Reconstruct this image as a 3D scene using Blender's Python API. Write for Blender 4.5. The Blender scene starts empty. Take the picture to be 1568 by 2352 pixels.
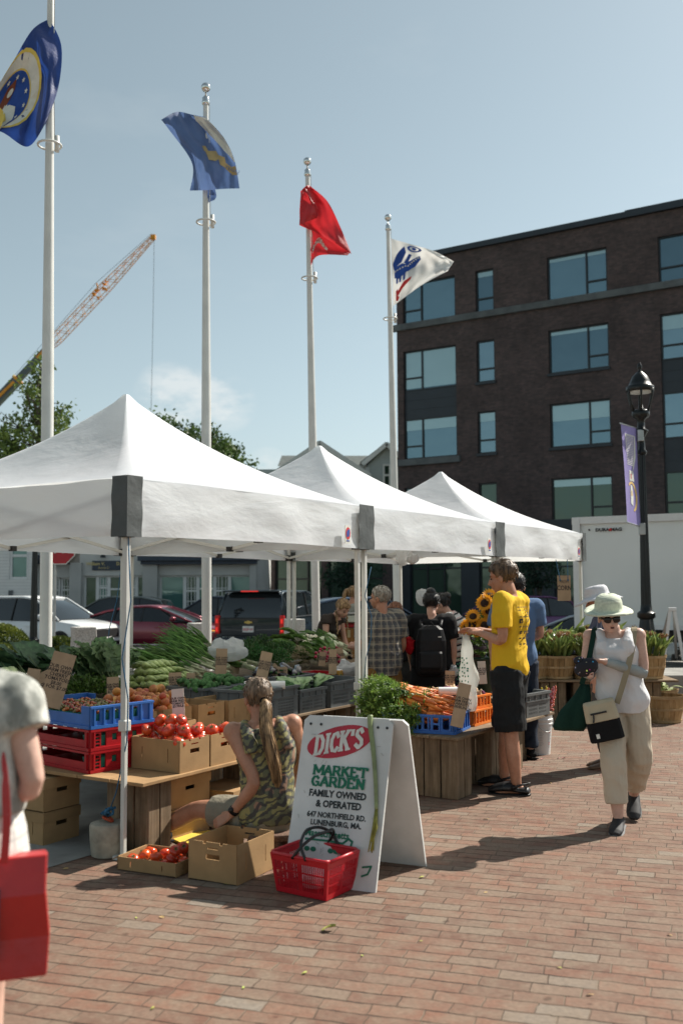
import bpy, bmesh, math, random
from mathutils import Vector, Matrix, Euler, noise
R = math.radians
random.seed(7)
scene = bpy.context.scene
COL = scene.collection
# ---------------------------------------------------------------- camera, sky, sun
CAM_Z, FPX = 1.65, 2286.7
PITCH, ROLL = R(4.226), -0.005
cam_data = bpy.data.cameras.new('camera'); cam = bpy.data.objects.new('camera', cam_data)
COL.objects.link(cam); scene.camera = cam
cam_data.sensor_fit = 'HORIZONTAL'; cam_data.sensor_width = 24; cam_data.lens = 35
cam_data.clip_start = 0.1; cam_data.clip_end = 3000
CAMM = Matrix.Rotation(R(90) + PITCH, 4, 'X') @ Matrix.Rotation(ROLL, 4, 'Z')
CAMM.translation = (0, 0, CAM_Z)
cam.matrix_world = CAMM
cam_data.dof.use_dof = True; cam_data.dof.focus_distance = 8.2; cam_data.dof.aperture_fstop = 2.2
SUN_AZ, SUN_EL = R(54), R(44)        # azimuth clockwise from +Y
sd = Vector((math.sin(SUN_AZ) * math.cos(SUN_EL), math.cos(SUN_AZ) * math.cos(SUN_EL), math.sin(SUN_EL)))
sun_data = bpy.data.lights.new('sun', 'SUN'); sun = bpy.data.objects.new('sun', sun_data); COL.objects.link(sun)
sun_data.energy = 5.0; sun_data.angle = R(0.5); sun_data.color = (1.0, 0.94, 0.845)
sun.rotation_euler = (-sd).to_track_quat('-Z', 'Y').to_euler(); sun.location = sd * 60
world = bpy.data.worlds.new('World'); scene.world = world; world.use_nodes = True
wn, wl = world.node_tree.nodes, world.node_tree.links
bg = wn['Background']; bg.inputs[1].default_value = 0.084
sky = wn.new('ShaderNodeTexSky'); sky.sky_type = 'NISHITA'; sky.sun_disc = False
sky.sun_elevation = SUN_EL; sky.sun_rotation = SUN_AZ
sky.altitude = 50; sky.air_density = 1.0; sky.dust_density = 0.9; sky.ozone_density = 1.2
hs = wn.new('ShaderNodeHueSaturation'); hs.inputs['Saturation'].default_value = 0.5; hs.inputs['Hue'].default_value = 0.47
wl.new(sky.outputs[0], hs.inputs['Color'])
# thin summer clouds, by direction
tc = wn.new('ShaderNodeTexCoord'); mp = wn.new('ShaderNodeMapping'); mp.inputs['Scale'].default_value = (1, 1, 2.6)
mp.inputs['Location'].default_value = (3.1, 0.4, 0.2)
wl.new(tc.outputs['Generated'], mp.inputs[0])
nz = wn.new('ShaderNodeTexNoise'); nz.inputs['Scale'].default_value = 3.2; nz.inputs['Detail'].default_value = 7
nz.inputs['Roughness'].default_value = 0.55
wl.new(mp.outputs[0], nz.inputs['Vector'])
cr = wn.new('ShaderNodeValToRGB'); cr.color_ramp.elements[0].position = 0.56; cr.color_ramp.elements[1].position = 0.78
wl.new(nz.outputs['Fac'], cr.inputs[0])
# one little cloud bank low over the tents, and soft haze toward the horizon
def dir_blob(d, c0, c1):
 n1 = wn.new('ShaderNodeVectorMath'); n1.operation = 'DOT_PRODUCT'; n1.inputs[1].default_value = d.normalized()
 wl.new(tc.outputs['Generated'], n1.inputs[0])
 m = wn.new('ShaderNodeMapRange'); m.inputs['From Min'].default_value = c0; m.inputs['From Max'].default_value = c1
 wl.new(n1.outputs['Value'], m.inputs['Value']); return m.outputs[0]
def wmath(op, a, b):
 m = wn.new('ShaderNodeMath'); m.operation = op
 for i, x in enumerate((a, b)):
  if isinstance(x, (int, float)): m.inputs[i].default_value = x
  else: wl.new(x, m.inputs[i])
 m.use_clamp = True
 return m.outputs[0]
def pix_dir(px, py):
 return (CAMM.to_3x3() @ Vector(((px - 784) / FPX, (1176 - py) / FPX, -1))).normalized()
nz2 = wn.new('ShaderNodeTexNoise'); nz2.inputs['Scale'].default_value = 22; nz2.inputs['Detail'].default_value = 8; nz2.inputs['Roughness'].default_value = 0.6
mp2 = wn.new('ShaderNodeMapping'); mp2.inputs['Scale'].default_value = (1, 1, 2.2); wl.new(tc.outputs['Generated'], mp2.inputs[0]); wl.new(mp2.outputs[0], nz2.inputs['Vector'])
blob = wmath('ADD', dir_blob(pix_dir(385, 905), 0.9994, 0.99999), wmath('ADD', dir_blob(pix_dir(520, 925), 0.9995, 0.99999), wmath('ADD', dir_blob(pix_dir(615, 1080), 0.9997, 0.99999), dir_blob(pix_dir(450, 918), 0.9993, 0.99999))))
cn = wmath('MULTIPLY', blob, wmath('MULTIPLY', wmath('SUBTRACT', nz2.outputs['Fac'], 0.38), 4.5))
fac = wmath('ADD', wmath('MULTIPLY', cr.outputs[0], 0.14), wmath('MULTIPLY', cn, 0.6))
mx = wn.new('ShaderNodeMix'); mx.data_type = 'RGBA'
wl.new(fac, mx.inputs['Factor']); tm = wn.new('ShaderNodeMix'); tm.data_type = 'RGBA'; tm.blend_type = 'MULTIPLY'; tm.inputs['Factor'].default_value = 1; tm.inputs['B'].default_value = (0.91, 0.965, 0.97, 1); wl.new(hs.outputs[0], tm.inputs['A']); wl.new(tm.outputs['Result'], mx.inputs['A']); mx.inputs['B'].default_value = (7.2, 7.4, 7.3, 1)
wl.new(mx.outputs['Result'], bg.inputs[0])
scene.view_settings.view_transform = 'Standard'; scene.view_settings.look = 'None'
scene.view_settings.exposure = 0.55; scene.view_settings.gamma = 1.0
scene.render.engine = 'CYCLES'
scene.cycles.max_bounces = 7; scene.cycles.diffuse_bounces = 2; scene.cycles.glossy_bounces = 3
scene.cycles.transparent_max_bounces = 10; scene.cycles.caustics_reflective = False; scene.cycles.caustics_refractive = False
# ---------------------------------------------------------------- pixels (of a 1568 x 2352 picture) to points
def ray(px, py):
 return CAMM.to_3x3() @ Vector(((px - 784) / FPX, (1176 - py) / FPX, -1))
def at(px, py, Y):
 d = ray(px, py); t = Y / d.y
 return Vector((d.x * t, Y, CAM_Z + d.z * t))
def gp(px, py, z=0.0):
 d = ray(px, py); t = (z - CAM_Z) / d.z
 return Vector((d.x * t, d.y * t, z))
U = Vector((0.535, 0.845, 0)); B = Vector((-0.845, 0.535, 0)); C0 = Vector((-1.325, 6.136, 0))
AU = math.atan2(U.y, U.x)                     # direction of the row of tents
def F(s, t, z=0.0):
 return C0 + U * s + B * t + Vector((0, 0, z))
# ---------------------------------------------------------------- materials
def S(r, g, b):
 f = lambda c: (c / 255 / 12.92) if c / 255 <= 0.04045 else ((c / 255 + 0.055) / 1.055) ** 2.4
 return (f(r), f(g), f(b))
class NT:
 def __init__(s, name):
  s.m = bpy.data.materials.new(name); s.m.use_nodes = True
  s.n = s.m.node_tree.nodes; s.l = s.m.node_tree.links; s.p = s.n['Principled BSDF']; s.out = s.n['Material Output']
 def add(s, t, **k):
  n = s.n.new('ShaderNode' + t)
  for a, v in k.items(): setattr(n, a, v)
  return n
 def put(s, x, sock):
  if isinstance(x, (int, float)): sock.default_value = x
  elif isinstance(x, (tuple, list)): sock.default_value = (*x, 1) if len(x) == 3 and sock.type == 'RGBA' else x
  else: s.l.new(x, sock)
 def math(s, op, a, b=0.0, clamp=False):
  n = s.add('Math', operation=op, use_clamp=clamp); s.put(a, n.inputs[0]); s.put(b, n.inputs[1]); return n.outputs[0]
 def mix(s, f, a, b, blend='MIX'):
  n = s.add('Mix', data_type='RGBA', blend_type=blend); s.put(f, n.inputs['Factor']); s.put(a, n.inputs['A']); s.put(b, n.inputs['B']); return n.outputs['Result']
 def coord(s, kind='Object', scale=(1, 1, 1), rot=(0, 0, 0), loc=(0, 0, 0)):
  t = s.add('TexCoord'); m = s.add('Mapping'); m.inputs['Scale'].default_value = scale; m.inputs['Rotation'].default_value = rot; m.inputs['Location'].default_value = loc
  s.l.new(t.outputs[kind], m.inputs[0]); return m.outputs[0]
 def noise(s, vec, scale, detail=4, rough=0.55, dist=0.0):
  n = s.add('TexNoise'); s.l.new(vec, n.inputs['Vector']); n.inputs['Scale'].default_value = scale; n.inputs['Detail'].default_value = detail
  n.inputs['Roughness'].default_value = rough; n.inputs['Distortion'].default_value = dist; return n.outputs['Fac']
 def ramp(s, f, stops, interp='LINEAR'):
  n = s.add('ValToRGB'); n.color_ramp.interpolation = interp; e = n.color_ramp.elements
  while len(e) < len(stops): e.new(0.5)
  for k, (p, c) in zip(e, stops): k.position = p; k.color = (*c, 1) if len(c) == 3 else c
  s.put(f, n.inputs[0]); return n.outputs[0]
 def bump(s, h, strength, dist=0.01, nrm=None):
  n = s.add('Bump'); n.inputs['Strength'].default_value = strength; n.inputs['Distance'].default_value = dist; s.l.new(h, n.inputs['Height'])
  if nrm is not None: s.l.new(nrm, n.inputs['Normal'])
  s.l.new(n.outputs[0], s.p.inputs['Normal']); return n.outputs[0]
MATS = {}
def mat(name, col, rough=0.6, var=0.12, sc=6.0, bump=0.0, bsc=None, metal=0.0, spec=0.5, orand=0.0, col2=None, stretch=(1, 1, 1), transl=0.0, coat=0.0, alpha=1.0, hrand=0.0, bd=0.01, emis=None, pos=(0.32, 0.68)):
 if name in MATS: return MATS[name]
 t = NT(name); v = t.coord(scale=stretch)
 n = t.noise(v, sc, 5)
 a = tuple(max(0, c * (1 - var)) for c in col); b = tuple(min(1, c * (1 + var)) for c in (col2 or col))
 c = t.ramp(n, [(pos[0], a), (pos[1], b)])
 if orand or hrand:
  oi = t.add('ObjectInfo'); h = t.add('HueSaturation')
  t.put(t.math('ADD', t.math('MULTIPLY', t.math('SUBTRACT', oi.outputs['Random'], 0.5), orand), 1.0), h.inputs['Value'])
  t.put(t.math('ADD', t.math('MULTIPLY', t.math('SUBTRACT', oi.outputs['Random'], 0.5), hrand), 0.5), h.inputs['Hue'])
  t.l.new(c, h.inputs['Color']); c = h.outputs[0]
 t.l.new(c, t.p.inputs['Base Color'])
 t.p.inputs['Roughness'].default_value = rough; t.p.inputs['Metallic'].default_value = metal
 t.p.inputs['Specular IOR Level'].default_value = spec; t.p.inputs['Coat Weight'].default_value = coat; t.p.inputs['Alpha'].default_value = alpha
 if emis: t.p.inputs['Emission Color'].default_value = (*emis[:3], 1); t.p.inputs['Emission Strength'].default_value = emis[3]
 if bump: t.bump(t.noise(v, bsc or sc * 3, 5), bump, bd)
 if transl:
  tr = t.add('BsdfTranslucent'); t.l.new(c, tr.inputs['Color']); ms = t.add('MixShader'); ms.inputs[0].default_value = transl
  t.l.new(t.p.outputs[0], ms.inputs[1]); t.l.new(tr.outputs[0], ms.inputs[2]); t.l.new(ms.outputs[0], t.out.inputs[0])
 MATS[name] = t.m; return t.m
# ---------------------------------------------------------------- mesh building
def basis(d):
 d = d.normalized(); a = Vector((0, 0, 1)) if abs(d.z) < 0.9 else Vector((1, 0, 0))
 x = a.cross(d).normalized(); return x, d.cross(x).normalized()
class MB:
 def __init__(s, T=None): s.v = []; s.f = []; s.m = []; s.T = T
 def add(s, vs, fs, mi=0):
  o = len(s.v); T = s.T
  s.v += [tuple(T @ Vector(p)) if T else tuple(p) for p in vs]
  s.f += [tuple(i + o for i in f) for f in fs]; s.m += [mi] * len(fs); return s
 def box(s, c, d, mi=0, M=None):
  x, y, z = d[0] / 2, d[1] / 2, d[2] / 2; c = Vector(c)
  vs = [Vector((i, j, k)) for k in (-z, z) for j in (-y, y) for i in (-x, x)]
  vs = [(c + (M @ p if M else p)) for p in vs]
  return s.add(vs, [(0, 2, 3, 1), (4, 5, 7, 6), (0, 1, 5, 4), (2, 6, 7, 3), (0, 4, 6, 2), (1, 3, 7, 5)], mi)
 def bar(s, p0, p1, w, h=None, mi=0, up=None):
  p0, p1 = Vector(p0), Vector(p1); d = (p1 - p0); h = h or w
  if up is None: x, y = basis(d)
  else:
   y = (Vector(up) - d.normalized() * Vector(up).dot(d.normalized())).normalized(); x = y.cross(d.normalized())
  r = [x * (i * w / 2) + y * (j * h / 2) for i, j in ((-1, -1), (1, -1), (1, 1), (-1, 1))]
  return s.add([p0 + q for q in r] + [p1 + q for q in r], [(3, 2, 1, 0), (4, 5, 6, 7)] + [(i, (i + 1) % 4, 4 + (i + 1) % 4, 4 + i) for i in range(4)], mi)
 def loft(s, rings, cap=True, mi=0, closed=True):
  n = len(rings[0]); vs = [p for r in rings for p in r]; fs = []
  for k in range(len(rings) - 1):
   for i in range(n if closed else n - 1):
    j = (i + 1) % n; fs.append((k * n + i, k * n + j, (k + 1) * n + j, (k + 1) * n + i))
  if cap and closed: fs += [tuple(range(n - 1, -1, -1)), tuple((len(rings) - 1) * n + i for i in range(n))]
  return s.add(vs, fs, mi)
 def tube(s, pts, r, n=8, mi=0, cap=True):
  pts = [Vector(p) for p in pts]; rs = r if isinstance(r, (list, tuple)) else [r] * len(pts)
  rings = []; x = None
  for i, p in enumerate(pts):
   d = (pts[min(i + 1, len(pts) - 1)] - pts[max(i - 1, 0)]).normalized()
   if x is None: x, y = basis(d)
   else:
    x = (x - d * x.dot(d)).normalized(); y = d.cross(x)
   rings.append([p + (x * math.cos(2 * math.pi * k / n) + y * math.sin(2 * math.pi * k / n)) * rs[i] for k in range(n)])
  return s.loft(rings, cap, mi)
 def cyl(s, p0, p1, r0, r1=None, n=12, mi=0): return s.tube([p0, p1], [r0, r0 if r1 is None else r1], n, mi)
 def lathe(s, prof, n=16, c=(0, 0, 0), mi=0, cap=True, M=None):
  c = Vector(c); rings = []
  for r, z in prof:
   q = [Vector((r * math.cos(2 * math.pi * k / n), r * math.sin(2 * math.pi * k / n), z)) for k in range(n)]
   rings.append([c + (M @ p if M else p) for p in q])
  return s.loft(rings, cap, mi)
 def ell(s, c, r, nu=12, nv=8, mi=0, M=None):
  c = Vector(c); r = (r, r, r) if isinstance(r, (int, float)) else r; vs = []; fs = []
  for j in range(1, nv):
   a = math.pi * j / nv
   for i in range(nu):
    b = 2 * math.pi * i / nu; p = Vector((r[0] * math.sin(a) * math.cos(b), r[1] * math.sin(a) * math.sin(b), r[2] * math.cos(a))); vs.append(c + (M @ p if M else p))
  t = Vector((0, 0, r[2])); vs += [c + (M @ t if M else t), c - (M @ t if M else t)]
  for j in range(nv - 2):
   for i in range(nu): k = (i + 1) % nu; fs.append((j * nu + i, (j + 1) * nu + i, (j + 1) * nu + k, j * nu + k))
  for i in range(nu):
   k = (i + 1) % nu; fs.append((len(vs) - 2, i, k)); fs.append((len(vs) - 1, (nv - 2) * nu + k, (nv - 2) * nu + i))
  return s.add(vs, fs, mi)
 def grid(s, fn, nu, nv, mi=0):
  vs = [fn(i / nu, j / nv) for j in range(nv + 1) for i in range(nu + 1)]
  return s.add(vs, [(j * (nu + 1) + i, j * (nu + 1) + i + 1, (j + 1) * (nu + 1) + i + 1, (j + 1) * (nu + 1) + i) for j in range(nv) for i in range(nu)], mi)
 def prism(s, poly, h, mi=0, M=None):      # polygon in xy, extruded along z from 0 to h
  n = len(poly); vs = [Vector((x, y, z)) for z in (0, h) for x, y in poly]
  if M: vs = [M @ p for p in vs]
  return s.add(vs, [tuple(range(n - 1, -1, -1)), tuple(range(n, 2 * n))] + [(i, (i + 1) % n, n + (i + 1) % n, n + i) for i in range(n)], mi)
 def quad(s, a, b, c, d, mi=0): return s.add([a, b, c, d], [(0, 1, 2, 3)], mi)
 def build(s, name, mats, parent=None, loc=None, rz=0.0, smooth=False, bevel=0.0, solid=0.0, remesh=0.0, soft=0, sub=0, angle=None):
  me = bpy.data.meshes.new(name); me.from_pydata(s.v, [], s.f)
  mats = mats if isinstance(mats, (list, tuple)) else [mats]
  for m in mats: me.materials.append(m)
  if len(mats) > 1: me.polygons.foreach_set('material_index', s.m)
  if smooth or remesh: me.polygons.foreach_set('use_smooth', [True] * len(me.polygons))
  me.update()
  o = bpy.data.objects.new(name, me); COL.objects.link(o)
  if parent is not None: o.parent = parent
  if loc is not None: o.location = loc
  o.rotation_euler = (0, 0, rz)
  if solid: m = o.modifiers.new('thickness', 'SOLIDIFY'); m.thickness = solid; m.offset = 0
  if remesh:
   m = o.modifiers.new('remesh', 'REMESH'); m.mode = 'VOXEL'; m.voxel_size = remesh; m.use_smooth_shade = True
   m.adaptivity = 0
   if soft: m = o.modifiers.new('soft', 'SMOOTH'); m.factor = 0.5; m.iterations = soft
  if sub: m = o.modifiers.new('subdivision', 'SUBSURF'); m.levels = sub; m.render_levels = sub
  if bevel: m = o.modifiers.new('bevel', 'BEVEL'); m.width = bevel; m.segments = 2; m.limit_method = 'ANGLE'; m.angle_limit = R(40)
  if angle:
   me.polygons.foreach_set('use_smooth', [True] * len(me.polygons)); me.set_sharp_from_angle(angle=R(angle))
  return o
def tag(o, label=None, cat=None, group=None, kind=None):
 if label: o['label'] = label
 if cat: o['category'] = cat
 if group: o['group'] = group
 if kind: o['kind'] = kind
 return o
def thing(name, label, cat, loc=(0, 0, 0), rz=0.0, group=None, scale=1.0):
 o = bpy.data.objects.new(name, None); COL.objects.link(o); o.location = loc; o.rotation_euler = (0, 0, rz); o.scale = (scale,) * 3
 o.empty_display_size = 0.1
 return tag(o, label, cat, group)
KIDS = {}
def kids(o): return list(o.children)
def dup(o, loc=None, rot=None, label=None, scale=None, parent=None, group=None):
 if o.name not in KIDS: KIDS[o.name] = kids(o)
 ks = KIDS[o.name]
 c = o.copy(); COL.objects.link(c)
 if parent is not None: c.parent = parent
 if loc is not None: c.location = loc
 if rot is not None: c.rotation_euler = rot if isinstance(rot, (tuple, Euler)) else (0, 0, rot)
 if scale is not None: c.scale = (scale,) * 3 if isinstance(scale, (int, float)) else scale
 if label: c['label'] = label
 if group: c['group'] = group
 for k in ks: dup(k, parent=c)
 return c
class Spawn:
 """first call places the prototype itself, later calls place copies"""
 def __init__(s, o): s.o = o; s.used = False
 def __call__(s, loc, rot=None, label=None, scale=None, group=None):
  if s.used: return dup(s.o, loc, rot, label, scale, None, group)
  KIDS[s.o.name] = kids(s.o)
  s.used = True; o = s.o; o.location = loc
  if rot is not None: o.rotation_euler = rot if isinstance(rot, (tuple, Euler)) else (0, 0, rot)
  if scale is not None: o.scale = (scale,) * 3 if isinstance(scale, (int, float)) else scale
  if label: o['label'] = label
  if group: o['group'] = group
  return o
def text(body, size, m, parent, M, align='CENTER', bold=0.0, shear=0.0, name='lettering', lead=1.0, xs=1.0, ext=0.0):
 cu = bpy.data.curves.new(name, 'FONT'); cu.body = body; cu.size = size; cu.align_x = align; cu.align_y = 'CENTER'
 cu.offset = bold; cu.shear = shear; cu.space_line = lead; cu.extrude = ext; cu.resolution_u = 2; cu.fill_mode = 'FRONT'
 tmp = bpy.data.objects.new(name, cu); me = bpy.data.meshes.new_from_object(tmp); bpy.data.objects.remove(tmp); me.name = name
 me.materials.clear(); me.materials.append(m); o = bpy.data.objects.new(name, me); COL.objects.link(o); o.parent = parent
 o.matrix_local = M @ Matrix.Diagonal((xs, 1, 1, 1)); return o
def frame(o, x, y):
 """matrix with origin o, x to the right, y up the surface"""
 x = Vector(x).normalized(); y = (Vector(y) - x * Vector(y).dot(x)).normalized(); z = x.cross(y)
 m = Matrix((x, y, z)).transposed().to_4x4(); m.translation = o; return m
rnd = random.uniform
# ---------------------------------------------------------------- ground, road
def brick_paving():
 t = NT('brick_paving'); v0 = t.coord()
 # rows wander a little, bricks are not laid by machine
 nd = t.add('TexNoise'); t.l.new(v0, nd.inputs['Vector']); nd.inputs['Scale'].default_value = 2.3; nd.inputs['Detail'].default_value = 3
 vm = t.add('VectorMath', operation='SUBTRACT'); t.l.new(nd.outputs['Color'], vm.inputs[0]); vm.inputs[1].default_value = (0.5, 0.5, 0.5)
 vs = t.add('VectorMath', operation='SCALE'); t.l.new(vm.outputs[0], vs.inputs[0]); vs.inputs['Scale'].default_value = 0.045
 va = t.add('VectorMath', operation='ADD'); t.l.new(v0, va.inputs[0]); t.l.new(vs.outputs[0], va.inputs[1])
 n2 = t.add('TexNoise'); t.l.new(v0, n2.inputs['Vector']); n2.inputs['Scale'].default_value = 24; n2.inputs['Detail'].default_value = 3
 v2 = t.add('VectorMath', operation='SUBTRACT'); t.l.new(n2.outputs['Color'], v2.inputs[0]); v2.inputs[1].default_value = (0.5, 0.5, 0.5)
 v3 = t.add('VectorMath', operation='SCALE'); t.l.new(v2.outputs[0], v3.inputs[0]); v3.inputs['Scale'].default_value = 0.013
 vb = t.add('VectorMath', operation='ADD'); t.l.new(va.outputs[0], vb.inputs[0]); t.l.new(v3.outputs[0], vb.inputs[1])
 mp = t.add('Mapping'); mp.inputs['Rotation'].default_value = (0, 0, R(18)); t.l.new(vb.outputs[0], mp.inputs[0])
 sx = t.add('SeparateXYZ'); t.l.new(mp.outputs[0], sx.inputs[0]); ry = t.math('DIVIDE', sx.outputs['Y'], 0.1); wn1 = t.add('TexWhiteNoise', noise_dimensions='1D'); t.l.new(t.math('FLOOR', ry), wn1.inputs['W'])
 cx = t.add('CombineXYZ'); t.l.new(t.math('ADD', sx.outputs['X'], t.math('MULTIPLY', wn1.outputs['Value'], 0.12)), cx.inputs['X']); t.l.new(sx.outputs['Y'], cx.inputs['Y'])
 rj = t.math('ABSOLUTE', t.math('SUBTRACT', t.math('FRACT', t.math('ADD', ry, 0.5)), 0.5))
 b = t.add('TexBrick'); t.l.new(cx.outputs[0], b.inputs['Vector'])
 b.offset = 0.5; b.squash = 1.0
 for k, x in (('Scale', 1.0), ('Mortar Size', 0.004), ('Mortar Smooth', 0.6), ('Bias', 0.0), ('Brick Width', 0.205), ('Row Height', 0.1)): b.inputs[k].default_value = x
 b.inputs['Color1'].default_value = (0, 0, 0, 1); b.inputs['Color2'].default_value = (1, 1, 1, 1); b.inputs['Mortar'].default_value = (0.5, 0.5, 0.5, 1)
 c = t.ramp(b.outputs['Color'], [(0.0, (0.145, 0.068, 0.046)), (0.25, (0.195, 0.093, 0.062)), (0.5, (0.23, 0.112, 0.073)), (0.72, (0.165, 0.086, 0.061)), (0.85, (0.21, 0.125, 0.088)), (0.94, (0.215, 0.16, 0.12)), (1.0, (0.25, 0.215, 0.175))])
 big = t.noise(v0, 1.1, 4, 0.6); fine = t.noise(v0, 40, 6, 0.7); mid = t.noise(v0, 7, 5, 0.65)
 c = t.mix(t.ramp(mid, [(0.38, (0, 0, 0)), (0.68, (0.85, 0.85, 0.85))]), c, (0.235, 0.175, 0.125))      # sand and wear
 c = t.mix(t.ramp(big, [(0.35, (0, 0, 0)), (0.75, (0.4, 0.4, 0.4))]), c, (0.225, 0.17, 0.125))
 c = t.mix(1.0, c, t.ramp(fine, [(0.25, (0.68, 0.68, 0.68)), (0.7, (1.12, 1.12, 1.12))]), 'MULTIPLY')
 spots = t.ramp(t.noise(v0, 13, 2, 0.4), [(0.70, (1, 1, 1)), (0.76, (0.55, 0.52, 0.5))])               # old gum and drips
 c = t.mix(1.0, c, spots, 'MULTIPLY')
 jn = t.ramp(t.noise(v0, 3.0, 4), [(0.36, (0.10, 0.066, 0.046)), (0.5, (0.17, 0.115, 0.08)), (0.62, (0.22, 0.17, 0.12)), (0.8, (0.16, 0.16, 0.09))])
 c = t.mix(b.outputs['Fac'], c, jn)
 gap = t.math('MULTIPLY', t.math('LESS_THAN', rj, t.math('MULTIPLY', t.noise(v0, 5.5, 4, 0.7), 0.10)), t.ramp(t.noise(v0, 2.6, 4, 0.6), [(0.38, (0, 0, 0)), (0.52, (1, 1, 1))]))
 c = t.mix(t.math('MULTIPLY', gap, 0.85), c, (0.03, 0.019, 0.013))
 t.l.new(c, t.p.inputs['Base Color']); t.p.inputs['Roughness'].default_value = 0.82; t.p.inputs['Specular IOR Level'].default_value = 0.3
 h = t.math('ADD', t.math('SUBTRACT', 1.0, b.outputs['Fac']), t.math('MULTIPLY', fine, 0.35))
 h = t.math('ADD', h, t.math('MULTIPLY', b.outputs['Color'], 0.5))
 t.bump(h, 0.8, 0.008); return t.m
M_brickpave = brick_paving()
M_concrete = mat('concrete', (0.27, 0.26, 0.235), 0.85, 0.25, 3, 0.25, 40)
M_asphalt = mat('asphalt', (0.085, 0.085, 0.088), 0.85, 0.25, 1.5, 0.3, 60)
M_paint = mat('road_paint', (0.72, 0.72, 0.70), 0.7, 0.15, 5)
M_earth = mat('earth', (0.11, 0.13, 0.07), 0.9, 0.4, 0.05)
RZ = -0.38
def sheet(name, pts, m, z): return tag(MB().add([(x, y, z) for x, y in pts], [tuple(range(len(pts)))]).build(name, m), kind='structure')
sheet('ground', [(-900, -300), (900, -300), (900, 2200), (-900, 2200)], M_earth, RZ - 0.012)
sheet('road', [(-80, 21.5), (80, 21.5), (80, 46), (-80, 46)], M_asphalt, RZ)
g = MB().box((0, 4, -0.25), (90, 34, 0.5)); tag(g.build('plaza', M_brickpave), kind='structure')
tag(MB().box((0, 21.15, -0.192), (90, 0.3, 0.388)).build('kerb', M_concrete, bevel=0.02), kind='structure')
e0, e1, e2 = gp(60, 2010), gp(222, 1962), F(2.6, 1.0)
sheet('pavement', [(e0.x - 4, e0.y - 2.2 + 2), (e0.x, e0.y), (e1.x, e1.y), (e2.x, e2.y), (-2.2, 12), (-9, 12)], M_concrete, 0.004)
pth = MB().box((-8, 19.2, 0.03), (40, 3.0, 0.06)); tag(pth.build('path', M_concrete), kind='structure')
for k, (x0, x1) in enumerate(((-16, -1.5), (0.5, 9))): sheet('road_marking', [(x0, 24.3), (x1, 24.3), (x1, 24.5), (x0, 24.5)], M_paint, RZ + 0.004)
tag(MB().box((-24, 46.6, -0.3), (62, 1.2, 0.2)).build('pavement', M_concrete), kind='structure')
# ---------------------------------------------------------------- buildings
def brick_wall(name, c1, c2, mort, sx=0.24, sy=0.08):
 t = NT(name); v = t.coord(rot=(R(90), 0, 0)); b = t.add('TexBrick'); t.l.new(v, b.inputs['Vector'])
 for k, x in (('Scale', 1.0), ('Mortar Size', 0.008), ('Mortar Smooth', 0.2), ('Brick Width', sx), ('Row Height', sy)): b.inputs[k].default_value = x
 b.inputs['Color1'].default_value = (*c1, 1); b.inputs['Color2'].default_value = (*c2, 1); b.inputs['Mortar'].default_value = (*mort, 1)
 n = t.noise(v, 0.7, 4); n2 = t.noise(v, 5, 4)
 c = t.mix(1.0, b.outputs['Color'], t.ramp(n, [(0.3, (0.75, 0.75, 0.75)), (0.7, (1.2, 1.2, 1.2))]), 'MULTIPLY')
 c = t.mix(1.0, c, t.ramp(n2, [(0.3, (0.8, 0.8, 0.8)), (0.7, (1.2, 1.15, 1.15))]), 'MULTIPLY')
 t.l.new(c, t.p.inputs['Base Color']); t.p.inputs['Roughness'].default_value = 0.85; t.bump(b.outputs['Fac'], -0.4, 0.01); return t.m
def clapboard(name, c, h=0.13):
 t = NT(name); v = t.coord(); sx = t.add('SeparateXYZ'); t.l.new(v, sx.inputs[0])
 f = t.math('FRACT', t.math('DIVIDE', sx.outputs['Z'], h)); n = t.noise(v, 2, 4)
 cc = t.mix(t.ramp(f, [(0.0, (1, 1, 1)), (0.10, (0, 0, 0))]), t.ramp(n, [(0.3, tuple(x * 0.92 for x in c)), (0.7, c)]), tuple(x * 0.45 for x in c))
 t.l.new(cc, t.p.inputs['Base Color']); t.p.inputs['Roughness'].default_value = 0.6; t.bump(f, 0.6, 0.02); return t.m
def glass(name, c, metal=0.45, rough=0.04):
 t = NT(name); t.p.inputs['Base Color'].default_value = (*c, 1); t.p.inputs['Metallic'].default_value = metal
 t.p.inputs['Roughness'].default_value = rough; t.p.inputs['Specular IOR Level'].default_value = 0.9
 t.bump(t.noise(t.coord(), 0.35, 3), 0.10, 0.3); return t.m
M_bk = brick_wall('dark_brick', (0.062, 0.046, 0.045), (0.10, 0.068, 0.064), (0.07, 0.06, 0.058))
M_panel = mat('dark_panel', (0.016, 0.023, 0.032), 0.45, 0.2, 1)
M_frame = mat('dark_window_frame', (0.008, 0.011, 0.014), 0.4)
M_stone = mat('stone_band', (0.105, 0.115, 0.118), 0.8, 0.25, 2, 0.2, 20)
M_pane = glass('window_glass', (0.13, 0.215, 0.255), 0.65)
M_pane2 = glass('window_glass_darker', (0.085, 0.15, 0.185), 0.6); M_pane3 = glass('window_glass_lighter', (0.17, 0.26, 0.30), 0.65); M_blind = glass('blind_behind_glass', (0.30, 0.43, 0.45), 0.35, 0.08)
M_dglass = glass('dark_shop_glass', (0.045, 0.085, 0.06), 0.4)  # green base colour stands in for trees reflected in the panes
M_gglass = glass('green_shop_glass', (0.10, 0.22, 0.2), 0.25)
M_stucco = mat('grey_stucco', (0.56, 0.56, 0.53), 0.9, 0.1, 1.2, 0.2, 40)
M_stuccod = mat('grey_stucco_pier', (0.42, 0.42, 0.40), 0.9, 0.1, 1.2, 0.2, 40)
M_navy = mat('navy_trim', (0.03, 0.045, 0.07), 0.5)
M_white = mat('white_trim', (0.72, 0.72, 0.70), 0.5, 0.05)
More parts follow.
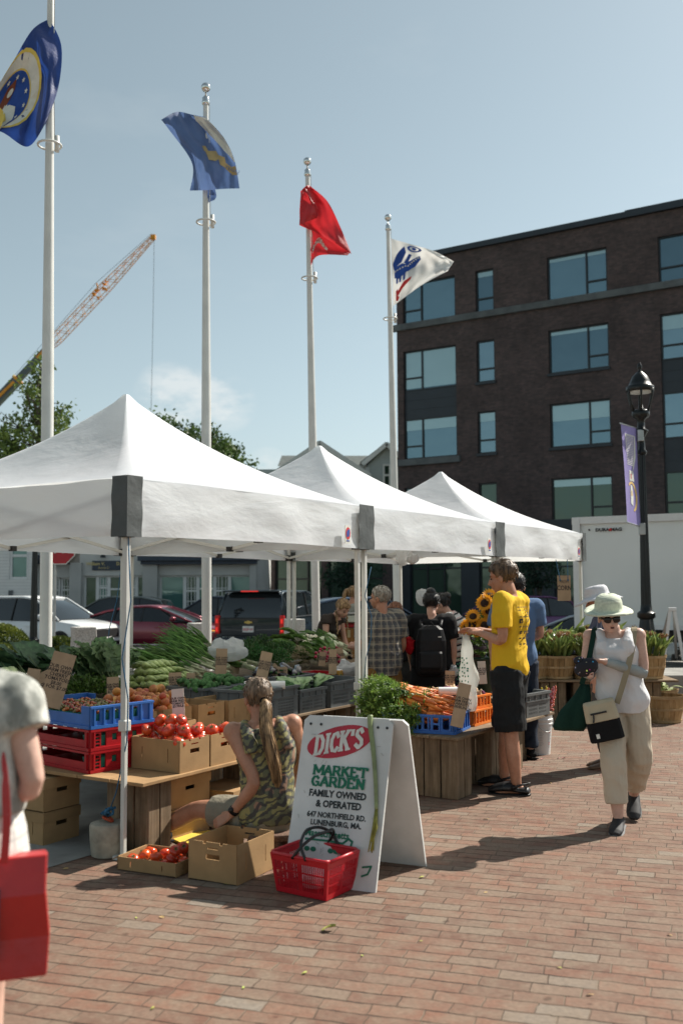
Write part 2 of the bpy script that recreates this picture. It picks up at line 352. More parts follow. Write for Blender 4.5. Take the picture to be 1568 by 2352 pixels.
M_wclap = clapboard('white_clapboard', (0.78, 0.78, 0.75)); M_gclap = clapboard('grey_clapboard', (0.50, 0.55, 0.55), 0.16)
M_shing = mat('grey_shingles', (0.085, 0.10, 0.095), 0.95, 0.35, 4, 0.3, 30)
M_green_shing = mat('green_grey_shingles', (0.17, 0.19, 0.16), 0.95, 0.3, 4, 0.3, 30)
def holes_wall(mb, x0, x1, z0, z1, thick, holes, y=0.0, mi=0):
 xs = sorted({x0, x1} | {min(max(h[i], x0), x1) for h in holes for i in (0, 1)})
 for a, b in zip(xs, xs[1:]):
  zs = sorted({z0, z1} | {min(max(h[i], z0), z1) for h in holes for i in (2, 3) if h[0] < b - 1e-6 and h[1] > a + 1e-6})
  for c, d in zip(zs, zs[1:]):
   mx_, mz = (a + b) / 2, (c + d) / 2
   if any(h[0] < mx_ < h[1] and h[2] < mz < h[3] for h in holes): continue
   mb.box((mx_, y + thick / 2, mz), (b - a, thick, d - c), mi)
def window(parent, x0, x1, z0, z1, y, mull=(), fm=None, pm=None, fw=0.07, blind=0.0, bars=None, sill=None, name='window'):
 fm = fm or M_frame; pm = pm or M_pane; m = MB(); d = 0.09
 m.box((x0 + fw / 2, y, (z0 + z1) / 2), (fw, d, z1 - z0)).box((x1 - fw / 2, y, (z0 + z1) / 2), (fw, d, z1 - z0))
 m.box(((x0 + x1) / 2, y, z0 + fw / 2), (x1 - x0 - 2 * fw, d, fw)).box(((x0 + x1) / 2, y, z1 - fw / 2), (x1 - x0 - 2 * fw, d, fw))
 for kind, p, a, b in mull:                         # bars as shares of the opening
  if kind == 'v': m.box((x0 + (x1 - x0) * p, y + 0.002, z0 + (z1 - z0) * (a + b) / 2), (fw * 1.1, d, (z1 - z0) * (b - a) - fw))
  else: m.box((x0 + (x1 - x0) * (a + b) / 2, y + 0.004, z0 + (z1 - z0) * p), ((x1 - x0) * (b - a) - fw, d, fw * 1.1))
 if bars:
  nx, nz_ = bars
  for i in range(1, nx): m.box((x0 + (x1 - x0) * i / nx, y - 0.01, (z0 + z1) / 2), (0.03, 0.03, z1 - z0 - fw))
  for i in range(1, nz_): m.box(((x0 + x1) / 2, y - 0.013, z0 + (z1 - z0) * i / nz_), (x1 - x0 - fw, 0.03, 0.03))
 w = m.build(name, fm, parent)
 MB().box(((x0 + x1) / 2, y + 0.03, (z0 + z1) / 2), (x1 - x0 - 0.02, 0.02, z1 - z0 - 0.02)).build('pane', pm, w)
 if blind: MB().box(((x0 + x1) / 2, y + 0.012, z1 - fw - (z1 - z0) * blind / 2), (x1 - x0 - 2 * fw - 0.01, 0.008, (z1 - z0) * blind)).build('blind', M_blind, w)
 if sill: MB().box(((x0 + x1) / 2, y - 0.12, z0 - 0.06), (x1 - x0 + 0.1, 0.2, 0.12)).build('sill', sill, w)
 return w
P0 = Vector((2.76, 48.2, 0)); EB = Vector((0.8475, -0.5306, 0)); NB = Vector((-0.5306, -0.8475, 0)); AB = math.atan2(EB.y, EB.x)
def fac(px, py):                                       # a pixel on the brick front: metres along it and up
 d = ray(px, py); o = Vector((0, 0, CAM_Z)); t = (P0 - o).dot(NB) / d.dot(NB); p = o + d * t
 return (p - P0).dot(EB), p.z
bb = thing('brick_building', 'four storey dark brown brick building with large dark framed windows behind the white trailer', 'building', P0 + Vector((0, 0, RZ)), AB)
zz = lambda px, py: fac(px, py)[1] - RZ
sA0, sA1 = 0.35, fac(1047, 850)[0]; sB0, sB1 = fac(1094, 850)[0], fac(1136, 850)[0]; sC0, sC1 = fac(1259, 800)[0], fac(1398, 800)[0]
sD0 = fac(1516, 780)[0]; sD1 = sD0 + 1.62
rows = [(zz(1257, 691), zz(1257, 591)), (zz(1260, 859), zz(1260, 759)), (zz(1265, 1029), zz(1265, 928)), (zz(1270, 1198), zz(1270, 1099))]
HT = zz(1230, 543); GF = zz(1000, 1215)
WB = 24.0
holes = []
for z0, z1 in rows: holes += [(sA0, sA1, z0, z1), (sB0, sB1, z0, z1), (sC0, sC1, z0, z1), (sD0, sD1, z0, z1), (sD0 + 4.2, sD0 + 7.3, z0, z1)]
spA = (sA0, sA1, rows[2][1], rows[1][0]); spD1 = (sD0, sD1, rows[2][1], rows[1][0]); spD2 = (sD0, sD1, rows[3][1], rows[2][0])
m = MB(); holes_wall(m, 0, WB, GF, HT, 0.3, holes + [spA, spD1, spD2]); m.build('wall', M_bk, bb)
MB().box((WB / 2, 8.3, HT / 2), (WB - 0.04, 16, HT - 0.06)).build('body', M_bk, bb)
MB().box((WB / 2, 0.12, HT + 0.13), (WB + 0.3, 0.6, 0.26)).build('roof_edge', M_panel, bb)
MB().box((15.2, 1.2, HT + 0.35), (8, 1.5, 0.4)).build('roof_plant', M_panel, bb)
bz = (rows[0][0] - 0.16)
MB().box((WB / 2 - 0.05, -0.05, bz), (WB + 0.3, 0.25, 0.30)).build('stone_band', M_stone, bb)
MB().box((sA1 / 2 + 0.0, -0.05, rows[2][0] - 0.16), (sA1 + 0.35, 0.25, 0.30)).build('stone_band', M_stone, bb)
for h in (spA, spD1, spD2):
 m = MB().box(((h[0] + h[1]) / 2, 0.17, (h[2] + h[3]) / 2), (h[1] - h[0], 0.1, h[3] - h[2]))
 for k in (1, 2): m.box(((h[0] + h[1]) / 2, 0.115, h[2] + (h[3] - h[2]) * k / 3), (h[1] - h[0], 0.02, 0.02))
 m.build('spandrel_panel', M_panel, bb)
for i, (z0, z1) in enumerate(rows):
 big = [('v', 0.345, 0, 1), ('h', 0.32, 0, 0.345)]; bl = [0.0, 0.0, 0.36, 0.16][i]
 pmL = (M_pane, M_pane2, M_pane)[i] if i < 3 else M_dglass; pmR = (M_pane2, M_pane3, M_pane3)[i] if i < 3 else M_dglass
 window(bb, sA0, sA1, z0, z1, 0.14, big, blind=[0, 0.9, 0.25, 0.3][i], pm=pmL)
 window(bb, sB0, sB1, z0, z1, 0.14, [('h', 0.32, 0, 1)], blind=(0.12, 0, 0.2, 0)[i], sill=M_panel if i else None, pm=pmR)
 window(bb, sC0, sC1, z0, z1, 0.14, [('v', 0.655, 0, 1), ('h', 0.30, 0.655, 1)], blind=bl or 0.08, sill=M_panel if i else None, pm=pmL)
 window(bb, sD0, sD1, z0, z1, 0.14, [('h', 0.32, 0, 1)], pm=pmR, blind=(0, 0.3, 0, 0)[i])
 window(bb, sD0 + 4.2, sD0 + 7.3, z0, z1, 0.14, [('v', 0.655, 0, 1), ('h', 0.30, 0.655, 1)], pm=pmL)
# glazed dark ground floor with brick piers
m = MB(); gh = []; x = 0.6
while x < WB - 3: gh.append((x, x + 2.7, 0.35, GF - 0.9)); x += 3.6
holes_wall(m, 0, WB, 0, GF, 0.3, gh); m.build('ground_floor_wall', M_panel, bb)
for h in gh: window(bb, *h, 0.15, [('v', 0.33, 0, 1), ('v', 0.66, 0, 1), ('h', 0.72, 0, 1)], pm=M_dglass, name='shop_window')
MB().box((WB / 2, -0.1, GF - 0.05), (WB, 0.3, 0.5)).build('canopy_band', M_panel, bb)
wing_w = 11.5; wo = P0 - EB * wing_w + Vector((0, 0, RZ))
wg = thing('shop_building', 'single storey dark brick shop front seen under the tents beside the grey building', 'building', wo, AB)
m = MB(); hh = [(4.1, 7.0, 0.4, 3.4), (7.4, 10.6, 0.4, 3.4)]; holes_wall(m, 0, wing_w - 0.02, 0, 4.0, 0.3, hh); m.build('wall', M_bk, wg)
MB().box((wing_w / 2, 4.2, 1.98), (wing_w - 0.1, 7.7, 3.9)).build('body', M_bk, wg)
for h in hh: window(wg, *h, 0.15, [('v', 0.33, 0, 1), ('v', 0.7, 0, 1), ('h', 0.66, 0, 1)], pm=M_dglass, name='shop_window')
# grey dentist's building
YG = 42.0; gx0 = at(62, 1345, YG).x; gx1 = at(592, 1345, YG).x; GW = gx1 - gx0
gb = thing('grey_building', 'pale grey stucco shop building with navy cornice and white framed windows', 'building', (gx0, YG, RZ))
px2 = lambda px: at(px, 1345, YG).x - gx0
pz = lambda py: at(300, py, YG).z - RZ
hb = [(px2(192), px2(330), 0.3, pz(1322)), (px2(366), px2(579), 0.3, pz(1322)), (px2(100), px2(160), 0.9, pz(1326))]
m = MB(); holes_wall(m, 0, GW, 0, 5.2, 0.35, hb); m.build('wall', M_stucco, gb)
MB().box((GW / 2, 4.2, 2.55), (GW - 0.05, 7.6, 5.1)).build('body', M_stucco, gb)
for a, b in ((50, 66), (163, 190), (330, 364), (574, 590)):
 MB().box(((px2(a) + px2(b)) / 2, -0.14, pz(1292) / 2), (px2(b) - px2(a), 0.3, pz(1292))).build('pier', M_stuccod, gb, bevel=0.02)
for a, b, y in ((44, 168, 1286), (322, 596, 1289)):
 MB().box(((px2(a) + px2(b)) / 2, -0.3, pz(y) + 0.1), (px2(b) - px2(a), 0.7, 0.2)).box(((px2(a) + px2(b)) / 2, -0.22, pz(y) - 0.08), (px2(b) - px2(a) - 0.2, 0.5, 0.14)).build('cornice', M_navy, gb)
z0, z1 = hb[0][2], hb[0][3]
window(gb, px2(192), px2(222), z0, z1, 0.2, fm=M_white, pm=M_dglass)
window(gb, px2(222), px2(248), z0 + 0.5, z1, 0.2, [('h', 0.7, 0, 1)], fm=M_white, pm=M_gglass, bars=(4, 4))
dd = window(gb, px2(248), px2(288), z0, z1, 0.2, [('h', 0.74, 0, 1)], fm=M_white, pm=M_dglass, name='door'); MB().box((px2(285), 0.1, 1.2), (0.04, 0.06, 0.25)).build('handle', M_navy, dd)
window(gb, px2(288), px2(312), z0 + 0.5, z1, 0.2, [('h', 0.7, 0, 1)], fm=M_white, pm=M_dglass, bars=(4, 4))
window(gb, px2(312), px2(330), z0, z1, 0.2, fm=M_white, pm=M_dglass)
window(gb, px2(366), px2(423), z0, z1, 0.2, fm=M_white, pm=M_gglass)
window(gb, px2(423), px2(453), z0, z1, 0.2, [('h', 0.7, 0, 1)], fm=M_white, pm=M_dglass, bars=(4, 4))
dd = window(gb, px2(453), px2(492), z0, z1, 0.2, [('h', 0.74, 0, 1)], fm=M_white, pm=M_gglass, name='door'); MB().box((px2(489), 0.1, 1.2), (0.04, 0.06, 0.25)).build('handle', M_navy, dd)
window(gb, px2(492), px2(526), z0, z1, 0.2, [('h', 0.7, 0, 1)], fm=M_white, pm=M_dglass, bars=(4, 4))
window(gb, px2(526), px2(579), z0, z1, 0.2, fm=M_white, pm=M_gglass)
for a, b in ((100, 122), (124, 136), (138, 160)): window(gb, px2(a), px2(b), 0.9, pz(1326), 0.2, [('h', 0.66, 0, 1)], fm=M_white, pm=M_dglass, bars=(3, 4))
sg = thing('shop_sign', 'navy dentist sign with gold lettering on the grey stucco wall', 'sign', (gx0 + px2(248), YG - 0.05, at(248, 1299, YG).z))
MB().box((0, 0, 0), (at(284, 1345, YG).x - at(211, 1345, YG).x, 0.06, 0.40)).build('board', M_navy, sg, bevel=0.02)
M_gold = mat('gold_paint', (0.62, 0.5, 0.2), 0.5)
text('William V.         D.M.D.', 0.19, M_gold, sg, frame((0, -0.034, 0.07), (1, 0, 0), (0, 0, 1)), bold=0.004)
text('Family D          ', 0.13, M_gold, sg, frame((0, -0.034, -0.1), (1, 0, 0), (0, 0, 1)), shear=0.25)
for px in (148, 238):
 L = tag(MB().box((0, -0.09, 0.1), (0.05, 0.22, 0.05)).build('wall_lamp', M_frame, loc=(gx0 + px2(px), YG, at(px, 1277, YG).z)), 'small black gooseneck lamp on grey wall, %s' % ('left of the dentist sign' if px < 200 else 'over the dentist sign'), 'lamp', 'wall lamps'); MB().lathe([(0.03, 0.16), (0.05, 0.1), (0.13, -0.08)], 10, (0, -0.2, 0)).build('lamp_shade', M_frame, L)
# white clapboard house at the left edge
cx1 = at(76, 1345, 41).x
wh = thing('clapboard_house', 'white clapboard house wall at the left edge beyond the parked minivan', 'house', (cx1 - 9, 41, RZ))
hw = (9 - 0.99, 9 - 0.2, 2.35, 4.3)
m = MB(); holes_wall(m, 0, 9, 0, 5.6, 0.3, [hw]); m.build('wall', M_wclap, wh); MB().box((4.5, 3.0, 2.8), (8.9, 5.3, 5.5)).build('body', M_wclap, wh)
window(wh, *hw, 0.1, [('h', 0.5, 0, 1)], fm=M_white, pm=M_gglass, fw=0.1)
MB().box((8.1, -0.05, 1.75), (0.16, 0.1, 0.3)).build('meter', M_stone, wh); MB().box((4.5, -0.06, 0.55), (9, 0.14, 0.18)).build('skirt_board', M_white, wh)
# gabled house far behind the tents
YH = 68.0
hp = lambda px, py, Y=YH: at(px, py, Y)
h0 = hp(640, 1345); h1 = hp(930, 1345)
gh_ = thing('gabled_house', 'grey clapboard house with dark shingle gables rising behind the middle tent', 'house', (0, 0, 0))
a, b = hp(845, 1345).x, hp(925, 1345).x; ez = hp(860, 1068).z; pk = hp(889, 1024, YH).z
# right gable, front plane at YH, ridge running left and away
m = MB(); m.add([(a, YH, RZ), (b, YH, RZ), (b, YH, ez), ((a + b) / 2 + 0.15, YH, pk), (a, YH, ez), (a, YH + 12, RZ), (b, YH + 12, RZ), (b, YH + 12, ez), ((a + b) / 2, YH + 12, pk), (a, YH + 12, ez)],
 [(0, 1, 2, 3, 4), (9, 8, 7, 6, 5), (0, 4, 9, 5), (1, 6, 7, 2)]); m.build('gable_wall', M_gclap, gh_)
lx = hp(783, 1345).x
MB().box(((lx - 6 + a) / 2, YH + 3, (ez + RZ) / 2 - 0.1), (a - lx + 6, 5, ez - RZ - 0.2)).build('wall', M_gclap, gh_)
mid = (a + b) / 2 + 0.15
rf = MB()
for s_, xe in ((-1, a - 0.4), (1, b + 0.4)): rf.bar(((mid + xe) / 2 + 0, YH - 0.35, (pk + ez) / 2 + 0.12), ((mid + xe) / 2, YH + 12, (pk + ez) / 2 + 0.12), 0.2, math.hypot(xe - mid, pk - ez) + 0.1, 0, up=(xe - mid, 0, ez - pk))
xl = hp(770, 1040).x; rf.quad((a - 0.3, YH + 0.4, ez), (a - 0.3 + 1.2, YH + 5.2, pk), (xl - 4, YH + 5.2, pk + 0.05), (xl - 4, YH + 0.4, ez))
rf.build('roof', M_shing, gh_)
g2 = MB(); c = hp(735, 1019).x; zk = hp(735, 1019).z
for s_ in (-1, 1):
 g2.quad((c, YH - 1.2, zk), (c, YH + 8, zk), (c + s_ * 3.4, YH + 8, zk - 2.3), (c + s_ * 3.4, YH - 1.2, zk - 2.3))
g2.build('roof', M_green_shing, gh_, solid=0.12)
f2 = MB().add([(c - 3.1, YH - 1.0, zk - 2.3), (c + 3.1, YH - 1.0, zk - 2.3), (c, YH - 1.0, zk - 0.18)], [(0, 1, 2)]); f2.add([(c - 3.1, YH - 1.0, zk - 2.3), (c + 3.1, YH - 1.0, zk - 2.3), (c + 3.1, YH - 1.0, RZ), (c - 3.1, YH - 1.0, RZ)], [(0, 1, 2, 3)]); f2.build('wall', M_gclap, gh_)
w2 = MB(); x0 = hp(628, 1080).x; zt = hp(670, 1041).z
w2.quad((x0, YH + 1, hp(630, 1079).z), (c - 2, YH + 1, hp(630, 1079).z), (c - 2, YH + 5, zt), (x0 + 2.3, YH + 5, zt)); w2.build('roof', M_shing, gh_, solid=0.12)
MB().box(((x0 + c) / 2, YH + 3, 4), (c - x0 - 1, 3.5, 8 - 2 * RZ)).build('wall', M_gclap, gh_)
tr = MB()
for p, q in (((a - 0.35, ez), (mid, pk + 0.1)), ((b + 0.35, ez), (mid, pk + 0.1))): tr.bar((p[0], YH - 0.4, p[1]), (q[0], YH - 0.4, q[1]), 0.1, 0.3, up=(0, 0, 1))
for s_ in (-1, 1): tr.bar((c, YH - 1.25, zk - 0.12), (c + s_ * 3.4, YH - 1.25, zk - 2.42), 0.1, 0.34, up=(0, 0, 1))
tr.box((lx + 1.2, YH + 0.35, ez - 0.1), (a - lx + 2.4, 0.2, 0.3)); tr.box((a, YH - 0.03, (ez + RZ) / 2), (0.3, 0.16, ez - RZ - 0.3)); tr.build('white_trim', M_white, gh_)
window(gh_, hp(881, 1345).x, hp(899, 1345).x, hp(889, 1117).z, hp(889, 1066).z, YH - 0.05, [('h', 0.5, 0, 1)], fm=M_white, pm=M_dglass, fw=0.12)
# ---------------------------------------------------------------- flagpoles and flags
M_pole = mat('white_pole_paint', (0.66, 0.66, 0.62), 0.35, 0.08, 3, coat=0.2)
M_chrome = mat('chrome', (0.75, 0.75, 0.72), 0.12, 0.02, metal=1.0)
def cloth_mat(name, col, col2=None, transl=0.35):
 return mat(name, col, 0.75, 0.1, 3, 0.35, 9, transl=transl, col2=col2, spec=0.2, stretch=(1, 1, 1), bd=0.03)
M_fblue = cloth_mat('royal_blue_cloth', (0.012, 0.05, 0.24)); M_fnavy = cloth_mat('navy_cloth', (0.10, 0.17, 0.36))
M_fred = cloth_mat('red_cloth', (0.56, 0.022, 0.03)); M_fwhite = cloth_mat('white_flag_cloth', (0.78, 0.78, 0.75))
for f_ in (M_fblue, M_fnavy, M_fred, M_fwhite):
 p_ = f_.node_tree.nodes['Principled BSDF']; p_.inputs['Sheen Weight'].default_value = 0.5; p_.inputs['Roughness'].default_value = 0.5; p_.inputs['Specular IOR Level'].default_value = 0.5
M_eb = mat('emblem_blue', (0.02, 0.075, 0.34), 0.8); M_ew = mat('emblem_white', (0.72, 0.72, 0.66), 0.8); M_ey = mat('emblem_yellow', (0.72, 0.55, 0.12), 0.8)
M_er = mat('emblem_red', (0.6, 0.04, 0.04), 0.8); M_ebr = mat('emblem_brown', (0.22, 0.06, 0.03), 0.8); M_etan = mat('emblem_tan', (0.5, 0.36, 0.16), 0.8); M_eg = mat('emblem_grey', (0.5, 0.52, 0.52), 0.8)
pole_px = [((117, -60), (104, 1600), 11.8), ((472.5, 238), (474.5, 1550), 14.63), ((706, 402), (727, 1500), 17.46), ((891, 527), (913.5, 1480), 20.3)]
pole_lab = ['white flagpole nearest the left edge, flying the royal blue seal flag', 'white flagpole flying the navy flag with gold anchor', 'white flagpole flying the red flag', 'white flagpole flying the white flag in front of the brick building']
for (tp, bp, Y), lab in zip(pole_px, pole_lab):
 t3 = at(*tp, Y); b3 = at(*bp, Y); b3 = b3 + (b3 - t3) * (b3.z / (t3.z - b3.z)); ax = (t3 - b3); Lp = ax.length; q = Vector((0, 0, 1)).rotation_difference(ax).to_matrix().to_4x4()
 p = thing('flagpole', lab, 'flagpole', b3, 0, 'row of flagpoles'); p.matrix_world = Matrix.Translation(b3) @ q
 r0 = 0.072
 MB().lathe([(r0, 0), (r0, Lp * 0.45), (0.052, Lp * 0.75), (0.04, Lp)], 20).build('pole', M_pole, p, angle=40)
 MB().lathe([(0.15, 0), (0.15, 0.03), (0.1, 0.06), (0.078, 0.12)], 20).build('base_collar', M_pole, p, smooth=True)
 MB().lathe([(0.045, Lp - 0.02), (0.062, Lp), (0.062, Lp + 0.03), (0.05, Lp + 0.06), (0.055, Lp + 0.09), (0.03, Lp + 0.12), (0.012, Lp + 0.14), (0.012, Lp + 0.2)], 16).build('pulley_truck', M_chrome, p, smooth=True)
 MB().ell((0, 0, Lp + 0.26), 0.072, 20, 12).build('finial_ball', M_chrome, p, smooth=True)
 zr = {0: 333, 1: 512, 2: 642, 3: 736}[pole_lab.index(lab)]; zc = at(0, zr, Y).z - 0
 m = MB(); ring = [(0.14 * math.cos(a / 16 * 2 * math.pi), 0.14 * math.sin(a / 16 * 2 * math.pi), zc) for a in range(17)]; m.tube(ring, 0.014, 6)
 m.cyl((0.1, -0.03, zc + 0.1), (0.1, -0.03, zc - 0.1), 0.028); m.build('halyard_ring', M_pole, p, smooth=True)
 MB().tube([(0.075, -0.05, zc), (0.06, -0.05, zc + 0.9), (0.06, -0.04, Lp)], 0.006, 5).build('halyard', M_pole, p)
def cr4(p, t):
 n = len(p) - 1; x = t * n; i = min(int(x), n - 1); f = x - i
 a, b, c, d = p[max(i - 1, 0)], p[i], p[i + 1], p[min(i + 2, n)]
 return 0.5 * ((2 * b) + (c - a) * f + (2 * a - 5 * b + 4 * c - d) * f * f + (3 * b - a - 3 * c + d) * f ** 3)
def cloth_fn(ctrl, Y, wave=0.1, seed=0.0, dy=0.0):
 P = [[Vector((x, y, 0)) for x, y in row] for row in ctrl]
 def fn(u, v):
  q = cr4([cr4(r, u) for r in P], v)
  w = wave * (math.sin(u * 7 + v * 4 + seed) * 0.6 + 0.9 * noise.noise((u * 3.2 + seed, v * 3.2, seed)) + 0.45 * noise.noise((u * 9 + seed, v * 5, 3 + seed))) * min(1, 0.15 + u * 3)
  return at(q.x, q.y, Y + w + dy * u)
 return fn
def on_cloth(fn, pts, mi, mb, cu, cv, su, sv, rot=0.0, off=0.012):
 c, s = math.cos(rot), math.sin(rot)
 def M(x, y):
  u, v = cu + su * (x * c - y * s), cv + sv * (x * s + y * c); p = fn(u, v)
  return p + (cam_p - p).normalized() * off
 pts = [(a[0] + (b[0] - a[0]) * k / 4, a[1] + (b[1] - a[1]) * k / 4) for a, b in zip(pts, pts[1:] + pts[:1]) for k in range(4)]
 n = len(pts); cx_, cy_ = sum(p[0] for p in pts) / n, sum(p[1] for p in pts) / n
 vs = [M(cx_, cy_)] + [M(cx_ + (p[0] - cx_) * f, cy_ + (p[1] - cy_) * f) for f in (0.25, 0.5, 0.75, 1) for p in pts]
 mb.add(vs, [(0, 1 + i, 1 + (i + 1) % n) for i in range(n)] + [(1 + k * n + i, 1 + k * n + n + i, 1 + k * n + n + (i + 1) % n, 1 + k * n + (i + 1) % n) for k in range(3) for i in range(n)], mi)
cam_p = Vector((0, 0, CAM_Z))
circ = lambda r, n=20, x=0, y=0, a0=0, a1=2 * math.pi: [(x + r * math.cos(a0 + (a1 - a0) * i / n), y + r * math.sin(a0 + (a1 - a0) * i / n)) for i in range(n)]
def star(x, y, r): return [(x + (r if i % 2 == 0 else r * 0.45) * math.sin(i * math.pi / 5), y + (r if i % 2 == 0 else r * 0.45) * math.cos(i * math.pi / 5)) for i in range(10)]
def ringcloth(fn, mb, mi, r0, r1, cu, cv, su, sv, n=36, off=0.008, a0=0.0, a1=2 * math.pi):
 def M(r, a):
  p = fn(cu + su * r * math.cos(a), cv + sv * r * math.sin(a)); return p + (cam_p - p).normalized() * off
 mb.add([M(r, a0 + (a1 - a0) * i / n) for r in (r0, r1) for i in range(n + 1)], [(i, i + 1, n + 2 + i, n + 1 + i) for i in range(n)], mi)
# royal blue flag with a round seal
c1 = [[(113, 42), (72, 70), (22, 155), (-40, 260)], [(141, 105), (92, 128), (36, 200), (-30, 288)], [(134, 200), (98, 222), (45, 262), (-22, 312)], [(104, 284), (64, 336), (5, 303), (-60, 282)]]
f1 = cloth_fn(c1, 11.75, 0.13, 1.3); fl = thing('flag', 'royal blue flag with a round white and yellow seal, at the left edge', 'flag', (0, 0, 0), 0, 'flags on the poles')
MB().grid(f1, 34, 30).build('cloth', M_fblue, fl, smooth=True)
m = MB(); cu, cv = 0.80, 0.42; ringcloth(f1, m, 1, 0.30, 0.42, cu, cv, 1, 1.05); ringcloth(f1, m, 2, 0.42, 0.455, cu, cv, 1, 1.05, off=0.011); ringcloth(f1, m, 2, 0.285, 0.3, cu, cv, 1, 1.05, off=0.011)
on_cloth(f1, circ(0.285), 0, m, cu, cv, 1, 1.05, off=0.009)
for i in range(13): on_cloth(f1, star(0.235 * math.cos(i * 0.483), 0.235 * math.sin(i * 0.483), 0.025), 1, m, cu, cv, 1, 1.05, off=0.02)
on_cloth(f1, [(-0.1, -0.05), (0.1, -0.05), (0.1, 0.1), (0, 0.2), (-0.1, 0.1)], 1, m, cu + 0.05, cv + 0.05, 1, 1.05, 0.5, off=0.02)
on_cloth(f1, [(-0.06, -0.02), (0.05, -0.0), (0.0, 0.07)], 2, m, cu + 0.05, cv + 0.08, 1, 1.05, 0.5, off=0.03)
on_cloth(f1, [(-0.13, -0.02), (-0.05, -0.09), (0.05, -0.09), (0.13, -0.02), (0.05, 0.03), (-0.05, 0.03)], 3, m, cu - 0.06, cv - 0.08, 1, 1.05, 0.5, off=0.02)
on_cloth(f1, circ(0.035, 10), 1, m, cu - 0.075, cv - 0.105, 1, 1.05, off=0.03)
m.build('seal', [M_eb, M_ew, M_ey, M_ebr], fl)
# navy flag
c2 = [[(471, 268), (440, 262), (405, 256), (370, 274)], [(512, 312), (475, 306), (430, 302), (388, 297)], [(538, 365), (505, 366), (470, 368), (441, 374)], [(550, 432), (515, 433), (475, 436), (436, 437)]]
f2_ = cloth_fn(c2, 14.45, 0.14, 4.2); fl = thing('flag', 'navy blue flag with white oval and gold anchor and scroll', 'flag', (0, 0, 0), 0, 'flags on the poles')
MB().grid(f2_, 30, 30).build('cloth', M_fnavy, fl, smooth=True)
MB().grid(cloth_fn([[(474, 432), (484, 433), (494, 434)], [(475, 450), (484, 446), (497, 450)], [(475, 470), (480, 464), (492, 459)]], 14.6, 0.03, 2), 10, 10).build('lower_corner', M_fnavy, fl, smooth=True)
m = MB(); 
def strip(pts, mi): on_cloth(f2_, pts, mi, m, 0, 0, 1, 1, off=0.016)
strip([(0.0, 0.02), (0.30, 0.02), (0.36, 0.14), (0.30, 0.34), (0.18, 0.56), (0.04, 0.70), (0.0, 0.7)], 0)
on_cloth(f2_, [(0.02, 0.10), (0.14, 0.08), (0.19, 0.2), (0.14, 0.36), (0.03, 0.5)], 2, m, 0, 0, 1, 1, off=0.024)
for a in ([(0.50, 0.50), (0.56, 0.50), (0.58, 0.56), (0.50, 0.57)], [(0.34, 0.56), (0.56, 0.56), (0.57, 0.66), (0.44, 0.68), (0.33, 0.65)], [(0.22, 0.64), (0.36, 0.6), (0.36, 0.72), (0.24, 0.76)], [(0.02, 0.74), (0.14, 0.75), (0.26, 0.69), (0.27, 0.76), (0.14, 0.83), (0.02, 0.83)]): strip(a, 1)
m.build('emblem', [M_ew, M_etan, M_eg], fl)
q = f2_(0.13, 0.78); text('S NAVY', 0.085, M_fnavy, fl, frame(q + (cam_p - q).normalized() * 0.05, f2_(0.04, 0.80) - f2_(0.22, 0.76), Vector((0.2, 0, 1))), xs=-0.8)
# red flag: a folded front layer over the hoist part
fl = thing('flag', 'red flag folded over itself, with white scroll lettering', 'flag', (0, 0, 0), 0, 'flags on the poles')
f3 = cloth_fn([[(691, 438), (698, 430), (706, 425), (713, 427)], [(688, 478), (712, 470), (735, 464), (752, 462)], [(688, 502), (715, 512), (748, 518), (782, 522)], [(688, 517), (727, 535), (765, 557), (807, 583)]], 17.2, 0.12, 2.2)
MB().grid(f3, 26, 30).build('cloth', M_fred, fl, smooth=True)
f3c = cloth_fn([[(690, 437), (700, 441), (708, 447)], [(690, 470), (712, 468), (729, 478)], [(687, 516), (706, 508), (728, 500)]], 17.0, 0.06, 5)
MB().grid(f3c, 12, 14).build('folded_edge', M_fred, fl, smooth=True)
f3b = cloth_fn([[(713, 515), (745, 535), (803, 581)], [(714, 560), (738, 566), (800, 584)], [(714, 609), (733, 586), (798, 586)]], 17.42, 0.05, 1)
MB().grid(f3b, 16, 14).build('lower_cloth', M_fred, fl, smooth=True)
m = MB(); vs = []
for u in range(13):
 uu = 0.03 + 0.6 * u / 12; vv = (0.42 + 0.16 * math.sin(u * 0.55 + 0.4)) if u > 1 else 0.2
 vs += [f3b(uu, vv) + Vector((0, -0.03, 0)), f3b(uu, vv + 0.15) + Vector((0, -0.03, 0))]
m.add(vs, [(2 * i, 2 * i + 2, 2 * i + 3, 2 * i + 1) for i in range(12)]); m.build('scroll', M_ew, fl)
for k, ch in enumerate('ED STATES'):
 uu = 0.09 + 0.06 * k; q = f3b(uu, 0.5 + 0.16 * math.sin(uu / 0.6 * 12 * 0.55 - 0.1))
 if ch != ' ': text(ch, 0.10, M_er, fl, frame(q + Vector((0, -0.06, -0.0)), (1, 0, -0.35), (0.2, 0, 1)))
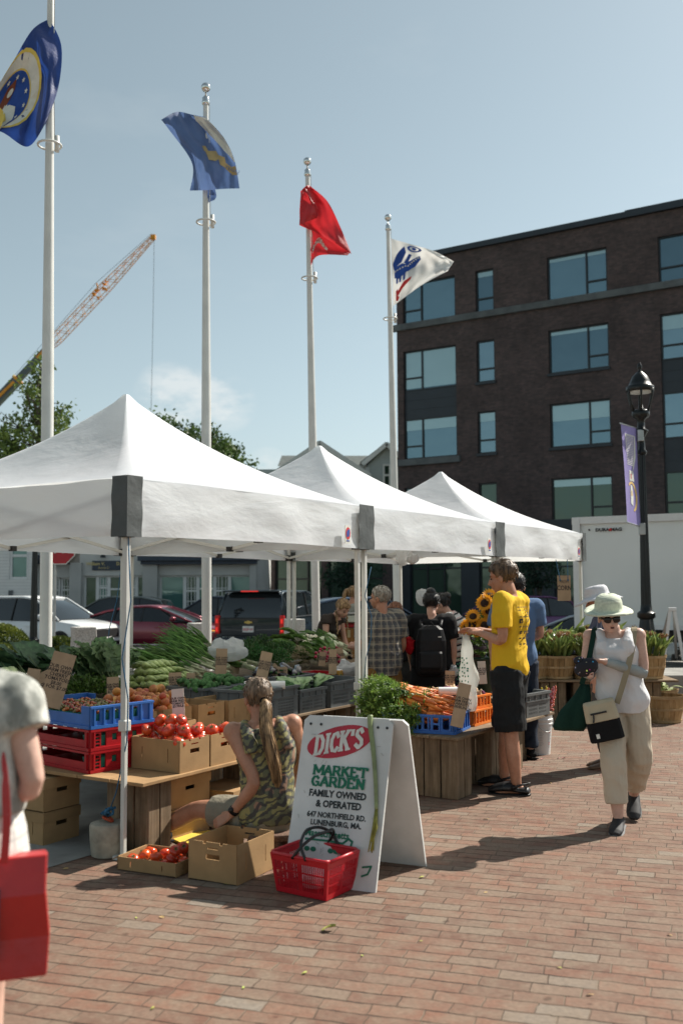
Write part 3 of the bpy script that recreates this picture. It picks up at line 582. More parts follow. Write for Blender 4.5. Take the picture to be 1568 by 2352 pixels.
# white flag
f4 = cloth_fn([[(897, 547), (942, 560), (996, 576), (1042, 600)], [(899, 600), (945, 596), (1005, 594), (1038, 606)], [(901, 655), (945, 632), (995, 618), (1033, 613)], [(902, 703), (927, 684), (972, 652), (1028, 622)]], 20.2, 0.16, 0.7)
fl = thing('flag', 'white flag with blue crest and red scroll, before the brick building', 'flag', (0, 0, 0), 0, 'flags on the poles')
MB().grid(f4, 30, 28).build('cloth', M_fwhite, fl, smooth=True)
m = MB(); ringcloth(f4, m, 0, 0.055, 0.085, 0.38, 0.12, 1.15, 0.8, off=0.02); on_cloth(f4, circ(0.03, 8), 0, m, 0.38, 0.12, 1, 1, off=0.02)
def e4(pts, mi=0, o=0.02): on_cloth(f4, pts, mi, m, 0, 0, 1, 1, off=o)
e4([(0.03, 0.38), (0.12, 0.24), (0.24, 0.1), (0.26, 0.2), (0.19, 0.36), (0.05, 0.46)]); e4([(0.2, 0.42), (0.33, 0.34), (0.44, 0.26), (0.45, 0.34), (0.38, 0.5), (0.27, 0.56), (0.2, 0.52)])
e4([(0.06, 0.44), (0.2, 0.38), (0.26, 0.42), (0.25, 0.56), (0.14, 0.62), (0.06, 0.58)]); e4([(0.22, 0.38), (0.3, 0.22), (0.34, 0.24), (0.27, 0.4)])
for x in (0.09, 0.14, 0.2): e4([(x, 0.56), (x + 0.035, 0.55), (x + 0.03, 0.68), (x, 0.68)])
for i in range(5): e4([(0.06 + 0.04 * i, 0.50 - 0.012 * i), (0.085 + 0.04 * i, 0.47 - 0.012 * i), (0.09 + 0.04 * i, 0.5 - 0.012 * i)], 1, 0.035)
for i in range(6): e4([(0.26 + 0.028 * i, 0.46 - 0.03 * i), (0.28 + 0.028 * i, 0.43 - 0.03 * i), (0.29 + 0.028 * i, 0.47 - 0.03 * i)], 1, 0.035)
e4([(0.09, 0.78), (0.13, 0.76), (0.15, 0.86), (0.2, 0.9), (0.18, 0.96), (0.12, 0.93)], 2); e4([(0.13, 0.8), (0.22, 0.7), (0.34, 0.68), (0.33, 0.73), (0.23, 0.79), (0.16, 0.87)], 2)
m.build('crest', [M_eb, M_ew, M_er], fl)
# ---------------------------------------------------------------- tents
def tent_mat():
 t = NT('white_tent_fabric'); v = t.coord(); n = t.noise(v, 1.3, 4)
 c = t.ramp(n, [(0.3, (0.86, 0.90, 0.95)), (0.7, (0.89, 0.92, 0.96))]); t.l.new(c, t.p.inputs['Base Color']); t.p.inputs['Roughness'].default_value = 0.55; t.p.inputs['Specular IOR Level'].default_value = 0.3
 v2 = t.coord(scale=(1, 1, 2.5)); h = t.math('ADD', t.noise(v2, 2.2, 5, 0.5, 0.6), t.math('MULTIPLY', t.noise(v2, 9, 3), 0.25)); t.bump(h, 0.22, 0.06)
 tr = t.add('BsdfTranslucent'); tr.inputs['Color'].default_value = (0.84, 0.86, 0.84, 1); ms = t.add('MixShader'); ms.inputs[0].default_value = 0.45
 t.l.new(t.p.outputs[0], ms.inputs[1]); t.l.new(tr.outputs[0], ms.inputs[2]); t.l.new(ms.outputs[0], t.out.inputs[0]); return t.m
M_tent = tent_mat(); M_tgrey = mat('tent_corner_grey', (0.075, 0.085, 0.085), 0.6, 0.2, 5, 0.3, 12, bd=0.02)
M_alu = mat('white_tent_steel', (0.62, 0.62, 0.58), 0.35, 0.06, 4); M_black = mat('black_plastic', (0.012, 0.012, 0.013), 0.45, 0.2)
TW, ZE, ZB, ZP = 2.80, 2.325, 1.955, 3.18
def tent(n, label, peak=ZP):
 o = thing('canopy_tent', label, 'tent', F(2.853 * n, 0), AU, 'row of white canopy tents'); h = TW / 2
 seed = n * 3.7 + 1
 m = MB()
 for k in range(4):
  rot = Matrix.Rotation(k * math.pi / 2, 3, 'Z')
  def fn(u, v):
   a = u * 2 - 1; s_ = max(1 - v, 0.012); z = ZE + (peak - ZE) * (0.62 * v + 0.38 * v ** 2.6) - 0.075 * math.sin(math.pi * min(v * 1.1, 1)) * (1 - a * a)
   p = rot @ Vector((a * h * s_, -h * s_, 0)); w = noise.noise((p.x * 2.1 + seed, p.y * 2.1, k)) * 0.02 * (1 - a * a) * (1 if v < 0.97 else 0)
   return (p.x + h, p.y + h, z + w)
  m.grid(fn, 22, 20)
 c = m.build('canopy', M_tent, o, smooth=True); c.modifiers.new('weld', 'WELD').merge_threshold = 0.001; c.data.set_sharp_from_angle(angle=R(24))
 m = MB(); g = MB()
 for k in range(4):
  rot = Matrix.Rotation(k * math.pi / 2, 3, 'Z')
  def fn(u, v):
   a = u * 2 - 1; e = min(1, (1 - abs(a)) * 5); d = 0.012 * noise.noise((a * 3 + seed * 2 + k * 5, v * 2.2, k)) + 0.010 * math.sin(v * 5 + a * 9 + k) * (1 - e * 0.6) * v
   d += 0.028 * math.sin(v * 1.6) * (noise.noise((a * 2.2 + k, 4 + seed, 0)) + 0.25) * e
   p = rot @ Vector((a * h, -h - 0.004 - d * 1.2, 0)); return (p.x + h, p.y + h, ZE + 0.005 - v * (ZE - ZB) + 0.012 * math.sin(math.pi * u) * v)
  m.grid(fn, 40, 8)
  for sgn in (-1, 1):
   def gn(u, v):
    a = sgn * (1.0245 - u * 0.095); p = rot @ Vector((a * h, -h - 0.034 - 0.004 * math.sin(v * 11 + k + seed) * u, 0)); return (p.x + h, p.y + h, ZE + 0.012 - v * (ZE - ZB + 0.01))
   MB().grid(gn, 4, 10).build('corner_patch', M_tgrey, o, smooth=True)
 m.build('valance', M_tent, o, smooth=True)
 for i in (0, 1):
  for j in (0, 1):
   x, y = (0.03, TW - 0.03)[i], (0.03, TW - 0.03)[j]
   lg = MB().box((x, y, 1.55), (0.038, 0.038, 1.5)).box((x, y, 0.42), (0.030, 0.030, 0.83)).build('leg', M_alu, o, bevel=0.004)
   MB().box((x, y, 0.80), (0.058, 0.058, 0.07)).build('slider_collar', M_alu, lg, bevel=0.008)
   MB().box((x, y, 0.012), (0.09, 0.09, 0.02)).build('foot', M_alu, lg)
   MB().box((x, y, 1.99), (0.07, 0.07, 0.07)).box((x, y, 2.24), (0.065, 0.065, 0.06)).build('bracket', M_black, lg)
 for k in range(4):
  rot = Matrix.Rotation(k * math.pi / 2, 3, 'Z')
  P = lambda a, z, d=0.05: (rot @ Vector((a - h, -h + d, 0))) + Vector((h, h, z))
  for a0, z0_, a1, z1_, d in ((0.05, 2.24, h, 1.99, 0.035), (0.05, 1.99, h, 2.24, 0.055), (h, 2.24, TW - 0.05, 1.99, 0.055), (h, 1.99, TW - 0.05, 2.24, 0.035)):
   MB().bar(P(a0, z0_, d), P(a1, z1_, d), 0.014, 0.028).build('truss_bar', M_alu, o)
  MB().box(P(h, 1.99, 0.045), (0.05, 0.05, 0.045)).build('truss_joint', M_black, o)
  MB().bar(P(h, 2.24, 0.05), (h, h, 2.62), 0.014, 0.028).build('truss_bar', M_alu, o)
 MB().cyl((h, h, 2.5), (h, h, peak - 0.05), 0.02).build('centre_pole', M_alu, o)
 lb = MB().box((TW - 0.30, -0.045, 2.07), (0.085, 0.004, 0.15)).build('label_patch', M_ew, o)
 m = MB(Matrix.Translation((TW - 0.30, -0.0485, 2.08)) @ Matrix.Rotation(R(90), 4, 'X'))
 m.prism([(0.036 * math.cos(i * 0.524), 0.052 * math.sin(i * 0.524)) for i in range(12)], 0.001, 0); m.prism([(-0.024, -0.03), (0.018, -0.024), (0.026, 0.03), (0.004, 0.036), (-0.022, 0.014)], 0.002, 1); m.box((0, -0.062, 0), (0.05, 0.008, 0.002), 1)
 m.build('logo', [M_er, M_eb], lb); return o
tent(0, 'white canopy tent nearest the camera, over the cardboard boxes of tomatoes', 3.22); tent(1, 'white canopy tent in the middle of the row, over the grey crates', 3.13); tent(2, 'white canopy tent farthest right, beside the white trailer and corn baskets', 3.12)
# rope and weights on the tent legs
M_rope = mat('blue_rope', (0.03, 0.12, 0.22), 0.8, 0.5, 90); M_rope2 = mat('red_rope', (0.5, 0.08, 0.03), 0.8)
b0 = gp(247, 1966); wb = thing('leg_weight', 'round concrete weight with blue rope beside the front tent leg', 'weight', b0)
MB().lathe([(0.085, 0.0), (0.098, 0.008), (0.108, 0.1), (0.112, 0.185), (0.104, 0.20), (0.08, 0.203)], 24).build('concrete_block', mat('rough_concrete', (0.36, 0.32, 0.25), 0.9, 0.3, 9, 0.6, 40), wb, angle=50)
m = MB(); m.tube([(0.0 + 0.03 * math.cos(a * 0.7), 0.03 * math.sin(a * 0.7), 0.20 + 0.035 * math.sin(a * 0.35)) for a in range(10)], 0.008, 6, 1)
for k in range(7): m.tube([(0, 0, 0.24), (rnd(-0.04, 0.04), rnd(-0.04, 0.04), 0.26), (rnd(-0.05, 0.05), rnd(-0.05, 0.05), 0.29 + rnd(-0.02, 0.03))], 0.009, 5)
m.build('knot', [M_rope, M_rope2], wb, smooth=True)
def rope(pts, label, r=0.0042): return tag(MB().tube(pts, r, 6).build('rope', M_rope, smooth=True), label, 'rope', 'blue ropes on the tents')
leg0 = F(0.03, 0.03); tol = (cam_p - leg0).normalized()
A0 = leg0 + tol * 0.035
rope([b0 + Vector((0.0, 0, 0.25)), b0 + Vector((0.05, -0.01, 0.38)), A0 + Vector((0.015, 0, 0.70)), A0 + Vector((0.02, 0, 0.95)), A0 + Vector((-0.02, 0, 1.2)), A0 + Vector((0.03, 0, 1.55)), A0 + Vector((0.01, 0.0, 1.95))], 'blue rope running from the concrete weight up the front tent leg')
A1 = F(2.853, -0.0) + (cam_p - F(2.853, 0)).normalized() * 0.05
rope([A1 + Vector((-0.02, 0, 0.8)), A1 + Vector((0.0, 0, 1.02)), A1 + Vector((0.045, 0, 1.2)), A1 + Vector((0.05, 0, 1.38)), A1 + Vector((-0.005, 0, 1.55)), A1 + Vector((0.05, 0, 1.8))], 'blue rope wound about the tent leg beside the plaid shirt')
A2 = at(254, 1500, F(2.853, 2.8).y - 0.08)
rope([at(243, 1510, A2.y), at(252, 1440, A2.y), at(268, 1380, A2.y), at(275, 1330, A2.y), at(281, 1272, A2.y)], 'dark blue rope slanting down the paired back legs of the nearest tent')
# ---------------------------------------------------------------- street furniture and planting
M_bmetal = mat('black_lamp_paint', (0.006, 0.008, 0.008), 0.38, 0.3, 3, coat=0.1, spec=0.35); M_steel = mat('galvanised_steel', (0.42, 0.43, 0.42), 0.4, 0.2, 4, metal=0.8)
M_lampglass = mat('lamp_diffuser', (0.75, 0.76, 0.72), 0.3)
def lamp_post(loc, zt, label, k=1.0):
 o = thing('street_lamp', label, 'street lamp', loc)
 m = MB(); m.lathe([*[(r, z * k) for r, z in ((0.24, 0), (0.24, 0.5), (0.19, 0.62), (0.13, 0.9), (0.11, 1.05), (0.15, 1.09), (0.15, 1.16), (0.1, 1.2), (0.088, 1.3))]], 24); m.build('base', M_bmetal, o, angle=45)
 n = 24; rings = []
 for z, r in ((1.25 * k, 0.088), (zt - 1.6, 0.056)): rings.append([((r - (0.008 if i % 2 else 0)) * math.cos(2 * math.pi * i / n), (r - (0.008 if i % 2 else 0)) * math.sin(2 * math.pi * i / n), z) for i in range(n)])
 MB().loft(rings).build('shaft', M_bmetal, o)
 b = zt - 1.62
 MB().lathe([(0.058, b), (0.085, b + 0.03), (0.085, b + 0.07), (0.06, b + 0.1), (0.052, b + 0.3), (0.11, b + 0.4), (0.12, b + 0.43), (0.065, b + 0.46), (0.06, b + 0.58), (0.075, b + 0.62), (0.14, b + 0.66), (0.15, b + 0.70), (0.15, b + 0.76), (0.1, b + 0.79), (0.04, b + 0.8), (0.035, b + 0.88)], 24).build('capital', M_bmetal, o, smooth=True)
 for i in range(6):
  a = i * math.pi / 3 + 0.3; d = Vector((math.cos(a), math.sin(a), 0))
  MB().tube([d * 0.135 + Vector((0, 0, b + 0.75)), d * 0.19 + Vector((0, 0, b + 0.92)), d * 0.22 + Vector((0, 0, b + 1.06)), d * 0.225 + Vector((0, 0, b + 1.15))], 0.019, 6).build('cage_arm', M_bmetal, o, smooth=True)
 MB().lathe([(0.2, b + 1.09), (0.2, b + 1.11), (0.12, b + 1.16)], 24).build('diffuser', M_lampglass, o)
 MB().lathe([(0.205, b + 1.10), (0.238, b + 1.10), (0.238, b + 1.19), (0.20, b + 1.21), (0.17, b + 1.28), (0.13, b + 1.37), (0.07, b + 1.43), (0.025, b + 1.47), (0.03, b + 1.5), (0.045, b + 1.53), (0.03, b + 1.58), (0.012, b + 1.62)], 28, cap=False).build('cap', M_bmetal, o, smooth=True)
 return o
YL = 17.0; pL = at(1482, 1345, YL); zt = at(1460, 832, YL).z
lp = lamp_post((pL.x, YL, 0), zt, 'black fluted street lamp with purple banner in front of the white trailer')
m = MB()
M_purple = mat('purple_banner_cloth', (0.30, 0.25, 0.54), 0.7, 0.08, 3, 0.2, 12, transl=0.2); M_bgold = mat('banner_gold', (0.75, 0.5, 0.15), 0.7)
bn = thing('banner', 'purple hanging banner with gold medal design on the right street lamp', 'banner', (0, 0, 0))
bq = [[(1425, 972), (1444, 978), (1461, 983)], [(1434, 1085), (1448, 1090), (1465, 1095)], [(1440, 1200), (1455, 1205), (1471, 1210)]]
bY = lambda u: YL - 0.55 * (1 - u) - 0.05
def fb(u, v):
 q = cr4([cr4([Vector((x, y, 0)) for x, y in r], u) for r in bq], v); return at(q.x, q.y, bY(u) + 0.02 * math.sin(v * 5) * (1 - u))
MB().grid(fb, 8, 24).build('cloth', M_purple, bn, smooth=True)
m = MB(); 
def sb(pts, mi=0, o=0.012): on_cloth(fb, pts, mi, m, 0, 0, 1, 1, off=o)
for k in range(18): sb([(0.30, 0.14 + k * 0.0155), (0.74, 0.14 + k * 0.0155), (0.74, 0.146 + k * 0.0155), (0.30, 0.146 + k * 0.0155)], 1)
sb([(0.25, 0.125), (0.82, 0.125), (0.82, 0.135), (0.25, 0.135)], 1); sb([(0.78, 0.13), (0.84, 0.13), (0.84, 0.33), (0.66, 0.46), (0.64, 0.44), (0.78, 0.32)], 1); sb([(0.25, 0.125), (0.29, 0.125), (0.32, 0.3), (0.29, 0.3)], 1)
sb([(0.42, 0.46), (0.66, 0.46), (0.7, 0.56), (0.4, 0.56)], 1); sb([(0.5, 0.49), (0.55, 0.49), (0.55, 0.54), (0.5, 0.54)], 2, 0.02)
for k in range(16):
 a, b = 0.5 + k * 0.3, 0.5 + (k + 1) * 0.3
 if k < 12: sb([(0.52 + 0.32 * math.sin(-a + 3.4), 0.70 - 0.135 * math.cos(-a + 3.4)), (0.52 + 0.32 * math.sin(-b + 3.4), 0.70 - 0.135 * math.cos(-b + 3.4)), (0.52 + 0.22 * math.sin(-b + 3.4), 0.70 - 0.115 * math.cos(-b + 3.4)), (0.52 + 0.22 * math.sin(-a + 3.4), 0.70 - 0.115 * math.cos(-a + 3.4))], 0)
sb([(0.45, 0.60), (0.56, 0.60), (0.6, 0.7), (0.55, 0.78), (0.42, 0.76), (0.42, 0.68)], 1, 0.016); sb([(0.48, 0.65), (0.54, 0.64), (0.55, 0.69), (0.47, 0.69)], 0, 0.022)
m.build('medal_design', [M_bgold, M_ew, M_er], bn)
for v in (0.003, 0.997): MB().tube([fb(0, v) + (fb(0, v) - fb(1, v)) * 0.04, fb(1, v)], 0.012, 8).build('rod', M_steel, bn)
for py in (1000, 1215): MB().box(at(1470 if py < 1100 else 1474, py, YL - 0.09), (0.11, 0.05, 0.2)).build('clamp', M_steel, bn, bevel=0.01)
pl2 = at(79, 1345, 22.6); lamp_post((pl2.x, 22.6, -0.02), 4.4, 'black street lamp beside the trimmed hedge at the left edge', 0.42)
M_granite = mat('granite', (0.46, 0.45, 0.42), 0.9, 0.35, 45, 0.8, 30, bd=0.02)
for (px, Y, py, lab) in ((192, 14.2, 1440, 'rough granite post standing before the white minivan'), (456, 16.6, 1431, 'rough granite post half hidden behind the second flagpole'), (676, 18.4, 1422, 'rough granite post behind the turnips and tent legs')):
 c = at(px, py, Y); w = 0.30; h_ = c.z; m = MB(); rings = []
 for k in range(9):
  z = h_ * k / 8; rings.append([Vector((i * w / 2 + rnd(-0.008, 0.008), j * w / 2 + rnd(-0.008, 0.008), z)) for i, j in ((-1, -1), (1, -1), (1, 1), (-1, 1))])
 m.loft(rings); tag(m.build('granite_post', M_granite, loc=(c.x, Y, 0), rz=R(28), bevel=0.012), lab, 'post', 'granite posts')
# stop sign
ps = at(138, 1345, 26.5); st = thing('stop_sign', 'red stop sign on a steel post, cut off by the tent edge', 'sign', (ps.x - 0.14, 26.5, RZ))
MB().box((0, 0, 1.6), (0.055, 0.055, 3.2)).build('post', M_steel, st)
zc = at(138, 1297, 26.5).z - RZ + 0.40; oc = lambda r: [(r * math.cos(R(22.5 + 45 * i)), r * math.sin(R(22.5 + 45 * i))) for i in range(8)]
Ms = Matrix.Translation((0.14, -0.05, zc)) @ Matrix.Rotation(R(90), 4, 'X')
pf = MB().prism(oc(0.43), 0.008, 0, Ms); pf.prism(oc(0.405), 0.012, 1, Ms); pf.build('sign_plate', [M_ew, mat('stop_red', (0.42, 0.012, 0.02), 0.4)], st)
text('STOP', 0.30, M_ew, st, frame((0.14, -0.065, zc), (1, 0, 0), (0, 0, 1)), bold=0.01)
MB().box((0.38, 0.1, zc - 0.05), (0.5, 0.01, 0.6)).build('back_plate', mat('sign_back', (0.2, 0.2, 0.19), 0.5, metal=0.5), st)
def leaf(mb, p, d, up, L, W, mi=0):
 x = d.cross(up).normalized() * W / 2; mb.add([p, p + d * L * 0.5 + x, p + d * L, p + d * L * 0.5 - x], [(0, 1, 2, 3)], mi)
def rdir(): 
 while True:
  v = Vector((rnd(-1, 1), rnd(-1, 1), rnd(-1, 1)))
  if 0.05 < v.length < 1: return v.normalized()
def leaf_mat(name, c, c2, transl=0.25, sc=0.6):
 return mat(name, c, 0.55, 0.25, sc, col2=c2, transl=transl, spec=0.35)
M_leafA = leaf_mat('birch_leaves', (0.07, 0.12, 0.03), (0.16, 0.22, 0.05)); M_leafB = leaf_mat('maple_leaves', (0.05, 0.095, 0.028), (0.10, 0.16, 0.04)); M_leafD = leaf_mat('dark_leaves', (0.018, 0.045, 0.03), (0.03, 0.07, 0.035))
M_hedge = leaf_mat('hedge_leaves', (0.05, 0.085, 0.012), (0.15, 0.17, 0.025), 0.2, 3); M_bark = mat('bark', (0.10, 0.085, 0.065), 0.9, 0.4, 8, 0.5, 20)
def tree(label, base, top, blobs, n, size, m_leaf, droop=0.3, group='trees beyond the tents', seed=1):
 random.seed(seed); o = thing('tree', label, 'tree', base, 0, group); base = Vector(base)
 h = top - base.z; tk = MB(); tk.tube([(0, 0, 0), (0.1, 0, h * 0.35), (-0.05, 0.1, h * 0.7), (0, 0, h * 0.97)], [h * 0.022, h * 0.016, h * 0.009, h * 0.002], 8)
 lf = MB()
 for c, r in blobs:
  c = Vector(c) - base; p0 = Vector((0, 0, max(h * 0.2, min(c.z - 1, h * 0.85)))); mid = (p0 + c) / 2 + Vector((0, 0, 0.4)); tk.tube([p0, mid, c], [h * 0.008, h * 0.005, h * 0.001], 6)
  for k in range(5): e = c + rdir() * r[0] * 0.8; tk.tube([c * 0.7 + p0 * 0.3, (c + e) / 2, e], [h * 0.003, h * 0.002, 0.01], 5)
 tot = sum(r[0] * r[2] for c, r in blobs)
 for c, r in blobs:
  c = Vector(c) - base; nn = int(n * r[0] * r[2] / tot); ncl = max(5, nn // 38)
  for _ in range(ncl):
   d = rdir(); q = c + Vector((d.x * r[0], d.y * r[1], d.z * r[2])) * rnd(0.45, 1.0) ** 0.7; cs = size * rnd(1.6, 3.0)
   for _ in range(nn // ncl):
    p = q + rdir() * cs * rnd(0.1, 1) + Vector((0, 0, -abs(rnd(0, droop)) * cs * 1.6)); dd = (rdir() + Vector((0, 0, -droop * 1.6))).normalized(); leaf(lf, p, dd, rdir(), size * rnd(0.6, 1.3), size * rnd(0.35, 0.7))
 tk.build('trunk', M_bark, o, smooth=True); lf.build('crown', m_leaf, o); random.seed(seed + 99); return o
YT = 50; T = lambda px, py, Y=YT: at(px, py, Y)
tb = T(85, 1345); k = YT / FPX
tree('tall drooping birch rising behind the left tent and crane boom', (tb.x, YT, RZ), T(95, 815).z, [(T(97, 842), (0.5, 0.5, 0.9)), (T(82, 885), (0.9, 0.9, 0.9)), (T(105, 925), (1.0, 1, 1.0)), (T(60, 915), (0.7, 1, 0.6)), (T(130, 958), (0.9, 1, 1.1)), (T(85, 965), (1.2, 1, 0.9)), (T(35, 975), (1.2, 1, 0.8)), (T(60, 1010), (1.3, 1, 0.9)), (T(125, 1000), (1.0, 1, 0.9)), (T(20, 1022), (1.2, 1, 0.8)), (T(80, 1060), (2, 1.4, 1.2)), (T(10, 1075), (1.6, 1.4, 1))], 4300, 0.26, M_leafA, 0.5, seed=3)
YT2 = 58
tree('green maple crown showing over the slope of the nearest tent', (T(385, 1345, YT2).x, YT2, RZ), T(380, 950, YT2).z, [(T(385, 972, YT2), (0.55, 0.7, 0.4)), (T(372, 990, YT2), (1.4, 1.3, 0.6)), (T(350, 953, YT2), (0.35, 0.5, 0.25)), (T(400, 1030, YT2), (2.4, 2, 1.2)), (T(340, 1020, YT2), (1.6, 1.4, 1.2))], 2600, 0.28, M_leafB, 0.15, seed=5)
tree('bushy green maple crown beside the second flagpole, above the tent', (T(480, 1345, YT2).x, YT2, RZ), T(470, 985, YT2).z, [(T(437, 992, YT2), (0.6, 0.8, 0.5)), (T(455, 1003, YT2), (0.9, 1, 0.6)), (T(485, 1010, YT2), (0.6, 1, 0.9)), (T(500, 1030, YT2), (1.3, 1.3, 0.8)), (T(530, 1048, YT2), (1.0, 1, 0.5)), (T(470, 1050, YT2), (2.2, 2, 1.2)), (T(520, 1085, YT2), (2, 2, 1.1))], 3300, 0.28, M_leafB, 0.15, seed=6)
YT3 = 39
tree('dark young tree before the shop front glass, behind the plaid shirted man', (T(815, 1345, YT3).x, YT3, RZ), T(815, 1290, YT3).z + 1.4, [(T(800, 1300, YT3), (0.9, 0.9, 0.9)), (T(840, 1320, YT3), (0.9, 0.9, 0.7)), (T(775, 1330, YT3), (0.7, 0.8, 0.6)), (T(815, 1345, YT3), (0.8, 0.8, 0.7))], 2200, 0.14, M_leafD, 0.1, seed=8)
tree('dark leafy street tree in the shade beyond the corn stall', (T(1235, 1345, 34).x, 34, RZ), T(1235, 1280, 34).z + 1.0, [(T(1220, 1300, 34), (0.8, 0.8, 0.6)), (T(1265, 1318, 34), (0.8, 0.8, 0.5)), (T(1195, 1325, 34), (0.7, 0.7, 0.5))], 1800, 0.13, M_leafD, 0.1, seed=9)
def hedge(label, c, r, n):
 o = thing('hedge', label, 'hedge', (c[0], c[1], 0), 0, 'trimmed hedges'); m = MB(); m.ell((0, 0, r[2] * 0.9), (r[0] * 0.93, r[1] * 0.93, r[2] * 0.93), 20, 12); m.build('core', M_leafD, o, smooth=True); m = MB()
 for _ in range(n):
  d = rdir(); d.z = abs(d.z) if rnd(0, 1) < 0.75 else d.z; f = 1 + 0.07 * noise.noise(d * 2.2 + Vector((c[0], c[1], 0)))
  p = Vector((d.x * r[0], d.y * r[1], d.z * r[2])) * f * rnd(0.93, 1.02) + Vector((0, 0, r[2] * 0.9)); leaf(m, p, (d * 0.7 + rdir() * 0.8 + Vector((0, 0, 0.3))).normalized(), rdir(), rnd(0.04, 0.075), rnd(0.025, 0.04))
 m.build('foliage', M_hedge, o)
h1 = at(2, 1345, 20.0); h2 = at(-8, 1345, 18.4); h3 = at(142, 1345, 22.8)
hedge('rounded yew hedge behind the lower one at the left edge', (h1.x, 20.0), (0.56, 0.6, 0.46), 5200); hedge('low rounded hedge nearest the left edge', (h2.x, 18.4), (0.52, 0.5, 0.32), 4200); hedge('small clipped hedge behind the stop sign post', (h3.x - 0.02, 22.8), (0.55, 0.35, 0.26), 2600)
tag(MB().box((h1.x + 0.3, 20.1, 0.05), (3.2, 2.4, 0.06)).build('grass_bed', mat('lawn', (0.09, 0.13, 0.03), 0.9, 0.4, 8, 0.6, 40)), kind='structure')
# ---------------------------------------------------------------- crane
M_cry = mat('crane_orange', (0.78, 0.30, 0.02), 0.5, 0.2, 1); M_crg = mat('crane_grey', (0.10, 0.115, 0.13), 0.5, 0.2, 1)
YC = 150.0; q = lambda px, py: at(px, py, YC); crn = thing('crane', 'orange lattice crane boom raised into the sky behind the left flagpole', 'crane', (0, 0, 0))
a, b, c = q(-395, 1322), q(112, 797), q(354, 542); ux = (c - b).normalized(); uy = Vector((0, 1, 0)); uz = ux.cross(uy).normalized() * -1
if uz.z < 0: uz = -uz
MB().bar(a, q(40, 873), 1.3, 1.3, up=uz).build('boom_base', M_crg, crn); MB().bar(q(40, 873), q(113, 796), 0.85, 0.95, up=uz).build('boom_section', M_crg, crn)
for p0, p1 in (((0, 912), (36, 877)), ((88, 823), (110, 799))): MB().bar(q(*p0) + Vector((0.0, -0.8, -0.12)), q(*p1) + Vector((0, -0.8, -0.12)), 0.12, 0.42, up=uz).build('boom_stripe', M_cry, crn)
MB().bar(q(39, 874), q(43, 870), 1.5, 1.5, up=uz).build('boom_collar', M_cry, crn)
m = MB(); L = (c - b).length; NS = 26; w0, w1 = 1.35, 0.55
W = lambda s: (w0 + (w1 - w0) * max(0, (s - 0.55) / 0.45)) / 2 * (1.0 if s > 0.04 else 0.7)
P = lambda s, i, j: b + ux * L * s + uy * i * W(s) + uz * j * W(s)
for i in (-1, 1):
 for j in (-1, 1): m.tube([P(s / 13, i, j) for s in range(14)], 0.062, 5)
for s in range(NS):
 s0, s1 = s / NS, (s + 1) / NS; f = 1 if s % 2 else -1
 for i in (-1, 1): m.bar(P(s0, i, f), P(s1, i, -f), 0.06)
 for j in (-1, 1): m.bar(P(s0, f, j), P(s1, -f, j), 0.05)
m.build('lattice_jib', M_cry, crn)
m = MB(); j = q(238, 660)
for k in range(9): m.box(j + ux * rnd(-1.8, 1.8) + uz * rnd(-0.5, 0.7), (rnd(0.2, 0.5), 0.6, rnd(0.15, 0.4)))
m.box(c - ux * 0.2, (0.7, 0.6, 0.7)).bar(q(226, 668), q(222, 650), 0.2).build('jib_joint', M_cry, crn)
MB().tube([c, q(352, 700), q(347, 950)], 0.035, 4).build('hoist_cable', M_crg, crn); MB().tube([q(0, 900), q(222, 648), c + uz * 0.6], 0.03, 4).build('stay_cable', M_crg, crn)
m = MB().box(a + Vector((0, 0, -1.2)), (9, 3, 1.6)); m.box(a + Vector((-1, 0, 0.3)), (3, 2.6, 2)); m.build('carrier', M_cry, crn)
# ---------------------------------------------------------------- vehicles
def paint(name, c, rough=0.25, metal=0.3): return mat(name, c, rough, 0.04, 1, metal=metal, coat=0.8)
M_tyre = mat('tyre', (0.012, 0.012, 0.012), 0.85); M_rim = mat('alloy_rim', (0.5, 0.5, 0.5), 0.3, 0.1, metal=0.9); M_cglass = mat('car_glass', (0.012, 0.016, 0.018), 0.04, 0.1, spec=0.8)
M_wsglass = glass('windscreen_glass', (0.10, 0.14, 0.15), 0.35); M_tail = mat('tail_light', (0.35, 0.01, 0.01), 0.2, emis=(1.0, 0.03, 0.02, 0.06)); M_tailon = mat('tail_light_lit', (0.5, 0.01, 0.01), 0.2, emis=(1.0, 0.04, 0.03, 0.4))
M_amber = mat('amber_light', (0.6, 0.2, 0.02), 0.2, emis=(1.0, 0.45, 0.1, 0.6)); M_head = mat('headlight_glass', (0.35, 0.36, 0.37), 0.1); M_plate = mat('number_plate', (0.7, 0.68, 0.64), 0.5); M_dtrim = mat('dark_trim', (0.015, 0.015, 0.016), 0.5)
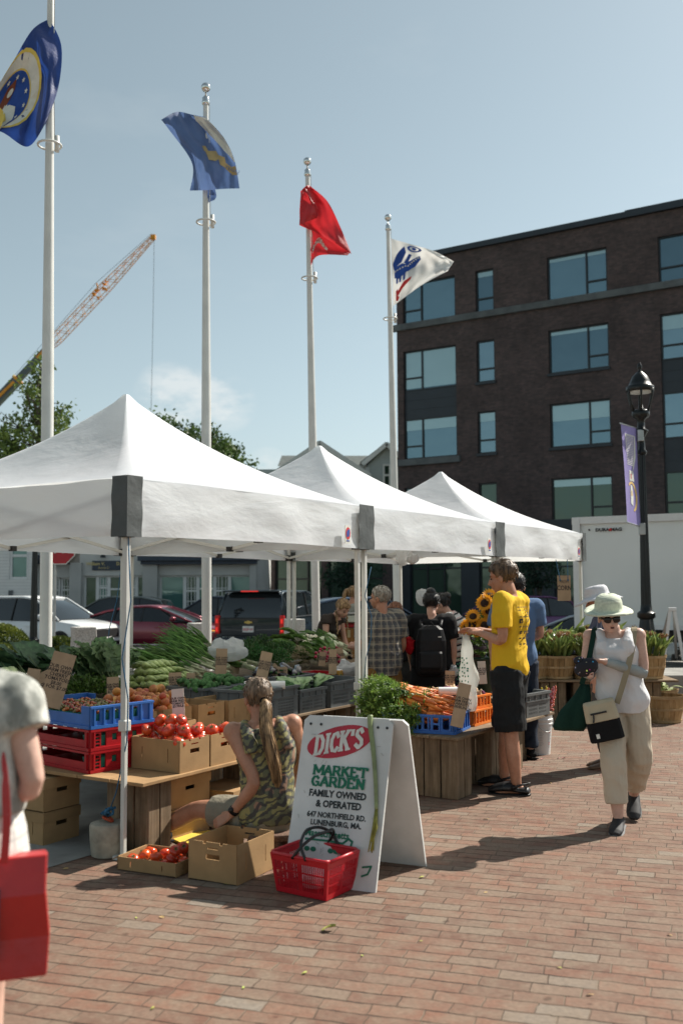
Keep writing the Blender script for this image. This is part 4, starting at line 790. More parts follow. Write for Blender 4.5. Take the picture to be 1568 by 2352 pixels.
def vehicle(label, cat, name, loc, rz, m_paint, L, W, H, low, cab, wheels, wr, glass_m=None, roofrail=False):
 """low: (x, z under, z belt, half width share); cab: (x, z belt, z top, half bottom, half top)"""
 o = thing(name, label, cat, loc, rz); hw = W / 2
 def ring(x, zb, zt_, s):
  w = hw * s; return [Vector((x, y, z)) for y, z in ((-w * 0.86, zb), (w * 0.86, zb), (w * 0.97, zb + 0.12), (w, zb + (zt_ - zb) * 0.45), (w * 0.985, zt_ - 0.16), (w * 0.94, zt_ - 0.04), (w * 0.80, zt_), (-w * 0.80, zt_), (-w * 0.94, zt_ - 0.04), (-w * 0.985, zt_ - 0.16), (-w, zb + (zt_ - zb) * 0.45), (-w * 0.97, zb + 0.12))]
 MB().loft([ring(*s) for s in low]).build('body', m_paint, o, angle=35)
 def cring(x, zb, zt_, wb, wt): return [Vector((x, y, z)) for y, z in ((-hw * wb, zb), (hw * wb, zb), (hw * (wb * 0.4 + wt * 0.6), zb + (zt_ - zb) * 0.6), (hw * wt, zt_ - 0.03), (hw * wt * 0.8, zt_), (-hw * wt * 0.8, zt_), (-hw * wt, zt_ - 0.03), (-hw * (wb * 0.4 + wt * 0.6), zb + (zt_ - zb) * 0.6))]
 MB().loft([cring(*s) for s in cab]).build('windows', glass_m or M_cglass, o, angle=35)
 top = [s for s in cab if s[2] > max(c[2] for c in cab) - 0.22]
 def rring(s): x, zb, zt_, wb, wt = s; return [Vector((x, y, z)) for y, z in ((-hw * wt * 1.02, zt_ - 0.07), (-hw * wt * 0.85, zt_ + 0.012), (-hw * wt * 0.4, zt_ + 0.028), (hw * wt * 0.4, zt_ + 0.028), (hw * wt * 0.85, zt_ + 0.012), (hw * wt * 1.02, zt_ - 0.07))]
 MB().loft([rring(s) for s in top], cap=True).build('roof', m_paint, o, smooth=True)
 for sgn in (-1, 1):
  pts = [Vector((s[0], sgn * hw * (s[4] * 1.0 if s[2] - s[1] > 0.3 else s[3]), s[2] - 0.02)) for s in cab]
  MB().tube(pts, 0.035, 6).build('roof_pillar', m_paint, o, smooth=True)
  xs_ = [x for x in [(cab[k][0]) for k in range(1, len(cab) - 1)] if x]
  for x in (cab[0][0] + (cab[-1][0] - cab[0][0]) * 0.30, cab[0][0] + (cab[-1][0] - cab[0][0]) * 0.55):
   s = min(cab, key=lambda c: abs(c[0] - x)); MB().bar((x, sgn * hw * s[3] * 1.005, s[1]), (x + 0.03, sgn * hw * s[4] * 1.01, max(c[2] for c in cab) - 0.06), 0.07, 0.03).build('door_pillar', M_dtrim, o)
  xm = cab[-1][0] - 0.55; MB().ell((xm, sgn * (hw + 0.09), cab[-1][1] + 0.12), (0.10, 0.12, 0.085), 10, 8).build('wing_mirror', m_paint, o, smooth=True)
  for x in (L * -0.12, L * 0.08): MB().box((x, sgn * (hw + 0.005), low[len(low) // 2][2] - 0.2), (0.2, 0.03, 0.035)).build('door_handle', m_paint, o)
  for x in wheels:
   w = MB().lathe([(wr * 1.06, -0.02), (wr * 1.06, 0.02)], 24, (x, sgn * (hw * 0.965), wr + 0.02), M=Matrix.Rotation(R(90), 3, 'X')).build('wheel_arch', M_dtrim, o)
   w = thing('wheel', None, None); w.parent = o; w.location = (x, sgn * (hw - 0.10), wr)
   Mx = Matrix.Rotation(R(-90) * sgn, 3, 'X')
   MB().lathe([(wr * 0.66, -0.1), (wr * 0.93, -0.11), (wr, -0.07), (wr, 0.07), (wr * 0.93, 0.11), (wr * 0.68, 0.115), (wr * 0.66, 0.07)], 28, M=Mx).build('tyre', M_tyre, w, angle=40)
   MB().lathe([(wr * 0.66, 0.07), (wr * 0.62, 0.10), (wr * 0.55, 0.05), (0.02, 0.045)], 28, M=Mx).build('wheel_dish', M_dtrim, w, angle=40)
   r = MB()
   for k in range(10):
    a = k * 2 * math.pi / 10 + (0.1 if k % 2 else -0.1); d = Mx @ Vector((math.cos(a), math.sin(a), 0)); z = Mx @ Vector((0, 0, 0.09)); r.bar(z * 0.85, z + d * wr * 0.64, 0.022, 0.045)
   r.lathe([(wr * 0.12, 0.06), (wr * 0.12, 0.1), (0.01, 0.105)], 14, M=Mx); r.lathe([(wr * 0.6, 0.08), (wr * 0.67, 0.11), (wr * 0.67, 0.08)], 28, M=Mx, cap=False); r.build('rim', M_rim, w)
 return o
def part(parent, name, m, *boxes, bevel=0.0):
 b = MB()
 for c, d in boxes: b.box(c, d)
 return b.build(name, m, parent, bevel=bevel)
# white minivan
Yv = 31.0; pv = at(92, 1345, Yv)
M_pw = paint('white_car_paint', (0.72, 0.73, 0.72), 0.25, 0.0)
v = vehicle('white minivan parked at the left, facing right', 'car', 'parked_car', (pv.x, Yv, RZ), R(-24), M_pw, 5.1, 1.98, 1.74,
 [(-2.5, 0.5, 0.95, 0.9), (-2.4, 0.3, 1.05, 0.97), (-1.4, 0.24, 1.06, 1), (0.8, 0.24, 1.04, 1), (1.35, 0.24, 1.06, 0.99), (2.0, 0.26, 0.98, 0.96), (2.4, 0.28, 0.88, 0.9), (2.55, 0.35, 0.74, 0.8)],
 [(-2.42, 1.0, 1.08, 0.92, 0.85), (-2.25, 1.02, 1.60, 0.93, 0.78), (-1.6, 1.02, 1.73, 0.95, 0.76), (0.0, 1.02, 1.74, 0.95, 0.74), (0.45, 1.02, 1.68, 0.95, 0.73), (1.0, 1.02, 1.38, 0.95, 0.78), (1.5, 1.02, 1.06, 0.94, 0.88)], (-1.5, 1.6), 0.35)
part(v, 'grille', M_dtrim, ((2.52, 0, 0.64), (0.10, 1.15, 0.22))); part(v, 'grille_surround', M_rim, ((2.5, 0, 0.77), (0.1, 1.2, 0.03)), ((2.5, 0, 0.51), (0.1, 1.2, 0.03))); part(v, 'lower_intake', M_dtrim, ((2.5, 0, 0.36), (0.1, 1.3, 0.08))); part(v, 'number_plate', M_plate, ((2.57, 0.1, 0.46), (0.02, 0.3, 0.15)))
for s in (-1, 1): h_ = part(v, 'headlight', M_head, ((2.26, s * 0.83, 0.76), (0.45, 0.2, 0.14)), bevel=0.04); part(h_, 'turn_signal', M_amber, ((2.16, s * 0.935, 0.72), (0.22, 0.02, 0.07)))
# maroon sedan
Ys = 31.5; pS = at(358, 1345, Ys); M_pm = paint('maroon_car_paint', (0.20, 0.012, 0.03), 0.22, 0.3)
v = vehicle('maroon sedan parked behind the tent legs, facing right', 'car', 'parked_car', (pS.x, Ys, RZ), R(-9), M_pm, 4.9, 1.86, 1.44,
 [(-2.4, 0.5, 0.9, 0.82), (-2.3, 0.32, 1.02, 0.92), (-1.4, 0.2, 1.02, 1), (0.6, 0.2, 0.98, 1), (1.4, 0.2, 0.92, 0.99), (2.1, 0.22, 0.78, 0.92), (2.4, 0.3, 0.68, 0.78)],
 [(-2.15, 0.96, 1.03, 0.84, 0.75), (-1.4, 0.96, 1.28, 0.92, 0.70), (-0.7, 0.96, 1.41, 0.94, 0.68), (0.0, 0.95, 1.43, 0.94, 0.67), (0.35, 0.95, 1.38, 0.94, 0.67), (0.95, 0.94, 1.16, 0.93, 0.74), (1.45, 0.92, 0.95, 0.92, 0.86)], (-1.42, 1.43), 0.345)
for s in (-1, 1): h_ = part(v, 'headlight', M_head, ((2.12, s * 0.78, 0.66), (0.4, 0.2, 0.07))); part(h_, 'turn_signal', M_amber, ((2.06, s * 0.9, 0.69), (0.3, 0.03, 0.035)), ((2.2, s * 0.86, 0.64), (0.2, 0.03, 0.03)))
part(v, 'side_skirt', M_rim, ((0, -0.925, 0.26), (2.3, 0.02, 0.03)))
# big dark suv, tail to us
Yt = 27.2; pT = at(574, 1345, Yt); M_pt = paint('dark_blue_grey_car_paint', (0.022, 0.034, 0.042), 0.22, 0.5); az = R(74); fw = Vector((math.cos(az), math.sin(az), 0))
v = vehicle('large dark blue grey SUV with its tailgate and lit red tail lights toward us', 'car', 'parked_car', Vector((pT.x, Yt, RZ)) + fw * 2.6, az, M_pt, 5.3, 2.04, 1.9,
 [(-2.62, 0.55, 1.16, 0.97), (-2.55, 0.42, 1.2, 1), (-1.0, 0.38, 1.2, 1), (1.0, 0.38, 1.18, 1), (2.0, 0.4, 1.12, 0.98), (2.5, 0.45, 1.0, 0.92)],
 [(-2.6, 1.14, 1.18, 0.93, 0.9), (-2.36, 1.16, 1.80, 0.93, 0.80), (-2.2, 1.16, 1.86, 0.93, 0.8), (-0.2, 1.16, 1.88, 0.93, 0.78), (0.3, 1.16, 1.82, 0.93, 0.78), (0.9, 1.16, 1.45, 0.93, 0.82), (1.3, 1.15, 1.18, 0.93, 0.88)], (-1.6, 1.55), 0.40)
part(v, 'spoiler', M_pt, ((-2.42, 0, 1.89), (0.42, 1.6, 0.05)), bevel=0.02); part(v, 'brake_light', M_tailon, ((-2.635, 0, 1.885), (0.02, 0.5, 0.03)))
for s in (-1, 1): h_ = part(v, 'tail_light', M_tail, ((-2.62, s * 0.94, 0.98), (0.1, 0.13, 0.5)), bevel=0.02); [part(h_, 'lamp', M_tailon, ((-2.68, s * 0.94, z), (0.02, 0.06, 0.12))) for z in (1.08, 0.85)]
part(v, 'bumper', M_pt, ((-2.66, 0, 0.52), (0.2, 2.0, 0.24)), bevel=0.05); pb = part(v, 'number_plate', M_plate, ((-2.655, 0.03, 0.86), (0.02, 0.32, 0.165)))
text('5029 VV', 0.085, M_er, v, frame((-2.668, 0.03, 0.85), (0, -1, 0), (0, 0, 1)), bold=0.002)
M_bow = mat('gold_badge', (0.6, 0.42, 0.12), 0.35, metal=0.6); m = MB(); m.box((-2.645, 0.03, 1.045), (0.02, 0.22, 0.045)).box((-2.647, 0.03, 1.045), (0.02, 0.075, 0.085)); m.build('badge', M_bow, v)
text('TAHOE', 0.075, M_ew, v, frame((-2.65, 0.62, 0.62), (0, -1, 0), (0, 0, 1)), bold=0.002, xs=1.4); part(v, 'tailgate_seam', M_dtrim, ((-2.628, 0, 1.15), (0.02, 1.8, 0.03)), ((-2.64, 0, 0.66), (0.02, 1.7, 0.02)))
part(v, 'window_trim', M_rim, ((-1.9, -0.965, 1.47), (0.04, 0.02, 0.55)), ((0.0, -0.99, 1.175), (4.0, 0.02, 0.02)))
suv_low = [(-2.3, 0.5, 1.0, 0.9), (-2.2, 0.32, 1.05, 0.97), (0.8, 0.28, 1.02, 1), (1.6, 0.3, 0.98, 0.97), (2.2, 0.4, 0.8, 0.85)]
suv_cab = [(-2.2, 1.0, 1.06, 0.9, 0.85), (-1.9, 1.02, 1.5, 0.92, 0.76), (-1.2, 1.02, 1.64, 0.93, 0.74), (0.0, 1.02, 1.66, 0.93, 0.72), (0.4, 1.02, 1.58, 0.93, 0.72), (1.3, 1.0, 1.03, 0.92, 0.86)]
def simple_suv(label, px, Y, rz, mp_, dz=0.0): 
 p = at(px, 1345, Y); return vehicle(label, 'car', 'parked_car', (p.x, Y, RZ + dz), rz, mp_, 4.6, 1.85, 1.68, suv_low, suv_cab, (-1.4, 1.4), 0.35)
simple_suv('grey green SUV parked behind the maroon sedan', 265, 37.5, R(176), paint('grey_green_car_paint', (0.09, 0.11, 0.105)))
simple_suv('dark blue car half hidden to the left of the big SUV', 500, 36.0, R(168), paint('dark_blue_car_paint', (0.02, 0.035, 0.06)))
simple_suv('blue car seen behind the plaid shirted man', 850, 31.0, R(15), paint('slate_blue_car_paint', (0.05, 0.075, 0.12)))
simple_suv('purple off-road car in the shade behind the sunflowers', 1165, 33.0, R(188), paint('purple_car_paint', (0.085, 0.012, 0.09)))
p = at(1322, 1345, 23.5)
v = vehicle('silver blue sedan tail with red light beside the white trailer', 'car', 'parked_car', (p.x + 1.3, 23.5, RZ), R(150 + 180), paint('silver_blue_car_paint', (0.30, 0.36, 0.42), 0.25, 0.4), 4.6, 1.82, 1.44,
 [(-2.3, 0.5, 0.9, 0.82), (-2.2, 0.32, 1.0, 0.92), (-1.3, 0.2, 1.0, 1), (0.6, 0.2, 0.96, 1), (1.4, 0.2, 0.9, 0.99), (2.1, 0.22, 0.76, 0.92), (2.3, 0.3, 0.66, 0.78)],
 [(-2.0, 0.96, 1.01, 0.84, 0.75), (-1.3, 0.96, 1.28, 0.92, 0.70), (-0.7, 0.96, 1.41, 0.94, 0.68), (0.0, 0.95, 1.43, 0.94, 0.67), (0.35, 0.95, 1.38, 0.94, 0.67), (1.45, 0.92, 0.95, 0.92, 0.86)], (-1.4, 1.4), 0.33)
for s in (-1, 1): part(v, 'tail_light', M_tail, ((-2.16, s * 0.78, 0.86), (0.3, 0.24, 0.12)))
# white box trailer
pt = at(1319, 1345, 20.0); tl = thing('box_trailer', 'long white box trailer parked behind the street lamp', 'trailer', (pt.x, 20.0, RZ), AB)
zb, ztp = at(1330, 1443, 20).z - RZ, at(1319, 1190, 20).z - RZ
M_trailer = mat('white_trailer_panel', (0.74, 0.76, 0.73), 0.3, 0.05, 0.5, coat=0.2)
MB().box((4.5, 1.15, (zb + ztp) / 2), (8.96, 2.26, ztp - zb - 0.04)).build('box_body', M_trailer, tl)
m = MB(); zz_ = (zb + ztp) / 2
m.box((4.5, -0.01, ztp - 0.06), (9.0, 0.06, 0.14)).box((0.07, -0.012, zz_), (0.15, 0.07, ztp - zb)).box((4.5, -0.01, zb + 0.05), (9.0, 0.06, 0.1)).box((0.0, 1.15, ztp - 0.06), (0.06, 2.3, 0.14))
for k in range(9): m.box((0.6 + k, -0.045, ztp - 0.06), (0.03, 0.01, 0.03))
m.build('aluminium_trim', M_white, tl)
MB().box((4.5, 1.1, zb - 0.14), (8.6, 1.6, 0.22)).build('chassis', M_dtrim, tl)
for x in (5.6, 6.7):
 w = thing('wheel', None, None); w.parent = tl; w.location = (x, 0.12, 0.42); Mx = Matrix.Rotation(R(90), 3, 'X')
 MB().lathe([(0.25, -0.1), (0.4, -0.11), (0.42, 0), (0.4, 0.11), (0.25, 0.115)], 24, M=Mx).build('tyre', M_tyre, w, smooth=True); MB().lathe([(0.25, 0.08), (0.2, 0.04), (0.02, 0.1)], 20, M=Mx).build('rim', M_rim, w, smooth=True)
text('DURA MAG', 0.085, M_dtrim, tl, frame((0.72, -0.018, ztp - 0.26), (1, 0, 0), (0, 0, 1)), bold=0.004, xs=1.2); MB().ell((0.755, -0.018, ztp - 0.26), (0.03, 0.004, 0.03)).build('logo_mark', M_er, tl); MB().ell((0.33, -0.014, ztp - 0.25), (0.02, 0.006, 0.02)).build('rivet', M_dtrim, tl)
# ---------------------------------------------------------------- stall furniture, boxes and crates
random.seed(21)
def wood_mat(name, c, c2, sc=(30, 30, 2.2)):
 t = NT(name); v = t.coord(scale=sc); oi = t.add('ObjectInfo'); va = t.add('VectorMath', operation='ADD'); t.l.new(v, va.inputs[0])
 cv = t.add('CombineXYZ'); 
 for k in range(3): t.l.new(t.math('MULTIPLY', oi.outputs['Random'], 37.0 + 11 * k), cv.inputs[k])
 t.l.new(cv.outputs[0], va.inputs[1])
 n = t.noise(va.outputs[0], 1.0, 6, 0.65, 0.5); n2 = t.noise(t.coord(), 4, 5, 0.6)
 col = t.ramp(n, [(0.25, tuple(x * 0.55 for x in c)), (0.5, c), (0.75, c2)])
 col = t.mix(1.0, col, t.ramp(n2, [(0.3, (0.62, 0.6, 0.58)), (0.65, (1.1, 1.08, 1.05))]), 'MULTIPLY')
 t.l.new(col, t.p.inputs['Base Color']); t.p.inputs['Roughness'].default_value = 0.85; t.p.inputs['Specular IOR Level'].default_value = 0.25; t.bump(n, 0.4, 0.004); return t.m
M_wood = wood_mat('weathered_wood', (0.23, 0.165, 0.105), (0.34, 0.26, 0.18)); M_woodx = wood_mat('weathered_plank', (0.23, 0.165, 0.105), (0.36, 0.28, 0.19), (2.2, 30, 30))
M_card = mat('cardboard', (0.40, 0.25, 0.122), 0.85, 0.14, 5, 0.1, 60, orand=0.22, spec=0.2); M_cardtop = mat('cardboard_sheet', (0.38, 0.235, 0.115), 0.85, 0.25, 4, spec=0.2)
M_signcard = mat('price_card', (0.40, 0.28, 0.18), 0.85, 0.12, 9, orand=0.2, spec=0.2); M_signwhite = mat('pale_price_card', (0.62, 0.56, 0.48), 0.8, 0.06, 9, spec=0.2); M_ink = mat('marker_ink', (0.03, 0.022, 0.02), 0.7)
M_bluep = mat('blue_plastic', (0.035, 0.145, 0.46), 0.4, 0.15, 6, spec=0.4); M_redp = mat('red_plastic', (0.40, 0.010, 0.016), 0.4, 0.15, 6, spec=0.4); M_greyp = mat('grey_plastic', (0.14, 0.148, 0.148), 0.5, 0.2, 5, spec=0.35); M_orangep = mat('orange_plastic', (0.80, 0.20, 0.02), 0.4, 0.1, 6)
def wooden_crate(label, s, t, z=0.0, du=0.24, db=0.36, h=0.44, rz=0.0, group='wooden crates under the tables'):
 m = MB(); g = 0.012; th = 0.02
 for (x0, y0, x1, y1) in ((0, 0, du, 0), (du, 0, du, db), (du, db, 0, db), (0, db, 0, 0)):
  a, b = Vector((x0, y0, 0)), Vector((x1, y1, 0)); d = (b - a).normalized(); n = Vector((d.y, -d.x, 0)); L = (b - a).length; k = 2 if L < 0.3 else 3
  for i in range(k):
   p = a + d * (L * i / k + g / 2); q = a + d * (L * (i + 1) / k - g / 2); hh = h - rnd(0, 0.008)
   m.box((p + q) / 2 - n * th / 2 + Vector((0, 0, hh / 2 + 0.004)), ((q - p).length, th - rnd(0, 0.004), hh), 0, Matrix.Rotation(math.atan2(d.y, d.x), 3, 'Z'))
 m.box((du / 2, db / 2, 0.05), (du - 0.05, db - 0.05, 0.018)); m.box((du / 2, db / 2, h - 0.03), (du - 0.05, db - 0.05, 0.018))
 return tag(m.build('wooden_crate', M_wood, loc=F(s, t, z), rz=AU + rz, bevel=0.003), label, 'crate', group)
def board(label, s, t, z, du, db, m_=None, th=0.022):
 m = MB(); k = max(1, round(db / 0.28))
 for i in range(k): m.box((du / 2, db * (i + 0.5) / k, -th / 2), (du, db / k - 0.006, th))
 return tag(m.build('table_board', m_ or M_woodx, loc=F(s, t, z), rz=AU, bevel=0.003), label, 'table', 'display tables')
def carton(label, loc, rz, dx, dy, h, handles='xy', lid=False, group='cardboard boxes', notch=True):
 o = thing('cardboard_box', label, 'box', loc, rz, group); m = MB(); th = 0.006
 for k, (w, off) in enumerate(((dx, 0), (dy, dx), (dx, dy), (dy, 0))):
  hl = []
  ax = 'x' if k in (0, 2) else 'y'
  if ax in handles: hl.append((w / 2 - 0.045, w / 2 + 0.045, h * 0.56, h * 0.56 + 0.028))
  else: hl += [(w * 0.22, w * 0.22 + 0.007, h * 0.3, h * 0.72), (w * 0.75, w * 0.75 + 0.007, h * 0.3, h * 0.72)]
  if notch and not lid and ax in handles: hl += [(w * 0.3, w * 0.36, h - 0.012, h), (w * 0.64, w * 0.70, h - 0.012, h), (w / 2 - 0.035, w / 2 + 0.035, h * 0.82, h * 0.82 + 0.009)]
  c = ((0, 0), (dx, 0), (dx, dy), (0, dy))[k]; T = Matrix.Translation((c[0], c[1], 0)) @ Matrix.Rotation(k * math.pi / 2, 4, 'Z')
  mm = MB(T); holes_wall(mm, 0.0005 if k % 2 else 0, w - (0.0005 if k % 2 else 0), 0.003 if k % 2 else 0.0, h, th, hl); m.v, m.f, m.m = m.v + mm.v, m.f + [tuple(i + len(m.v) for i in f) for f in mm.f], m.m + mm.m
 m.box((dx / 2, dy / 2, 0.008), (dx - 2 * th, dy - 2 * th, 0.006)); m.build('box_body', M_card, o)
 if lid:
  l = MB(); l.box((dx / 2, dy / 2, h + 0.004), (dx + 0.014, dy + 0.014, 0.006)); lh = h * 0.3
  l.box((dx / 2, -0.005, h - lh / 2), (dx + 0.014, 0.005, lh)).box((dx / 2, dy + 0.005, h - lh / 2), (dx + 0.014, 0.005, lh)).box((-0.0055, dy / 2, h - lh / 2), (0.004, dy + 0.004, lh)).box((dx + 0.0055, dy / 2, h - lh / 2), (0.004, dy + 0.004, lh)); l.build('lid', M_card, o)
 else:
  l = MB(); T = Matrix.Translation((0, dy, h)) @ Matrix.Rotation(R(-28), 4, 'X'); l.T = T; l.box((dx / 2, 0.028, 0), (dx - 0.03, 0.056, 0.004)); l.build('flap', M_card, o)
 return o
def crate(label, loc, rz, dx, dy, h, m_, style='grey', group='plastic crates', name='plastic_crate'):
 o = thing(name, label, 'crate', loc, rz, group); m = MB(); th = 0.012; tp = 0.94
 for k, w in enumerate((dx, dy, dx, dy)):
  hl = []
  if style == 'grey':
   n = int((w - 0.08) / 0.02)
   for i in range(n):
    if abs(i - n / 2) < 0.8: continue
    x = 0.04 + i * 0.02
    for z in (0.03, 0.065, 0.10): hl.append((x, x + 0.008, z * h / 0.24, (z + 0.022) * h / 0.24))
  elif style == 'dots':
   n = int((w - 0.06) / 0.0235)
   for i in range(n):
    if abs(i - n / 2) < 1.2: continue
    x = 0.03 + i * 0.0235
    for j in range(6): hl.append((x, x + 0.011, 0.02 + j * 0.0235, 0.02 + j * 0.0235 + 0.011))
  elif style == 'tray':        # ribs, big openings
   n = max(3, int(w / 0.085))
   for i in range(n):
    x = 0.03 + (w - 0.06) * i / n; ww = (w - 0.06) / n
    if i % 2 == 0: hl.append((x + 0.012, x + ww - 0.012, h * 0.24, h * 0.84))
    else: hl += [(x + 0.010, x + ww - 0.010, h * 0.56, h * 0.84), (x + 0.010, x + ww - 0.010, h * 0.2, h * 0.46)]
  elif style == 'low':
   if k in (0, 2): hl = [(0.0 + 0.035 + i * 0.075, 0.075 + i * 0.075, h * 0.35, h * 0.8) for i in range(int((w - 0.08) / 0.075))]
   else: hl = [(0.10, w - 0.10, h * 0.62, h + 0.001)]
  elif style == 'red':
   if k in (0, 2): hl = [(0.03, 0.075, h * 0.2 + i * h * 0.16, h * 0.2 + i * h * 0.16 + h * 0.1) for i in range(4)] + [(0.085, 0.125, h * 0.2, h * 0.85)] + [(x, x + 0.04, h * 0.4, h * 0.72) for x in (0.17, 0.25, 0.33, 0.41)]
   else: hl = [(0.06, w - 0.06, h * 0.5, h + 0.001)]
  c = ((0, 0), (dx, 0), (dx, dy), (0, dy))[k]; T = Matrix.Translation((c[0], c[1], 0)) @ Matrix.Rotation(k * math.pi / 2, 4, 'Z')
  mm = MB(T); e = 0.001 if k % 2 else 0; holes_wall(mm, e, w - e, 0.002 if k % 2 else 0, h - (0.001 if k % 2 else 0), th, hl)
  if style in ('grey', 'dots'):
   mm.box((w / 2, -0.006, h - 0.012), (w + 0.022 - e * 2, 0.018, 0.022)).box((w / 2, -0.004, h * 0.66), (w - e, 0.010, 0.010))
   for i in range(4): mm.box((0.05 + (w - 0.1) * i / 3, -0.004, h * 0.82), (0.012, 0.01, h * 0.3))
  else:
   mm.box((w / 2, -0.005, 0.012), (w - e, 0.012, 0.02))
   if style != 'low' or k in (0, 2): mm.box((w / 2, -0.005, h - 0.008), (w - e, 0.012, 0.014))
   for i in range(7 if style != 'red' else 2): mm.box((0.03 + (w - 0.06) * i / (6 if style != 'red' else 1), -0.005, h * 0.5), (0.012, 0.010, h * 0.9)) if style != 'low' or k in (0, 2) else None
  b = len(m.v); m.v += mm.v; m.f += [tuple(i + b for i in f) for f in mm.f]; m.m += mm.m
 m.box((dx / 2, dy / 2, 0.012), (dx - 2 * th, dy - 2 * th, 0.01)); m.build('crate_body', m_, o); return o
# front table under the nearest tent
board('rough table board carrying the tomato boxes, cardboard covered', 0.05, -0.11, 0.46, 1.50, 1.14, M_cardtop)
wooden_crate('tall plank crate propping the corner of the tomato table', 0.17, -0.04, h=0.437, du=0.215, db=0.36); wooden_crate('plank crate under the middle of the tomato table', 0.98, 0.25, h=0.437); wooden_crate('plank crate under the far end of the tomato table', 1.28, -0.02, h=0.437, du=0.16, db=0.3)
bx = F(-0.02, 0.68); carton('closed cardboard box at the bottom of the dark stack under the table', bx, AU, 0.30, 0.42, 0.20, 'x', True); carton('closed cardboard box on top of the dark stack under the table', bx + Vector((0, 0, 0.212)), AU, 0.30, 0.42, 0.20, 'x', True)
b1 = F(0.46, 0.05); carton('closed cardboard box on the bricks behind the corner crate', b1, AU, 0.40, 0.34, 0.19, 'x', True); carton('cardboard box stacked second under the tomato table', b1 + Vector((0.0, 0.01, 0.2)), AU, 0.40, 0.34, 0.19, 'x', True)
carton('closed cardboard box beside the knee of the ponytailed person', F(0.93, -0.10), AU + 0.1, 0.42, 0.32, 0.25, 'x', True)
carton('open cardboard box half hidden behind the lettered signboard', F(1.45, -0.52), AU, 0.30, 0.3, 0.24, 'x')
T1Z = 0.46
tb = [carton('open cardboard box heaped with red tomatoes, nearest the tent leg', F(0.40, -0.09, T1Z), AU, 0.29, 0.42, 0.205, 'x'), carton('open cardboard box with few tomatoes, behind the ponytailed person', F(0.705, -0.09, T1Z), AU, 0.30, 0.42, 0.205, 'x'), carton('empty open cardboard box behind the tomato boxes', F(0.78, 0.36, T1Z), AU, 0.30, 0.36, 0.235, 'x')]
cy = AU - R(9); cl = F(0.10, 0.40, T1Z)
rc = [crate('red plastic crate at the bottom of the crate stack', cl, cy, 0.50, 0.76, 0.138, M_redp, 'red'), crate('red plastic crate between the blue crate and the lower red one', cl + Vector((0, 0, 0.139)), cy, 0.50, 0.76, 0.138, M_redp, 'red')]
bcz = T1Z + 0.278; bc = crate('blue plastic crate of cherry tomatoes on top of the red crates', cl + Vector((0, 0, 0.278)), cy, 0.50, 0.76, 0.145, M_bluep, 'low')
# middle tier
Z2, Z3 = 0.55, 0.74
board('long low display board under the peach boxes and grey crates', 0.9, 0.52, Z2, 4.0, 1.0); board('raised back display board under the heaps of greens', 0.2, 1.62, Z3, 6.3, 0.95)
for i, (s, t) in enumerate(((1.9, 0.95), (2.78, 0.6), (3.5, 0.62), (4.55, 0.62))): wooden_crate('plank crate under the %s' % ('peach boxes', 'low board below the grey crates, beside the signboard', 'grey crate of cans', 'right end of the low board')[i], s, t, h=Z2 - 0.024, du=0.22, db=0.34)
for i, s in enumerate((0.4, 2.0, 3.8, 5.6)): wooden_crate('tall plank crate under the %s of the raised greens board' % ('left end', 'left half', 'right half', 'right end')[i], s, 1.9, h=Z3 - 0.024, du=0.3, db=0.4)
for i, (s, t, lab) in enumerate(((0.62, 1.02, 'open cardboard box of apricots behind the blue crate'), (1.0, 1.02, 'open cardboard box of apricots and peaches behind the tomato price card'), (1.36, 1.0, 'open cardboard peach box third from the left'), (1.70, 0.98, 'open cardboard box beside the tomato price card, slots in its side'), (2.03, 0.96, 'open cardboard box just left of the ponytailed head'), (1.62, 1.30, 'open cardboard box of peaches behind the slotted boxes'))):
 carton(lab, F(s, t - (0.42 if i < 5 else 0), Z2), AU, 0.31, 0.36, 0.205, 'y' if i > 2 else 'x')
G1 = crate('large grey crate with round holes, right of the ponytailed head', F(1.98, 0.53, Z2), AU, 0.62, 0.42, 0.255, M_greyp, 'dots'); G2 = crate('grey slotted crate of green squash in the middle of the row', F(2.66, 0.55, Z2), AU, 0.40, 0.36, 0.20, M_greyp); G3 = crate('grey slotted crate with three yellow cans, beside the tent leg', F(3.12, 0.53, Z2), AU, 0.62, 0.40, 0.23, M_greyp)
crate('dark grey crate of broccoli behind the peach boxes', F(2.0, 1.06, Z2), AU, 0.6, 0.40, 0.25, M_greyp); crate('grey crate of eggplants behind the squash', F(2.95, 0.98, Z2 + 0.06), AU, 0.6, 0.40, 0.20, M_greyp); crate('grey crate of peppers beyond the plaid shirted man', F(4.35, 1.0, Z2 - 0.05), AU, 0.5, 0.4, 0.22, M_greyp); crate('red plastic crate partly hidden by the white tent leg', F(3.66, 0.95, Z2 + 0.02), AU, 0.36, 0.36, 0.22, M_redp, 'grey')
